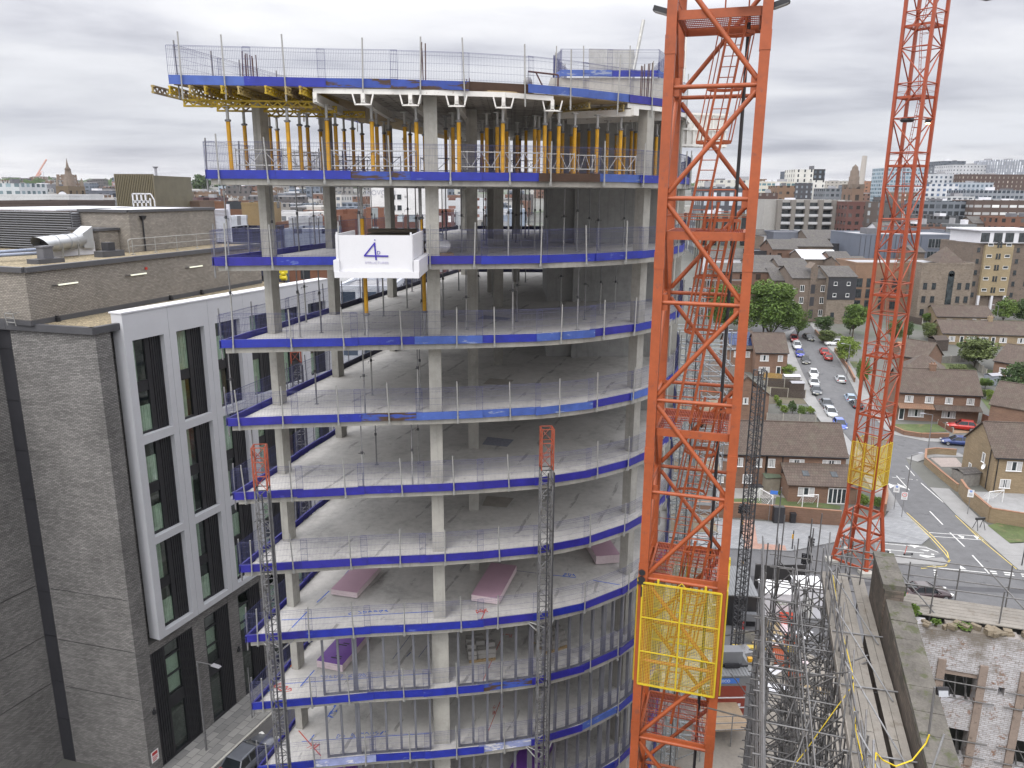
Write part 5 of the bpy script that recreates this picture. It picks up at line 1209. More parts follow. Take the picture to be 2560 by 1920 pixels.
m_patio = M('patio', (0.22, 0.21, 0.20), 0.9, 0.2, 1)
m_gvl = M('pink gravel', (0.26, 0.22, 0.20), 0.95, 0.25, 3)
def sheet(name, pts, dz, mat, thick=0):
    P = [Vector(p) + Vector((0, 0, dz)) for p in pts]
    b = MB()
    a = sum((P[i].x * P[(i + 1) % len(P)].y - P[(i + 1) % len(P)].x * P[i].y) for i in range(len(P)))
    if a < 0: P = P[::-1]
    if thick:
        n = len(P); b._add([(p.x, p.y, p.z - thick) for p in P] + P, [tuple(range(n, 2 * n))] + [(i, (i + 1) % n, (i + 1) % n + n, i + n) for i in range(n)])
    else: b.poly(P)
    return struct(name, b, mat)
# everything flat near the junction is drawn on z = 0; the side street climbs with the ground
sheet('road', [(-70, 61, 0), (160, 52, 0), (160, 67, 0), (62, 74, 0), (40, 80, 0), (20, 82, 0), (-70, 88, 0)], .016, m_asph)
kerbL = [g7(1655, 1150), g7(1610, 1080), g7(1385, 838), g7(1255, 640), g7(1130, 460), g7(1000, 330), g6(850, 1640), g6(760, 1470), g6(690, 1310), g6(660, 1215), g6(735, 1140), g6(760, 1110)]
kerbR = [g7(2175, 1235), g7(1960, 1045), g7(1740, 852), g7(1560, 665), g7(1420, 510), g7(1395, 460), g7(1250, 262), g6(1130, 1640), g6(1045, 1470), g6(965, 1330), g6(880, 1245), g6(835, 1180), g6(800, 1130)]
sheet('road', [g7(1700, 1215)] + [Vector(p) for p in kerbL] + [Vector(p) for p in kerbR[::-1]] + [g7(2212, 1270)], .020, m_asph)
side = [g7(1250, 262), g7(1320, 300), g7(1540, 345), g7(1760, 355), g7(2212, 360), g7(2212, 440), g7(1760, 425), g7(1520, 425), g7(1395, 462)]
sheet('road', side, .024, m_asph)
sheet('road', [g6(880, 1245), g6(1010, 1285), g6(1300, 1330), g6(1300, 1290), g6(1000, 1245), g6(855, 1205)], .03, m_asph)
def strip(a, off, z, mat, name='pavement', flip=1, th=.13):
    n = len(a); L_, R_ = [], []
    for i in range(n):
        d = (a[min(i + 1, n - 1)] - a[max(i - 1, 0)]); d.z = 0; d.normalize(); q = Vector((-d.y, d.x, 0)) * off * flip
        L_.append(a[i].copy()); R_.append(a[i] + q)
    b = MB()
    for i in range(n - 1):
        p = [L_[i], L_[i + 1], R_[i + 1], R_[i]]; hz = Vector((0, 0, z))
        b.hexa([p[0] + hz - Vector((0, 0, th)), p[1] + hz - Vector((0, 0, th)), p[2] + hz - Vector((0, 0, th)), p[3] + hz - Vector((0, 0, th)), p[0] + hz, p[1] + hz, p[2] + hz, p[3] + hz][::1] if flip * off < 0 or True else [])
    o = struct(name, b, mat); return o
strip(kerbL[2:], 2.3, .117, m_pavel); strip(kerbR[:4], -2.4, .114, m_pavel); strip(kerbR[6:], -2.2, .117, m_pavel)
strip([g7(1395, 462), g7(1520, 425), g7(1760, 425)], -1.8, .120, m_pavel); strip([g7(1250, 262), g7(1320, 300), g7(1540, 345), g7(1760, 355)], 1.8, .111, m_pavel)
sheet('pavement', [g7(-100, 870), g7(940, 930), g7(1240, 880), g7(1330, 760), g7(1385, 838), g7(1560, 1010), g7(1500, 1060), g7(1010, 1022), g7(600, 1105), g7(-100, 1075)], .13, m_plaza, .14)
sheet('pavement', [g7(250, 880), g7(345, 890), g7(370, 1055), g7(560, 1068), g7(570, 1103), g7(280, 1088)], .136, m_redpav)
sheet('pavement', [g7(1180, 1130), g7(1480, 1160), g7(1650, 1150), g7(1690, 1190), g7(1640, 1205), g7(1180, 1180)], .13, m_pavel, .14)
sheet('road', [g7(1180, 1035), g7(1530, 1065), g7(1640, 1120), g7(1500, 1158), g7(1180, 1128)], .028, M('lay-by asphalt', (.15, .15, .15), .9, .15))
sheet('lawn', [g7(1960, 930), g7(2212, 860), g7(2212, 1045), g7(2110, 1050)], .14, m_grass)
sheet('pavement', [g7(1960, 930), g7(2110, 1055), g7(2212, 1050), g7(2212, 1140), g7(2060, 1130), g7(1870, 960), g7(1700, 800), g7(1790, 790)], .125, m_pavel, .13)
for y0, y1, xa, xb in ((62.5, 63.6, -20, 150), (71.0, 71.9, -20, 55)): sheet('road', [(xa, y0 + 4.2, 0), (xb, y0 - 3, 0), (xb, y1 - 3, 0), (xa, y1 + 4.2, 0)], .021 if y0 < 70 else .0225, M('dark asphalt band', (.055, .055, .06), .85, .25, .5))
for x, y, l in ((30, 68, 3), (45, 64.5, 5), (62, 66, 4), (38, 72.5, 2)): sheet('road', [(x, y, 0), (x + l, y - .3, 0), (x + l, y + 1.0, 0), (x, y + 1.2, 0)], .0245, M('tarmac patch', (.06, .06, .062), .9, .2, 1))
mk_n = [0]
def line(pts, wd, mat, dz=.032, dash=None, name='road_marking'):
    b = MB(); P = [Vector(p) for p in pts]
    for p, q in zip(P, P[1:]):
        d = q - p; l = d.length; u = d / l; s = Vector((-u.y, u.x, 0)) * wd / 2; t = 0
        step = dash or (l, 0)
        while t < l - .01:
            e = min(l, t + step[0]); a, c = p + u * t + Vector((0, 0, dz)), p + u * e + Vector((0, 0, dz)); b._add([a - s, c - s, c + s, a + s], [(0, 1, 2, 3)]); t += step[0] + step[1]
    mk_n[0] += 1; return struct(name, b, mat)
for o_ in (0, 22):
    line([g7(1385 + o_ * .7, 835), g7(1560 + o_, 1000), g7(1660 + o_, 1110), g7(1700 - o_ * .2, 1165), g7(1670, 1205 - o_ * .4), g7(1500, 1222 - o_ * .4)], .10, m_yline)
    line([g7(1738 + o_ * .5, 855), g7(1900 + o_ * .8, 1010), g7(2160 + o_, 1225)], .10, m_yline)
line([g7(1560, 825), g7(1650, 918)], .15, m_line); line([g7(1700, 973), g7(1800, 1070)], .15, m_line); line([g7(1855, 1130), g7(1965, 1250)], .15, m_line)
line([g7(1545, 972), g7(1930, 1000)], .12, m_line); line([g7(1590, 1000), g7(1935, 1025)], .12, m_line)
line([g7(1395, 510), g7(1455, 580)], .13, m_line); line([g7(1330, 580), g7(1420, 680)], .13, m_line); line([g7(1500, 630), g7(1655, 765)], .14, m_line); line([g7(1255, 645), g7(1312, 745)], .14, m_line)
line([g7(1250, 638), g7(1420, 655)], .12, m_line, dash=(.6, .4)); line([g7(1300, 590), g7(1480, 610)], .12, m_line, dash=(.6, .4))
line([g7(1620, 1218), g7(1950, 1250)], .15, m_line); line([g7(1955, 1238), g7(2212, 1262)], .25, m_line, dash=(.9, .7)); line([g7(1960, 1252), g7(2212, 1276)], .25, m_line, dash=(.9, .7))
for a in ((1280, 1080), (1580, 1110)):
    line([g7(a[0], a[1] + 10), g7(a[0] + 22, a[1] + 165)], .28, m_line, dash=(.28, .3), dz=.034)
line([g7(1210, 1045), g7(1530, 1075), g7(1620, 1110)], .12, m_line); line([g7(1210, 1085), g7(1520, 1115)], .12, m_line); line([g7(1200, 1120), g7(1430, 1140)], .12, m_line)
for pts in ([(1485, 1088), (1560, 1096), (1545, 1104)], [(1490, 1125), (1600, 1140), (1540, 1148), (1490, 1135)], [(1420, 1058), (1490, 1064), (1455, 1080)], [(1275, 632), (1320, 650), (1285, 668)], [(1335, 632), (1420, 675), (1345, 655)], [(1750, 990), (1800, 1000), (1790, 1018)], [(1860, 995), (1900, 1005), (1890, 1022)], [(1770, 1200), (1815, 1228), (1770, 1225)]):
    b = MB(); P = [g7(*p, .036) for p in pts]; b.poly(P); struct('road_marking', b, m_line)
line([g6(835, 1610), g6(870, 1640)], .13, m_line); line([g6(925, 1610), g6(960, 1650)], .13, m_line); line([g6(940, 1612), g6(1000, 1618)], .14, m_line, dash=(.6, .5)); line([g6(990, 1580), g6(1040, 1640)], .13, m_line)

# ================================================================== CARS
m_tyre = M('tyre', (.018, .018, .018), .85, .2, 5); m_rim = M('alloy', (.36, .36, .37), .35, .1, 4, .6)
m_cglass = glass('car glass', '#12171b', .05, .7)
m_head = M('headlamp', (.6, .6, .58), .15, .1); m_tail = M('tail lamp', (.35, .02, .015), .25, .1)
m_plate = M('number plate', (.62, .60, .45), .5, .05)
_cars = {}
def car_meshes(kind, col):
    if (kind, col) in _cars: return _cars[(kind, col)]
    L_, W, H = dict(hatch=(4.15, 1.78, 1.48), suv=(4.35, 1.84, 1.64), saloon=(4.6, 1.8, 1.44), mpv=(4.3, 1.8, 1.62))[kind]
    m = newmat('car paint')[0]; bs = m.node_tree.nodes['Principled BSDF']; nt = m.node_tree
    c = lin(col); L(nt, ramp(nt, noise(nt, ocoord(nt), 1.5, 3), [(.3, tuple(x * .85 for x in c)), (.7, tuple(min(1, x * 1.1) for x in c))]), bs.inputs['Base Color'])
    bs.inputs['Roughness'].default_value = .28; bs.inputs['Coat Weight'].default_value = .6; bs.inputs['Metallic'].default_value = .15
    h = L_ / 2; sh = H * .60
    st = [(-h, .78, .42, .38, sh * .80), (-h + .06, .92, .34, .30, sh * .97), (-h + .5, 1.0, .30, .2, sh * 1.04), (-h + 1.2, 1.0, .30, .2, sh * 1.05), (0, 1.0, .30, .2, sh * 1.02), (h - 1.35, 1.0, .30, .2, sh), (h - .75, .98, .30, .2, sh * .93), (h - .2, .90, .32, .24, sh * .80), (h - .03, .80, .36, .28, sh * .66), (h, .7, .42, .36, sh * .52)]
    b = MB(); vs = []; n = 8
    for x, k, zb, zc, zt in st:
        w_ = W / 2 * k; zm = zb + (zt - zb) * .55
        vs += [(x, -w_ * .82, zc), (x, -w_ * .97, zb + .08), (x, -w_, zm), (x, -w_ * .90, zt), (x, w_ * .90, zt), (x, w_, zm), (x, w_ * .97, zb + .08), (x, w_ * .82, zc)]
    fs = [(i * n + j, (i + 1) * n + j, (i + 1) * n + (j + 1) % n, i * n + (j + 1) % n) for i in range(len(st) - 1) for j in range(n)]
    b._add(vs, fs, True); b._add(vs[:n], [tuple(range(n))]); b._add(vs[-n:], [tuple(range(n - 1, -1, -1))])
    x0, x1, x2, x3 = {'hatch': (-h + .12, -h + .55, h - 2.05, h - 1.15), 'suv': (-h + .12, -h + .5, h - 2.05, h - 1.25), 'mpv': (-h + .08, -h + .35, h - 1.9, h - .9), 'saloon': (-h + .55, -h + 1.25, h - 2.1, h - 1.25)}[kind]
    zb, zt = sh * 1.0, H; wb, wt = W / 2 * .885, W / 2 * .68
    g = MB(); g._add([(x0, -wb, zb), (x3, -wb, zb * .98), (x3, wb, zb * .98), (x0, wb, zb), (x1, -wt, zt - .03), (x2, -wt, zt - .03), (x2, wt, zt - .03), (x1, wt, zt - .03)], [(4, 5, 6, 7), (0, 1, 5, 4), (1, 2, 6, 5), (2, 3, 7, 6), (3, 0, 4, 7)])
    r = MB(); r._add([(x1 - .05, -wt - .02, zt - .05), (x2 + .06, -wt - .02, zt - .06), (x2 + .06, wt + .02, zt - .06), (x1 - .05, wt + .02, zt - .05), (x1 + .1, -wt * .85, zt + .02), (x2 - .15, -wt * .85, zt + .01), (x2 - .15, wt * .85, zt + .01), (x1 + .1, wt * .85, zt + .02)], [(4, 5, 6, 7), (0, 1, 5, 4), (1, 2, 6, 5), (2, 3, 7, 6), (3, 0, 4, 7)])
    for s in (-1, 1):
        r.bar((x0, s * (wb + .0), zb), (x1, s * (wt + .01), zt - .04), .07); r.bar((x3, s * (wb + .0), zb), (x2, s * (wt + .01), zt - .04), .05)
        xm = (x1 + x2) / 2 - .1; r.bar((xm, s * (wb + .005), zb), (xm, s * (wt + .015), zt - .04), .08); r.bar((x0, s * (wb + .01), zb), (x3, s * (wb + .01), zb * .98), .04)
        r.cbox((x3 - .35, s * (W / 2 + .05), zb + .06), (.12, .18, .12))
    out = [('body', b.mesh('body', m)), ('window_glass', g.mesh('window_glass', m_cglass)), ('roof_panel', r.mesh('roof_panel', m))]
    wh = []
    for x in (-h + .78, h - .82):
        for s in (-1, 1):
            k = MB(); y = s * (W / 2 - .10); k.tube((x, y - .11, .32), (x, y + .11, .32), .32, 16); k.m = 1; k.tube((x, y + s * .112, .32), (x, y + s * .116, .32), .21, 12); wh.append(('wheel', k.mesh('wheel', [m_tyre, m_rim])))
    for s in (-1, 1):
        k = MB(); k.cbox((h - .17, s * W * .35, sh * .72), (.26, .34, .15), -s * .35); wh.append(('headlight', k.mesh('headlight', m_head)))
        k = MB(); k.cbox((-h + .05, s * W * .39, sh * .86), (.12, .26, .22)); wh.append(('tail_light', k.mesh('tail_light', m_tail)))
    k = MB(); k.box(-h - .012, -h - .002, -.26, .26, .52, .63); k.box(h + .002, h + .012, -.26, .26, .42, .53); wh.append(('number_plate', k.mesh('number_plate', m_plate)))
    _cars[(kind, col)] = out + wh; return _cars[(kind, col)]
def car(kind, col, p, rz, label, group='cars parked along the side street'):
    t = mk('parked_car', None, None, p, rz); tag(t, label, 'car', group)
    for nm, me in car_meshes(kind, col): mk(nm, me, t)
    return t
def hd(a, b): return math.atan2(b.y - a.y, b.x - a.x)
up = hd(g6(800, 1500), g6(720, 1270)); dn = up + math.pi
for kind, col, px, py, rz, lab in (('hatch', '#8d1a1c', 697, 1245, dn, 'red car parked farthest up the side street on the left'), ('mpv', '#c9ccce', 716, 1292, dn, 'silver-white van-like car behind the red one up the street'),
        ('hatch', '#1d2f9a', 735, 1345, dn, 'bright blue hatchback parked at the left kerb'), ('hatch', '#17181c', 772, 1393, dn, 'black hatchback parked at the left kerb behind the blue one'),
        ('hatch', '#d4d6d8', 825, 1478, dn, 'white hatchback parked at the left kerb, upper of two white ones'), ('hatch', '#cfd2d4', 828, 1540, dn, 'white car parked at the left kerb just above a dark grey one'), ('saloon', '#3a3f46', 842, 1590, dn, 'dark grey saloon parked below the white cars'),
        ('hatch', '#b9bcc0', 1000, 1515, up, 'silver hatchback parked at the right kerb on its own'), ('hatch', '#a3211f', 893, 1330, up, 'red hatchback at the right kerb, farther of two red ones'), ('hatch', '#98231c', 918, 1366, up, 'dark red hatchback at the right kerb, nearer of two red ones'),
        ('hatch', '#26282c', 792, 1240, dn + .3, 'dark car at the top bend of the side street'), ('suv', '#d8dadc', 962, 1275, dn - 1.4, 'white car turning by the garden wall at the top right'),
        ('hatch', '#8fa2b8', 1065, 1640, up, 'pale blue-grey hatchback at the right kerb beside the far crane')):
    car(kind, col, g6(px, py, .03), rz, lab)
up2 = hd(g7(880, 120), g7(840, 60))
for kind, col, px, py, rz, lab in (('saloon', '#4b5159', 845, 105, up2 + math.pi, 'grey hatchback parked at the left kerb above a silver one'), ('hatch', '#aeb2b6', 875, 165, up2 + math.pi, 'silver hatchback parked at the left kerb near the terrace roof'), ('hatch', '#3a55a8', 938, 250, up2 + math.pi, 'blue car half hidden behind the terraced roof'),
        ('hatch', '#14161a', 1045, 110, up2, 'black car parked at the right kerb beside the far crane'), ('suv', '#a01c12', 1775, 260, hd(g7(1690, 240), g7(1870, 260)) + math.pi, 'red car with a black roof on the front garden drive'), ('saloon', '#26386b', 1745, 365, hd(g7(1640, 350), g7(1840, 365)) + math.pi, 'large dark blue car parked in the side turning')):
    car(kind, col, g7(px, py, .04), rz, lab)
a_, b_ = Vector(lp(1.5, -5.0)), Vector(lp(8, -5.0))
e_ = atz(625, 1890, .02)
car('hatch', '#5a5d64', Vector((atz(628, 1905, 0.02).x, atz(628, 1905, 0.02).y, .02)), LR, 'dark grey hatchback in the narrow street by the brick building', 'cars beside the brick building')
car('saloon', '#2a1418', Vector(atz(2262, 1480, .02)) + Vector((1.5, -1.0, 0)), 0.0, 'dark car on the main road half hidden behind the derelict wall', 'cars on the main road')

# ================================================================== TREES
def leafmat(name, c1, c2):
    m, nt, b = newmat(name); v = ocoord(nt); oi = N(nt, 'ShaderNodeObjectInfo')
    f = mth(nt, 'ADD', mth(nt, 'MULTIPLY', noise(nt, v, 0.55, 3), .6), mth(nt, 'MULTIPLY', noise(nt, v, 6, 2), .4))
    L(nt, ramp(nt, f, [(.33, lin(c1)), (.66, lin(c2))]), b.inputs['Base Color']); b.inputs['Roughness'].default_value = .7; b.inputs['Specular IOR Level'].default_value = .25
    return m
m_lf = {'mid': leafmat('leaves', (.050, .092, .018), (.125, .185, .040)), 'dark': leafmat('dark leaves', (.030, .056, .020), (.075, .115, .038)), 'lime': leafmat('lime leaves', (.09, .14, .025), (.19, .25, .05)), 'con': leafmat('conifer needles', (.016, .030, .018), (.04, .065, .035)), 'olive': leafmat('olive leaves', (.06, .08, .025), (.12, .15, .05))}
m_bark = M('bark', (.07, .055, .04), .9, .3, 3)
def crown_mesh(seed, n, leaf, shape='round', nb=34):
    rnd = random.Random(seed); b = MB(); bl = []
    if shape == 'cone':
        for i in range(16): z = i / 15; r = (1 - z) * .85 + .06; bl.append((rnd.uniform(-.2, .2) * r, rnd.uniform(-.2, .2) * r, z * 2 - 1, r * .75, .22))
    else:
        for i in range(nb):
            a = rnd.uniform(0, 6.28); z = rnd.uniform(-.65, .75); r = rnd.uniform(.2, .62) * math.sqrt(max(.1, 1 - z * z)); bl.append((r * 1.15 * math.cos(a), r * 1.15 * math.sin(a), z * .9, rnd.uniform(.16, .34), rnd.uniform(.14, .30)))
        bl.append((0, 0, -.05, .58, .62))
    tot = sum(q[3] ** 2 for q in bl)
    for x, y, z, r, rzz in bl:
        for _ in range(int(n * r * r / tot)):
            u = rnd.uniform(-1, 1); a = rnd.uniform(0, 6.28); k = rnd.random() ** .5 * .62 + .46; s = math.sqrt(1 - u * u)
            k *= 1 + .12 * math.sin(5 * a + 9 * u)
            p = Vector((x + r * s * math.cos(a) * k, y + r * s * math.sin(a) * k, z + rzz * u * k))
            d1 = Vector((rnd.gauss(0, 1), rnd.gauss(0, 1), rnd.gauss(0, 1))).normalized(); d2 = d1.cross(Vector((rnd.gauss(0, 1), rnd.gauss(0, 1), rnd.gauss(0, 1)))).normalized(); l = leaf * rnd.uniform(.6, 1.5)
            b._add([p - d1 * l, p + d2 * l * .6, p + d1 * l, p - d2 * l * .6], [(0, 1, 2, 3)])
    return b
_cr = {}
def tree(p, h, r, kind, label, shape='round', dens=4200, trunk=.22, name='tree', cat='tree', group=None, leaf=None):
    t = Thing(name, label, cat, p, random.uniform(0, 6), group)
    key = (kind, shape, dens, random.randrange(3))
    if key not in _cr: _cr[key] = crown_mesh(hash(key[2:]) % 1000 + len(kind), dens, leaf or (.036 if dens > 5500 else .055 if dens > 2000 else .09), shape).mesh('crown', m_lf[kind])
    tb = h * trunk; c = mk('crown', _cr[key], t.o, (0, 0, tb + (h - tb) / 2)); c.scale = (r, r, (h - tb) / 2)
    b = MB(); b.tube((0, 0, -.2), (.05 * r, 0, h * .6), max(.06, h * .022), 8, max(.03, h * .009))
    for i in range(4): a = i * 1.7; b.tube((0, 0, tb + .2), (math.cos(a) * r * .6, math.sin(a) * r * .6, tb + (h - tb) * .55), h * .011, 5, h * .004)
    t.add('trunk', b, m_bark); return t
def tpx(pl, pr, pyt, pyb, kind, label, **k):       # crown extent and foot in pixels of the calibration views
    q = atg((pl + pr) / 2, pyb); r = abs(aty(pr, pyb, q.y).x - aty(pl, pyb, q.y).x) / 2; top = aty((pl + pr) / 2, pyt, q.y).z
    return tree(q, max(.5, top - q.z), r, kind, label, **k)
def t6(x0, x1, y0, y1, kind, label, **k): return tpx(Z6(x0, 0)[0], Z6(x1, 0)[0], Z6(0, y0)[1], Z6(0, y1)[1], kind, label, **k)
def t7(x0, x1, y0, y1, kind, label, **k): return tpx(Z7(x0, 0)[0], Z7(x1, 0)[0], Z7(0, y0)[1], Z7(0, y1)[1], kind, label, **k)
random.seed(5)
t6(300, 780, 830, 1235, 'mid', 'big broad green tree at the top of the side street', dens=16000, trunk=.05)
t6(90, 400, 850, 1190, 'mid', 'big green tree mostly behind the near crane', dens=11000, trunk=.06)
t6(640, 800, 985, 1225, 'mid', 'green tree standing right of the big broad tree by the warehouse', trunk=.08, dens=6000); t6(430, 560, 905, 1200, 'dark', 'darker green tree in front of the big broad tree behind the near crane', trunk=.06, dens=6000); t6(1020, 1110, 1040, 1200, 'dark', 'dark green tree under the far crane at the bend', trunk=.08); t6(1290, 1420, 1090, 1260, 'olive', 'greyish garden tree seen through the far crane', trunk=.1); t6(1900, 2010, 1480, 1560, 'mid', 'small green tree behind the semi-detached house', trunk=.1); t6(975, 1185, 985, 1230, 'mid', 'round green tree beside the far crane above the garden wall', dens=4500)
t6(800, 960, 1070, 1200, 'dark', 'dark bushy tree at the bend of the side street', trunk=.1); t6(830, 1010, 1170, 1262, 'olive', 'low olive hedge along the bend wall', trunk=.05, name='hedge', cat='hedge')
t6(1495, 1605, 890, 1100, 'con', 'dark pointed conifer in front of the stone warehouse', shape='cone', trunk=.03, dens=3500); t6(1440, 1520, 940, 1080, 'dark', 'dark tree left of the conifer', trunk=.1)
t6(950, 1135, 1205, 1405, 'lime', 'pale lime tree behind the roadside wall by the lamp post', trunk=.1); t6(1090, 1190, 1330, 1560, 'mid', 'green garden tree behind the far crane legs', trunk=.1)
t6(1735, 2030, 1215, 1420, 'olive', 'wide grey-green tree in a back garden right of the far crane', dens=5000, trunk=.1); t6(2040, 2330, 1370, 1640, 'dark', 'dense dark green tree at the right edge', dens=5000, trunk=.05)
t6(1980, 2160, 945, 1130, 'mid', 'green tree beside the long bungalow', trunk=.1); t6(2120, 2330, 960, 1140, 'dark', 'dark green tree at the far right edge', trunk=.1); t6(1515, 1650, 1115, 1240, 'olive', 'olive tree behind the garden fence', trunk=.1)
t6(1690, 1850, 1395, 1490, 'olive', 'broad low bush behind the semi-detached roof', trunk=.03, name='bush', cat='bush'); t6(1420, 1480, 1110, 1230, 'dark', 'small dark tree beside the far crane mast', trunk=.1); t6(1535, 1610, 1055, 1120, 'mid', 'small rounded shrub by the bungalow path', trunk=.05, name='shrub', cat='shrub')
t6(1675, 1735, 1080, 1130, 'lime', 'yellow-green shrub in front of the bungalow windows', trunk=.05, name='shrub', cat='shrub'); t6(560, 640, 1360, 1450, 'mid', 'green garden tree left of the yellow fence', trunk=.05); t6(600, 720, 1395, 1480, 'lime', 'bright green shrub by the yellow fence', trunk=.03, name='shrub', cat='shrub')
t6(1950, 2030, 1560, 1640, 'lime', 'yellow-green bush beside the semi-detached house', trunk=.03, name='bush', cat='bush'); t6(1905, 1975, 1560, 1620, 'olive', 'pale bush beside the house gable', trunk=.03, name='bush', cat='bush'); t6(1725, 1820, 955, 1010, 'dark', 'small tree at the foot of the stone warehouse', trunk=.1)
for i, (x0, x1, y0, y1, k) in enumerate(((470, 530, 20, 70, 'lime'), (515, 590, 85, 150, 'lime'), (570, 650, 55, 150, 'dark'), (630, 720, 90, 160, 'mid'), (700, 770, 95, 155, 'lime'), (490, 545, 45, 110, 'mid'), (1050, 1150, 700, 790, 'lime'), (1150, 1240, 720, 800, 'mid'), (610, 660, 690, 722, 'lime'), (505, 540, 680, 715, 'lime'), (2090, 2120, 200, 250, 'dark'))):
    t7(x0, x1, y0, y1, k, f'small garden shrub, {nth(i)} of the back-garden plants counted from the dark fence', trunk=.02, name='shrub', cat='shrub', group='garden shrubs', dens=1200)
# ================================================================== HOUSES
m_redbr = brick('house red brick', (0.165, 0.088, 0.055), (0.215, 0.12, 0.078), (0.14, 0.11, 0.09), .225, .075, .9, .01)
m_ylbr = brick('house buff brick', (0.225, 0.165, 0.095), (0.285, 0.215, 0.13), (0.20, 0.16, 0.11), .225, .075, .9, .01)
m_oldbr = brick('old brown brick', (0.125, 0.092, 0.072), (0.185, 0.14, 0.11), (0.13, 0.11, 0.09), .24, .08, .9, .012, stain=(.09, .075, .06), stainamt=.06)
m_stonew = brick('buff stone', (0.165, 0.135, 0.105), (0.235, 0.19, 0.15), (0.14, 0.12, 0.10), .5, .16, .9, .012, stain=(.12, .095, .075), stainamt=.06)
def tiles(name, c1, c2, rows=.30):
    if name in _mc: return _mc[name]
    m, nt, b = newmat(name); v = ocoord(nt); s = N(nt, 'ShaderNodeSeparateXYZ'); L(nt, v, s.inputs[0]); c = N(nt, 'ShaderNodeCombineXYZ'); L(nt, s.outputs[0], c.inputs[0]); L(nt, mth(nt, 'MULTIPLY', s.outputs[2], 1.7), c.inputs[1])
    t = N(nt, 'ShaderNodeTexBrick'); L(nt, c.outputs[0], t.inputs['Vector']); t.inputs['Scale'].default_value = 1; t.inputs['Brick Width'].default_value = .33; t.inputs['Row Height'].default_value = rows; t.inputs['Mortar Size'].default_value = .03; t.inputs['Mortar Smooth'].default_value = .8
    t.inputs['Color1'].default_value = (*c1, 1); t.inputs['Color2'].default_value = (*c2, 1); t.inputs['Mortar'].default_value = (*[x * .45 for x in c1], 1)
    out = mixc(nt, ramp(nt, noise(nt, v, .6, 6, .7), [(.5, 0), (.75, .6)]), t.outputs[0], (.11, .105, .075))
    L(nt, out, b.inputs['Base Color']); b.inputs['Roughness'].default_value = .85; bump(nt, b, t.outputs['Fac'], -.4, .03); _mc[name] = m; return m
m_tile = tiles('brown roof tiles', (.072, .052, .042), (.098, .072, .058)); m_tile2 = tiles('orange brown roof tiles', (.17, .095, .06), (.21, .12, .075)); m_slate = tiles('slate roof', (.060, .054, .051), (.092, .084, .080)); m_tiler = tiles('terracotta tiles', (.30, .15, .09), (.34, .18, .11))
m_upvc = M('white window frame', (.70, .70, .70), .4, .03); m_wgl = glass('house window', '#2a3033', .08, .6); m_net = M('net curtain', (.42, .42, .42), .9, .2, 3); m_lead = M('lead flashing', (.25, .25, .27), .6, .2)
_win = {}
def win_meshes(w, h, frame, n, net):
    k = (round(w, 2), round(h, 2), frame.name, n, net)
    if k in _win: return _win[k]
    f = MB(); e = .07
    f.box(-w / 2, w / 2, -.05, .02, 0, e); f.box(-w / 2, w / 2, -.05, .02, h - e, h); f.box(-w / 2, -w / 2 + e, -.05, .02, e, h - e); f.box(w / 2 - e, w / 2, -.05, .02, e, h - e)
    for i in range(1, n): x = -w / 2 + w * i / n; f.box(x - e / 2, x + e / 2, -.045, .02, e, h - e)
    f.box(-w / 2 - .06, w / 2 + .06, -.12, .0, -.06, -.002)
    g = MB(); g.box(-w / 2 + e, w / 2 - e, -.018, .012, e, h - e)
    if net: g.m = 1; g.box(-w / 2 + e + .02, -w / 2 + w * .38, -.022, -.019, e + .05, h - e); g.box(w / 2 - w * .38, w / 2 - e - .02, -.022, -.019, e + .05, h - e)
    _win[k] = (f.mesh('window', frame), g.mesh('pane', [m_wgl, m_net])); return _win[k]
def window(t, x, y, z, w, h, rz=0, frame=None, n=2, net=True):
    f, g = win_meshes(w, h, frame or m_upvc, n, net); o = mk('window', f, t.o, (x, y, z), rz); mk('pane', g, o); return o
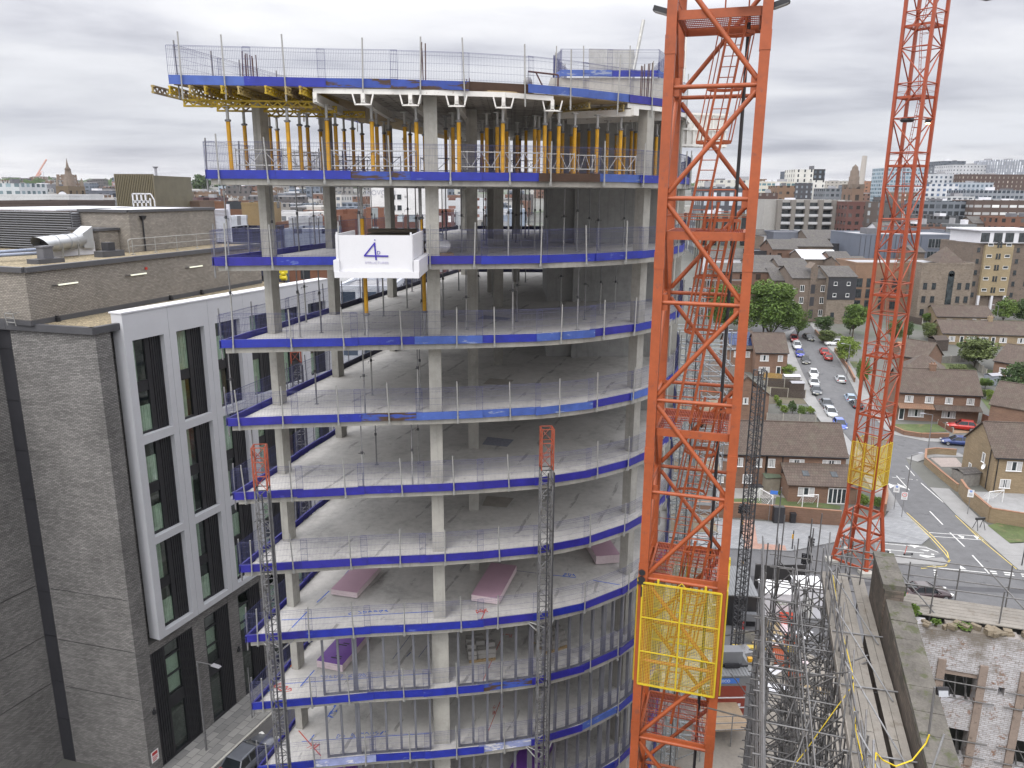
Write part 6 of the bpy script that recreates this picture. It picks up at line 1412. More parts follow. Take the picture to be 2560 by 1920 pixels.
def house(name, label, p, q, depth, he, hr, wall, roof, wins=(), side=(), z0=None, cat='house', group=None, chim=None, door=None, hip=False, over=.25):
    """front eave runs p->q (world xy); local x along the front, y into the house; hr above he"""
    rz = math.atan2(q.y - p.y, q.x - p.x); w_ = math.hypot(q.x - p.x, q.y - p.y); z0 = terr(p.y) if z0 is None else z0
    t = Thing(name, label, cat, (p.x, p.y, z0), rz, group)
    b = MB(); b.box(0, w_, 0, depth, -1.0, he)
    b._add([(0, 0, he), (0, depth, he), (0, depth / 2, he + hr), (w_, 0, he), (w_, depth, he), (w_, depth / 2, he + hr)], [(0, 2, 1), (3, 4, 5)]) if hr and not hip else None
    t.add('wall', b, wall)
    if hr:
        b = MB()
        if hip:
            o = over; i_ = min(depth / 2, w_ / 2 - .5); b._add([(-o, -o, he - .05), (w_ + o, -o, he - .05), (w_ + o, depth + o, he - .05), (-o, depth + o, he - .05), (i_, depth / 2, he + hr), (w_ - i_, depth / 2, he + hr)], [(0, 1, 5, 4), (1, 2, 5), (2, 3, 4, 5), (3, 0, 4), (3, 2, 1, 0)])
        else: b.gable(0, w_, 0, depth, he, he + hr, over)
        r = t.add('roof', b, roof)
        b = MB(); b.tube((0, depth / 2, he + hr + .13), (w_, depth / 2, he + hr + .13), .1, 6); t.add('ridge', b, roof, r) if not hip else None
        b = MB(); b.box(-.1, w_ + .1, -over - .12, -over, he - over * hr / depth * 2 - .02, he - over * hr / depth * 2 + .12); t.add('gutter', b, m_blk if wall is not m_oldbr else m_lead)
        if chim:
            for cx in chim: b = MB(); b.box(cx - .5, cx + .5, depth / 2 - .4, depth / 2 + .4, he + hr - .8, he + hr + .9); b.box(cx - .55, cx + .55, depth / 2 - .45, depth / 2 + .45, he + hr + .9, he + hr + 1.02); [b.tube((cx + s, depth / 2, he + hr + 1.02), (cx + s, depth / 2, he + hr + 1.35), .12, 8) for s in (-.25, .25)]; t.add('chimney', b, wall, r)
    for x, z, ww, hh, n in wins: window(t, x * w_, -.0, z, ww, hh, 0, None, n)
    for s, y, z, ww, hh in side: window(t, w_ if s > 0 else 0, y, z, ww, hh, math.pi / 2 if s > 0 else -math.pi / 2, None, 1)
    for d in (door or ()):
        b = MB(); b.box(d[0] * w_ - d[1] / 2, d[0] * w_ + d[1] / 2, -.05, .02, 0, 2.1); dd = t.add('door', b, m_upvc); b = MB(); n = max(1, round(d[1] / .8))
        for i in range(n): x = d[0] * w_ - d[1] / 2 + d[1] * (i + .14) / n; b.box(x, x + d[1] * .72 / n, -.06, -.051, .15, 1.98)
        t.add('pane', b, m_wgl, dd)
    return t, w_
def eave(px, py, h, z=None):   # the point of an eave of height h above the ground seen at this pixel
    zz = 0.0 if z is None else z
    for _ in range(20):
        p = atz(px, py, zz + h)
        if z is None: zz = terr(p.y)
    return p
E7 = lambda x, y, h: eave(*Z7(x, y), h); E6 = lambda x, y, h: eave(*Z6(x, y), h)
# terrace in the middle
H1, wH = house('terraced_house', 'brown-tiled brick terraced house with a rear extension and skylights by the garden wall', E7(440, 428, 4.9), E7(985, 447, 4.9), 8.2, 4.9, 3.2, m_redbr, m_tile,
               [(.06, 3.1, .9, 1.15, 2), (.38, 3.05, 1.9, 1.25, 4), (.82, 3.05, 2.3, 1.3, 4), (.05, .6, 1.1, 1.2, 2)])
b = MB(); xe0, xe1 = .19 * wH, wH + .3
b.box(xe0, xe1, -4.2, -.02, -.5, 2.35); H1.add('extension_wall', b, m_redbr)
b = MB(); b.hexa([(xe0 - .2, -4.5, 2.28), (xe1 + .2, -4.5, 2.28), (xe1 + .2, -.0, 3.75), (xe0 - .2, -.0, 3.75), (xe0 - .2, -4.5, 2.4), (xe1 + .2, -4.5, 2.4), (xe1 + .2, -.0, 3.87), (xe0 - .2, -.0, 3.87)]); er = H1.add('extension_roof', b, m_tile)
for fx_ in (.30, .72): b = MB(); x = xe0 + (xe1 - xe0) * fx_; b.hexa([(x - .4, -2.7, 2.98), (x + .4, -2.7, 2.98), (x + .4, -1.7, 3.31), (x - .4, -1.7, 3.31), (x - .4, -2.7, 3.06), (x + .4, -2.7, 3.06), (x + .4, -1.7, 3.39), (x - .4, -1.7, 3.39)]); H1.add('skylight', b, m_wgl, er)
window(H1, xe0 + 2.2, -4.2, .9, 2.0, 1.15, 0, None, 3)
b = MB(); x = xe0 + 6.0; b.box(x - 1.1, x + 1.1, -4.26, -4.19, 0, 2.1); dd = H1.add('patio_door', b, m_upvc); b = MB(); [b.box(x - 1.0 + i * .54, x - .58 + i * .54, -4.275, -4.261, .12, 1.98) for i in range(4)]; H1.add('pane', b, m_wgl, dd)
for x in (.02, xe0 + .1): b = MB(); b.tube((x, -.08, .1), (x, -.08, 4.8), .06, 6); H1.add('drainpipe', b, m_blk)
house('terraced_house', 'brown-tiled brick terraced house left of the skylight extension, partly behind the cranes', E7(40, 420, 4.9), E7(430, 428, 4.9), 8.2, 4.9, 3.2, m_redbr, m_tile, [(.15, 3.1, 1.2, 1.2, 2), (.52, 3.1, 1.2, 1.2, 2), (.88, 3.1, .9, 1.15, 2), (.2, .8, 1.2, 1.2, 2), (.7, .8, 1.2, 1.2, 2)])
sheet('lawn', [g7(60, 745), g7(160, 740), g7(395, 735), g7(400, 780), g7(60, 760)], .05, m_grass); sheet('lawn', [g7(500, 725), g7(850, 775), g7(945, 790), g7(940, 812), g7(490, 785)], .05, m_grass)
sheet('pavement', [g7(60, 640), g7(540, 640), g7(560, 735), g7(60, 740)], .03, m_patio)
# houses with the solar panels
h, w_ = house('terraced_house', 'brick house with blue solar panels on its brown roof', E6(262, 1292, 5.0), E6(440, 1296, 5.0), 8, 5.0, 3.0, m_redbr, m_tile, [(.35, 3.2, 1.2, 1.2, 2), (.75, 3.2, 1.0, 1.2, 2), (.5, .9, 1.6, 1.2, 2)])
b = MB(); k = 3.0 / 4
for i in range(4):
    for j in range(2): x0_ = .4 + i * (w_ - .8) / 4; y0_ = .5 + j * 1.6; b.hexa([(x0_, y0_, 5.0 + y0_ * k + .18), (x0_ + (w_ - .8) / 4 - .06, y0_, 5.0 + y0_ * k + .18), (x0_ + (w_ - .8) / 4 - .06, y0_ + 1.5, 5 + (y0_ + 1.5) * k + .18), (x0_, y0_ + 1.5, 5 + (y0_ + 1.5) * k + .18)] + [(x0_, y0_, 5.0 + y0_ * k + .23), (x0_ + (w_ - .8) / 4 - .06, y0_, 5.0 + y0_ * k + .23), (x0_ + (w_ - .8) / 4 - .06, y0_ + 1.5, 5 + (y0_ + 1.5) * k + .23), (x0_, y0_ + 1.5, 5 + (y0_ + 1.5) * k + .23)])
h.add('solar_panel', b, glass('solar cells', '#1c2a4a', .15, .6))
house('terraced_house', 'brick house with a plain mossy roof right of the solar panel house', E6(448, 1318, 5.0), E6(658, 1322, 5.0), 8, 5.0, 3.3, m_redbr, m_tile, [(.28, 3.2, 1.7, 1.25, 3), (.78, 3.2, 1.0, 1.2, 2), (.3, .6, 2.2, 1.35, 4)], door=[(.75, .95)])
house('end_house', 'end-on brick house with a long brown roof behind the near crane', E6(536, 1600, 4.6), E6(330, 1400, 4.6), 8.0, 4.6, 3.2, m_redbr, m_tile, side=[(-1, 4, 3.0, .9, 1.1)])
# semi-detached pair on the right
h, w_ = house('semi_detached_house', 'pair of red brick semi-detached houses with white windows and a tiled porch roof', E6(1392, 1578, 5.0), E6(1932, 1603, 5.0), 8.0, 5.0, 3.3, m_redbr, m_tile,
              [(.13, 3.25, 1.35, 1.15, 2), (.38, 3.25, 1.35, 1.15, 2), (.62, 3.25, 1.2, 1.1, 2), (.88, 3.25, 1.2, 1.1, 2), (.24, .7, 2.5, 1.35, 5), (.64, .75, 2.2, 1.2, 5)], door=[(.06, .9)], chim=[6.2])
b = MB(); b.hexa([(-.1, -1.3, 2.35), (w_ * .43, -1.3, 2.35), (w_ * .43, -.0, 2.95), (-.1, -.0, 2.95), (-.1, -1.3, 2.45), (w_ * .43, -1.3, 2.45), (w_ * .43, 0, 3.05), (-.1, 0, 3.05)]); h.add('porch_roof', b, m_tile2)
b = MB(); b.hexa([(w_ * .44, -1.3, 2.3), (w_ + .1, -1.3, 2.3), (w_ + .1, -.0, 2.9), (w_ * .44, -.0, 2.9), (w_ * .44, -1.3, 2.4), (w_ + .1, -1.3, 2.4), (w_ + .1, 0, 3.0), (w_ * .44, 0, 3.0)]); h.add('porch_roof', b, m_tile)
# corner house bottom right: gable towards the junction
p, q = E7(2018, 447, 5.0), E7(2330, 460, 5.0)
h, w_ = house('corner_house', 'buff brick house with a brown tiled roof and satellite dish at the right edge', p, q, 8.6, 5.0, 3.4, m_ylbr, m_tile, [(.44, 3.15, 1.9, 1.3, 3), (.30, .75, 1.3, 1.2, 2)], side=[(-1, 3.0, 3.2, .8, 1.3), (-1, 6.2, .6, .8, 1.3)])
b = MB(); b.tube((.35, -.1, .1), (.35, -.1, 4.9), .06, 6); h.add('drainpipe', b, m_blk); b = MB(); b.tube((-.1, 1.2, .1), (-.1, 1.2, 5.6), .06, 6); h.add('drainpipe', b, m_blk)
b = MB(); b.lathe([(0, 0), (.3, .06), (.42, .16)], 14); me = b.mesh('satellite_dish', m_upvc, Matrix.Translation((-.25, 1.9, 2.9)) @ Matrix.Rotation(-1.2, 4, 'Y')); mk('satellite_dish', me, h.o)
# behind the far crane
house('bungalow', 'brown hipped-roof house behind the semi-detached pair', E6(1400, 1440, 4.2), E6(1690, 1475, 4.2), 8, 4.2, 2.8, m_redbr, m_tile, hip=True, chim=None)
house('brick_house', 'brick house with a long brown roof behind the far crane', E6(1385, 1335, 4.4), E6(1560, 1372, 4.4), 7.5, 4.4, 2.8, m_redbr, m_tile, [(.6, 2.8, 1.2, 1.1, 2)])
house('garage', 'low garage block with an orange tiled roof', E6(1420, 1322, 2.5), E6(1628, 1326, 2.5), 6.5, 2.5, 1.7, m_redbr, m_tiler)
h, w_ = house('bungalow_terrace', 'long buff brick bungalow terrace with a brown roof and chimney', E6(1678, 1192, 2.7), E6(2330, 1215, 2.7), 8.5, 2.7, 2.6, m_ylbr, m_tile, [(.1, .8, 1.4, 1.2, 2), (.3, .7, 2.2, 1.35, 4), (.42, .7, 2.2, 1.35, 4), (.62, .8, 1.6, 1.2, 3), (.8, .8, 1.6, 1.2, 3)], door=[(.52, .9), (.2, .9)], chim=[12])
house('bungalow_terrace', 'buff brick bungalow with a brown roof near the conifer', E6(1640, 1082, 2.6), E6(2010, 1092, 2.6), 8.5, 2.6, 2.4, m_ylbr, m_tile, [(.22, .8, 1.6, 1.2, 3), (.4, .8, .8, 1.1, 1), (.56, .8, 1.2, 1.1, 2), (.85, .7, 1.8, 1.3, 3)], door=[(.67, .9)])
house('brick_house', 'red brick house with a steep brown roof at the right edge behind the tree', E6(2018, 1372, 3.2), E6(2330, 1440, 3.2), 9, 3.2, 3.0, m_redbr, m_tile, [(.2, .9, 1.2, 1.1, 2)], door=[(.35, .9)])
house('brick_house', 'tall red brick gable house with a small window at the right edge', E6(2330, 1640, 5.4), E6(2085, 1600, 5.4), 8, 5.4, 3.0, m_redbr, m_tile, side=[(1, 4, 3.6, .6, 1.2)])
# garden walls, fences, sheds
def gwall(pts, h, mat, label, cap=True, name='garden_wall', cat='wall', th=.25):
    P = [Vector(p) for p in pts]; t = Thing(name, label, cat, P[0]); b = MB(); c = MB()
    for p, q in zip(P, P[1:]):
        d = (q - p).normalized(); o = d * 0; z_ = Vector((0, 0, 1)); s = Vector((-d.y, d.x, 0)).normalized() * th / 2
        b.hexa([p - s - z_ * .5, q - s - z_ * .5, q + s - z_ * .5, p + s - z_ * .5, p - s + z_ * h, q - s + z_ * h, q + s + z_ * h, p + s + z_ * h])
        s2_ = s * 1.2; c.hexa([p - s2_ + z_ * (h + .002), q - s2_ + z_ * (h + .002), q + s2_ + z_ * (h + .002), p + s2_ + z_ * (h + .002), p - s2_ + z_ * (h + .09), q - s2_ + z_ * (h + .09), q + s2_ + z_ * (h + .09), p + s2_ + z_ * (h + .09)])
    t.add('wall', b, mat, world=True)
    if cap: t.add('coping', c, M('brick coping', (.24, .13, .08), .9, .2, 4), world=True)
    return t
gwall([g7(-60, 860), g7(270, 868), g7(940, 926)], 1.85, m_redbr, 'long brown brick garden wall along the plaza')
gwall([g7(1240, 868), g7(1255, 800), g7(1250, 720)], 1.7, m_redbr, 'short curved brick wall right of the far crane base')
gwall([g7(1965, 900), g7(2330, 960)], 1.8, m_ylbr, 'buff brick garden wall facing the grass at the right'); gwall([g7(1965, 900), g7(1800, 755), g7(1765, 700)], 1.9, m_ylbr, 'buff brick garden wall running along the pavement to the gate'); gwall([g7(1750, 690), g7(1640, 600), g7(1525, 500), g7(1530, 440), g7(1600, 432), g7(1740, 442)], 1.0, m_ylbr, 'low curving brick wall round the corner house drive'); gwall([g7(1795, 450), g7(1840, 455)], 1.1, m_ylbr, 'brick gate pier beside the dark blue car')
gwall([g7(1300, 262), g7(1380, 300), g7(1500, 318), g7(1690, 318)], .75, m_redbr, 'low curved brick wall round the front lawn'); sheet('lawn', [g7(1310, 225), g7(1610, 225), g7(1680, 275), g7(1500, 285), g7(1320, 262)], .08, m_grass); sheet('driveway', [g7(1690, 240), g7(1880, 220), g7(2040, 260), g7(1960, 275), g7(1720, 290)], .06, M('drive paving', (.24, .16, .10), .9, .2, 2)); sheet('driveway', [g7(1560, 455), g7(1740, 455), g7(1800, 520), g7(1640, 520)], .04, m_gvl)
gwall([g6(965, 1318), g6(1060, 1450), g6(1095, 1520)], 1.0, m_redbr, 'brick wall along the right pavement beside the lamp post'); gwall([g6(835, 1195), g6(900, 1265), g6(1000, 1285)], 1.0, m_oldbr, 'low brown wall round the hedge at the bend')
def fence(pts, h, mat, label, board=.15, posts=True):
    P = [Vector(p) for p in pts]; t = Thing('garden_fence', label, 'fence', P[0]); b = MB()
    for p, q in zip(P, P[1:]):
        n = max(1, int((q - p).length / board))
        for i in range(n): a, c = p.lerp(q, (i + .04) / n), p.lerp(q, (i + .96) / n); b.bar((a.x, a.y, a.z + h / 2), (c.x, c.y, c.z + h / 2), .03, h)
    t.add('boards', b, mat, world=True)
    for p, q in zip(P, P[1:]):
        n = max(1, int((q - p).length / 2.2))
        for i in range(n + 1): c = p.lerp(q, i / n); b = MB(); b.bar((c.x, c.y, c.z), (c.x, c.y, c.z + h + .12), .11); t.add('post', b, M('concrete post', (.33, .31, .27), .9), world=True)
    return t
m_fd = M('dark fence', (.055, .042, .035), .9, .3, 3); m_fg = M('grey fence', (.20, .19, .175), .9, .3, 3); m_fr = M('red brown fence', (.15, .065, .04), .9, .3, 3); m_fy = M('golden fence', (.30, .19, .06), .9, .25, 3)
fence([g6(520, 1545), g6(745, 1560)], 1.8, m_fd, 'dark wooden fence across the back garden, upper one'); fence([g6(540, 1610), g6(770, 1625)], 1.7, m_fd, 'dark wooden fence across the back garden, lower one'); fence([g7(432, 205), g7(770, 215)], 1.5, m_fg, 'grey picket fence above the terrace roof'); fence([g6(490, 1500), g6(625, 1512)], 1.6, m_fy, 'golden wooden fence by the bright shrub')
fence([g6(1600, 1395), g6(1850, 1380)], 1.5, m_fg, 'grey fence behind the orange-roofed garage'); fence([g6(1850, 1385), g6(1960, 1480)], 1.6, m_fg, 'grey fence running down beside the back gardens'); fence([g7(1915, 215), g7(2100, 290)], 1.7, m_fr, 'red-brown fence behind the wheelie bins'); fence([g7(1615, 225), g7(1720, 285)], .8, m_fr, 'low red-brown fence beside the front lawn'); fence([g6(1440, 1120), g6(1540, 1140)], 1.8, m_fd, 'dark fence left of the bungalow')
sheet('lawn', [g7(1915, 50), g7(2080, 60), g7(2060, 140), g7(1990, 150)], .05, m_grass); sheet('lawn', [g6(1940, 1430), g6(2040, 1440), g6(2020, 1480), g6(1950, 1480)], .05, m_grass); sheet('lawn', [g6(1065, 1380), g6(1115, 1380), g6(1115, 1420), g6(1070, 1420)], .05, m_grass)
sheet('yard', [g6(500, 1520), g6(760, 1540), g6(790, 1659), g6(520, 1659)], .06, M('garden soil', (.10, .085, .06), .95, .4, .6, spot=(.06, .10, .03), spotamt=.05)); sheet('yard', [g7(1800, 690), g7(2330, 700), g7(2330, 880), g7(1970, 880)], .05, M('yard slabs', (.23, .23, .23), .9, .2, .8)); sheet('lawn', [g6(1400, 1380), g6(1900, 1400), g6(1900, 1480), g6(1400, 1460)], .04, m_grass); sheet('lawn', [g6(1640, 1100), g6(2330, 1112), g6(2330, 1150), g6(1640, 1140)], .04, m_grass); sheet('yard', [g6(420, 1090), g6(800, 1090), g6(740, 1200), g6(420, 1200)], .05, m_asph)
def shed(p, rz, w_, d, h, rh, mw, mr, label):
    t = Thing('garden_shed', label, 'shed', p, rz); t.add('wall', MB().box(-w_ / 2, w_ / 2, -d / 2, d / 2, 0, h), mw); b = MB(); b.gable(-w_ / 2, w_ / 2, -d / 2, d / 2, h, h + rh, .12, .06); t.add('roof', b, mr); b = MB(); b.box(-.35, .35, -d / 2 - .02, -d / 2 - .002, .05, h - .1); t.add('door', b, mw); return t
shed(g7(435, 655), .1, 2.0, 3.2, 1.9, .5, M('shed boards', (.22, .20, .16), .9), M('green felt', (.075, .095, .065), .9, .2, 2), 'garden shed with a green felt roof beside the goal')
shed(g6(675, 1530), 0, 3.0, 1.8, 1.8, .25, m_fg, M('pale metal roof', (.42, .42, .44), .5), 'garden shed with a pale metal roof behind the dark fence'); shed(g6(712, 1572), 0, 2.4, 1.6, 1.7, .25, m_fd, m_lead, 'smaller grey-roofed shed between the dark fences'); shed(g7(1800, 630), .2, 2.6, 2.2, 1.8, .35, m_fg, m_slate, 'low grey shed with a slate roof behind the corner wall'); shed(g6(2000, 1530), .2, 2.4, 2, 2, .3, M('blue grey boards', (.2, .22, .25), .8), m_lead, 'blue-grey shed near the bushes at the right'); shed(g6(1640, 1300), .1, 3.2, 3, 2.5, .8, m_fd, m_fd, 'dark rounded outbuilding beside the orange garage roof')
for px, py, c, lab in ((1942, 205, '#4a1f6e', 'purple wheelie bin by the red-brown fence'), (1980, 208, '#22418c', 'blue wheelie bin by the red-brown fence'), (2068, 232, '#2a2a86', 'dark blue wheelie bin by the far gate'), (2108, 232, '#1f5a30', 'green wheelie bin by the far gate'), (498, 655, '#1c3f86', 'blue wheelie bin next to the green-roofed shed')):
    t = Thing('wheelie_bin', lab, 'bin', g7(px, py, .06), .2, 'wheelie bins'); m = M('bin ' + c, lin(c), .5, .1); t.add('body', MB().hexa([(-.24, -.27, .08), (.24, -.27, .08), (.24, .27, .08), (-.24, .27, .08), (-.29, -.33, 1.0), (.29, -.33, 1.0), (.29, .33, 1.0), (-.29, .33, 1.0)]), m); t.add('lid', MB().box(-.31, .31, -.37, .35, 1.0, 1.07), m); t.add('wheel', MB().tube((-.3, .25, .1), (.3, .25, .1), .1, 10), m_tyre)
def goal(p, rz, w_, label):
    t = Thing('football_goal', label, 'goal', p, rz); b = MB(); b.path([(-w_ / 2, 0, 0), (-w_ / 2, 0, 1.7), (w_ / 2, 0, 1.7), (w_ / 2, 0, 0)], .05, 6); b.path([(-w_ / 2, 0, 1.7), (-w_ / 2, 1.3, 0), (w_ / 2, 1.3, 0), (w_ / 2, 0, 1.7)], .035, 6); t.add('frame', b, m_upvc)
    b = MB(); [b.tube((-w_ / 2 + w_ * i / 10, 0, 1.7), (-w_ / 2 + w_ * i / 10, 1.3, 0), .006, 3) for i in range(11)]; [b.tube((-w_ / 2, 1.3 * i / 7, 1.7 * (1 - i / 7)), (w_ / 2, 1.3 * i / 7, 1.7 * (1 - i / 7)), .006, 3) for i in range(1, 7)]; t.add('net', b, m_upvc)
goal(g7(425, 780), 1.9, 2.6, 'white football goal standing on the lawn beside the green shed'); goal(g7(2010, 770), .3, 2.4, 'white football goal in the corner house yard'); goal(g7(730, 800), .1, 2.0, 'small white goal frame in front of the garden sofa')
t = Thing('garden_sofa', 'dark grey garden sofa set on the patio in front of the extension', 'sofa', g7(730, 745), -.08); b = MB(); b.box(-2.4, 2.2, -.1, .7, .05, .4); t.add('seat', b, m_dkpan); b = MB(); b.box(-2.4, -1.5, .55, .75, .4, .95); b.box(-1.2, .6, .55, .75, .4, .95); t.add('backrest', b, m_dkpan)
t = Thing('storage_box', 'pale garden storage box with a dark lid left of the goal', 'storage box', g7(352, 705), .1); t.add('box', MB().box(-.8, .8, -.5, .5, 0, 1.1), M('pale plastic', (.42, .42, .40), .6)); t.add('lid', MB().box(-.85, .85, -.55, .55, 1.1, 1.2), m_dkpan)
# ------------------------------------------------------------------ street furniture near the junction
def post(t, h, r, mat=None): t.add('pole', MB().tube((0, 0, 0), (0, 0, h), r, 8, r * .8), mat or m_galvd)
def lamp(p, h, rz, label, arm=1.1, mat=None):
    t = Thing('street_lamp', label, 'street lamp', p, rz); post(t, h, .08, mat); b = MB(); b.tube((0, 0, h - .02), (arm, 0, h + .12), .04, 6); t.add('arm', b, mat or m_galvd); b = MB(); b.hexa([(arm - .1, -.13, h + .08), (arm + .65, -.15, h + .10), (arm + .65, .15, h + .10), (arm - .1, .13, h + .08), (arm, -.1, h + .2), (arm + .55, -.1, h + .2), (arm + .55, .1, h + .2), (arm, .1, h + .2)]); t.add('lantern', b, m_lead); return t
q = Vector(lp(2.35, -1.55, .12)); lamp(q, 7.0, LR - 1.9 + .3, 'grey street lamp with a bent arm outside the brick building', 1.4, m_mast)
t = Thing('sign_post', 'thin grey post on the paved strip beside the brick building', 'post', Vector(lp(6.3, -2.2, .12))); post(t, 4.2, .05)
for px, py, h, r_, lab in ((1548, 395, 5.5, 2.9, 'grey street lamp beside the side turning'), (2150, 290, 5, 0, 'street lamp by the far gate at the right'), (1395, 740, 6.0, .3, 'street lamp behind the two parking signs')): lamp(g7(px, py), h, r_, lab)
lamp(g6(1045, 1470), 6.5, 2.8, 'pale street lamp by the lime tree'); lamp(g6(2022, 1160), 6, 2.8, 'street lamp beside the bungalow terrace'); lamp(g6(918, 1080), 7, 2.5, 'street lamp in front of the black-clad building')
m_sgb = M('sign blue', (.05, .16, .52), .5, .05); m_sgw = M('sign white', (.62, .62, .62), .5, .04); m_sgr = M('sign red ring', (.5, .03, .03), .5)
for px, py, kind, lab in ((1312, 815, 'P', 'white parking sign with a blue letter P left of the speed limit sign'), (1365, 868, '20', 'white speed limit sign with a red ring reading 20'), (1820, 850, 'P', 'white parking sign beside the buff garden wall')):
    t = Thing('road_sign', lab, 'sign', g7(px, py), -.35); post(t, 3.3, .04); b = MB(); b.box(-.33, .33, -.06, -.03, 2.35, 3.3); pl_ = t.add('sign_plate', b, m_sgw)
    if kind == 'P': t.add('symbol_plate', MB().box(-.13, .13, -.064, -.0605, 2.98, 3.24), m_sgb, pl_); me = text_mesh('P', .24, m_sgw); me.transform(Matrix.Translation((0, -.068, 3.11)) @ Matrix.Rotation(math.pi / 2, 4, 'X')); mk('lettering', me, pl_); t.add('arrow', MB().box(-.2, .2, -.064, -.0605, 2.6, 2.66).box(-.2, .2, -.064, -.0605, 2.75, 2.8), m_blk, pl_)
    else: b = MB(); b.tube((0, -.064, 2.98), (0, -.0605, 2.98), .27, 20); t.add('ring', b, m_sgr, pl_); b = MB(); b.tube((0, -.068, 2.98), (0, -.0645, 2.98), .20, 20); t.add('disc', b, m_sgw, pl_); me = text_mesh('20', .22, m_blk); me.transform(Matrix.Translation((0, -.074, 2.98)) @ Matrix.Rotation(math.pi / 2, 4, 'X')); mk('lettering', me, pl_); me = text_mesh('ZONE', .14, m_blk); me.transform(Matrix.Translation((0, -.068, 2.55)) @ Matrix.Rotation(math.pi / 2, 4, 'X')); mk('lettering', me, pl_)
t = Thing('road_sign', 'small blue arrow sign on a thin post beside the garden wall', 'sign', g7(445, 900), -.2); post(t, 4.3, .04); t.add('sign_plate', MB().box(-.1, .75, -.05, -.02, 3.6, 4.05), m_sgb)
def signal(t, x, z, rz, back=True):
    m = Matrix.Translation((x, 0, z)) @ Matrix.Rotation(rz, 4, 'Z'); b = MB(); b.box(-.17, .17, -.12, .12, 0, 1.0); b.box(-.24, .24, .10, .12, -.08, 1.08)
    for i in range(3): b.tube((0, -.12, .2 + i * .3), (0, -.34, .17 + i * .3), .12, 10, caps=False)
    o = mk('signal_head', b.mesh('signal_head', m_blk, m), t.o)
    c = MB()
    for i, _c in enumerate(range(3)): c.tube((0, -.121, .2 + i * .3), (0, -.13, .2 + i * .3), .1, 10)
    mk('lens', c.mesh('lens', M('dark lens', (.05, .03, .03), .2), m), o)
g_ = g7(690, 1250)
t = Thing('traffic_light', 'black traffic light with three signal heads beside the scaffold', 'traffic light', (g_.x - .3, g_.y - 1.0, 0), .3); post(t, 4.6, .06, m_blk); signal(t, .32, 3.4, 1.3); signal(t, -.3, 1.6, -.6); signal(t, .3, 1.6, .8)
t = Thing('traffic_light', 'black traffic light behind the dark hoist mast', 'traffic light', g7(255, 1010), .2); post(t, 4.4, .06, m_blk); signal(t, -.3, 3.1, -1.2); signal(t, .3, 3.1, 1.3)
for px, py, lab in ((608, 1090, 'black bollard with a yellow band on the plaza edge'), (262, 1280, 'black bollard with a yellow band by the site gate'), (262, 990, 'black bollard partly behind the dark hoist mast')):
    t = Thing('bollard', lab, 'bollard', g7(px, py, .1), 0, 'black pedestrian push-button bollards'); post(t, 2.2, .07, m_blk); t.add('push_button', MB().cbox((-.08, -.06, 1.5), (.14, .14, .5)), m_pyel)
t = Thing('street_cabinet', 'black street cabinet against the long garden wall', 'cabinet', g7(508, 905, .13), -.05); t.add('body', MB().box(-.62, .62, -.4, .3, 0, 2.0), m_blk); t.add('door', MB().box(-.55, -.03, -.42, -.401, .1, 1.9).box(.03, .55, -.42, -.401, .1, 1.9), m_dkpan)
t = Thing('litter_bin', 'small black litter bin against the long garden wall', 'bin', g7(610, 908, .13), -.05); t.add('body', MB().box(-.3, .3, -.25, .25, 0, 1.0), m_blk); t.add('hood', MB().box(-.33, .33, -.28, .28, 1.02, 1.2), m_blk)
for px, py, lab in ((1410, 1130, 'red electric scooter parked in the lay-by'), (1245, 1115, 'red electric scooter half hidden behind the far crane base')):
    t = Thing('electric_scooter', lab, 'scooter', g7(px, py, .05), .1); t.add('deck', MB().box(-.45, .45, -.08, .08, .12, .18), m_blk); b = MB(); b.tube((-.42, 0, .15), (-.25, 0, 1.12), .035, 6); t.add('stem', b, M('scooter red', (.5, .08, .05), .4)); t.add('handlebar', MB().tube((-.25, -.26, 1.12), (-.25, .26, 1.12), .025, 6), m_blk)
    for x in (-.45, .45): t.add('wheel', MB().tube((x, -.03, .11), (x, .03, .11), .11, 12), m_tyre)
t = Thing('road_work_sign', 'folded black road sign frame standing on the right pavement', 'sign frame', g7(1898, 955, .13), .2); b = MB(); [b.bar((x, y, 0), (x * .8, 0, 1.25), .05) for x in (-.5, .5) for y in (-.4, .4)]; t.add('legs', b, m_blk); t.add('board', MB().box(-.6, .6, -.1, .12, 1.2, 1.45), m_blk)
t = Thing('traffic_light', 'black traffic light at the right edge of the junction', 'traffic light', g7(2195, 1205, .1), .5); post(t, 3.4, .06, m_blk); signal(t, .3, 2.2, .6)
# person-sized yellow feature, cone
t = Thing('traffic_cone', 'small orange traffic cone standing at the foot of the brick building', 'cone', Vector(lp(12.6, -1.0, .13))); t.add('cone', MB().lathe([(.16, .04), (.03, .7), (0, .7)], 12), M('cone orange', (.55, .12, .03), .5)); t.add('base', MB().box(-.2, .2, -.2, .2, 0, .04), m_blk)
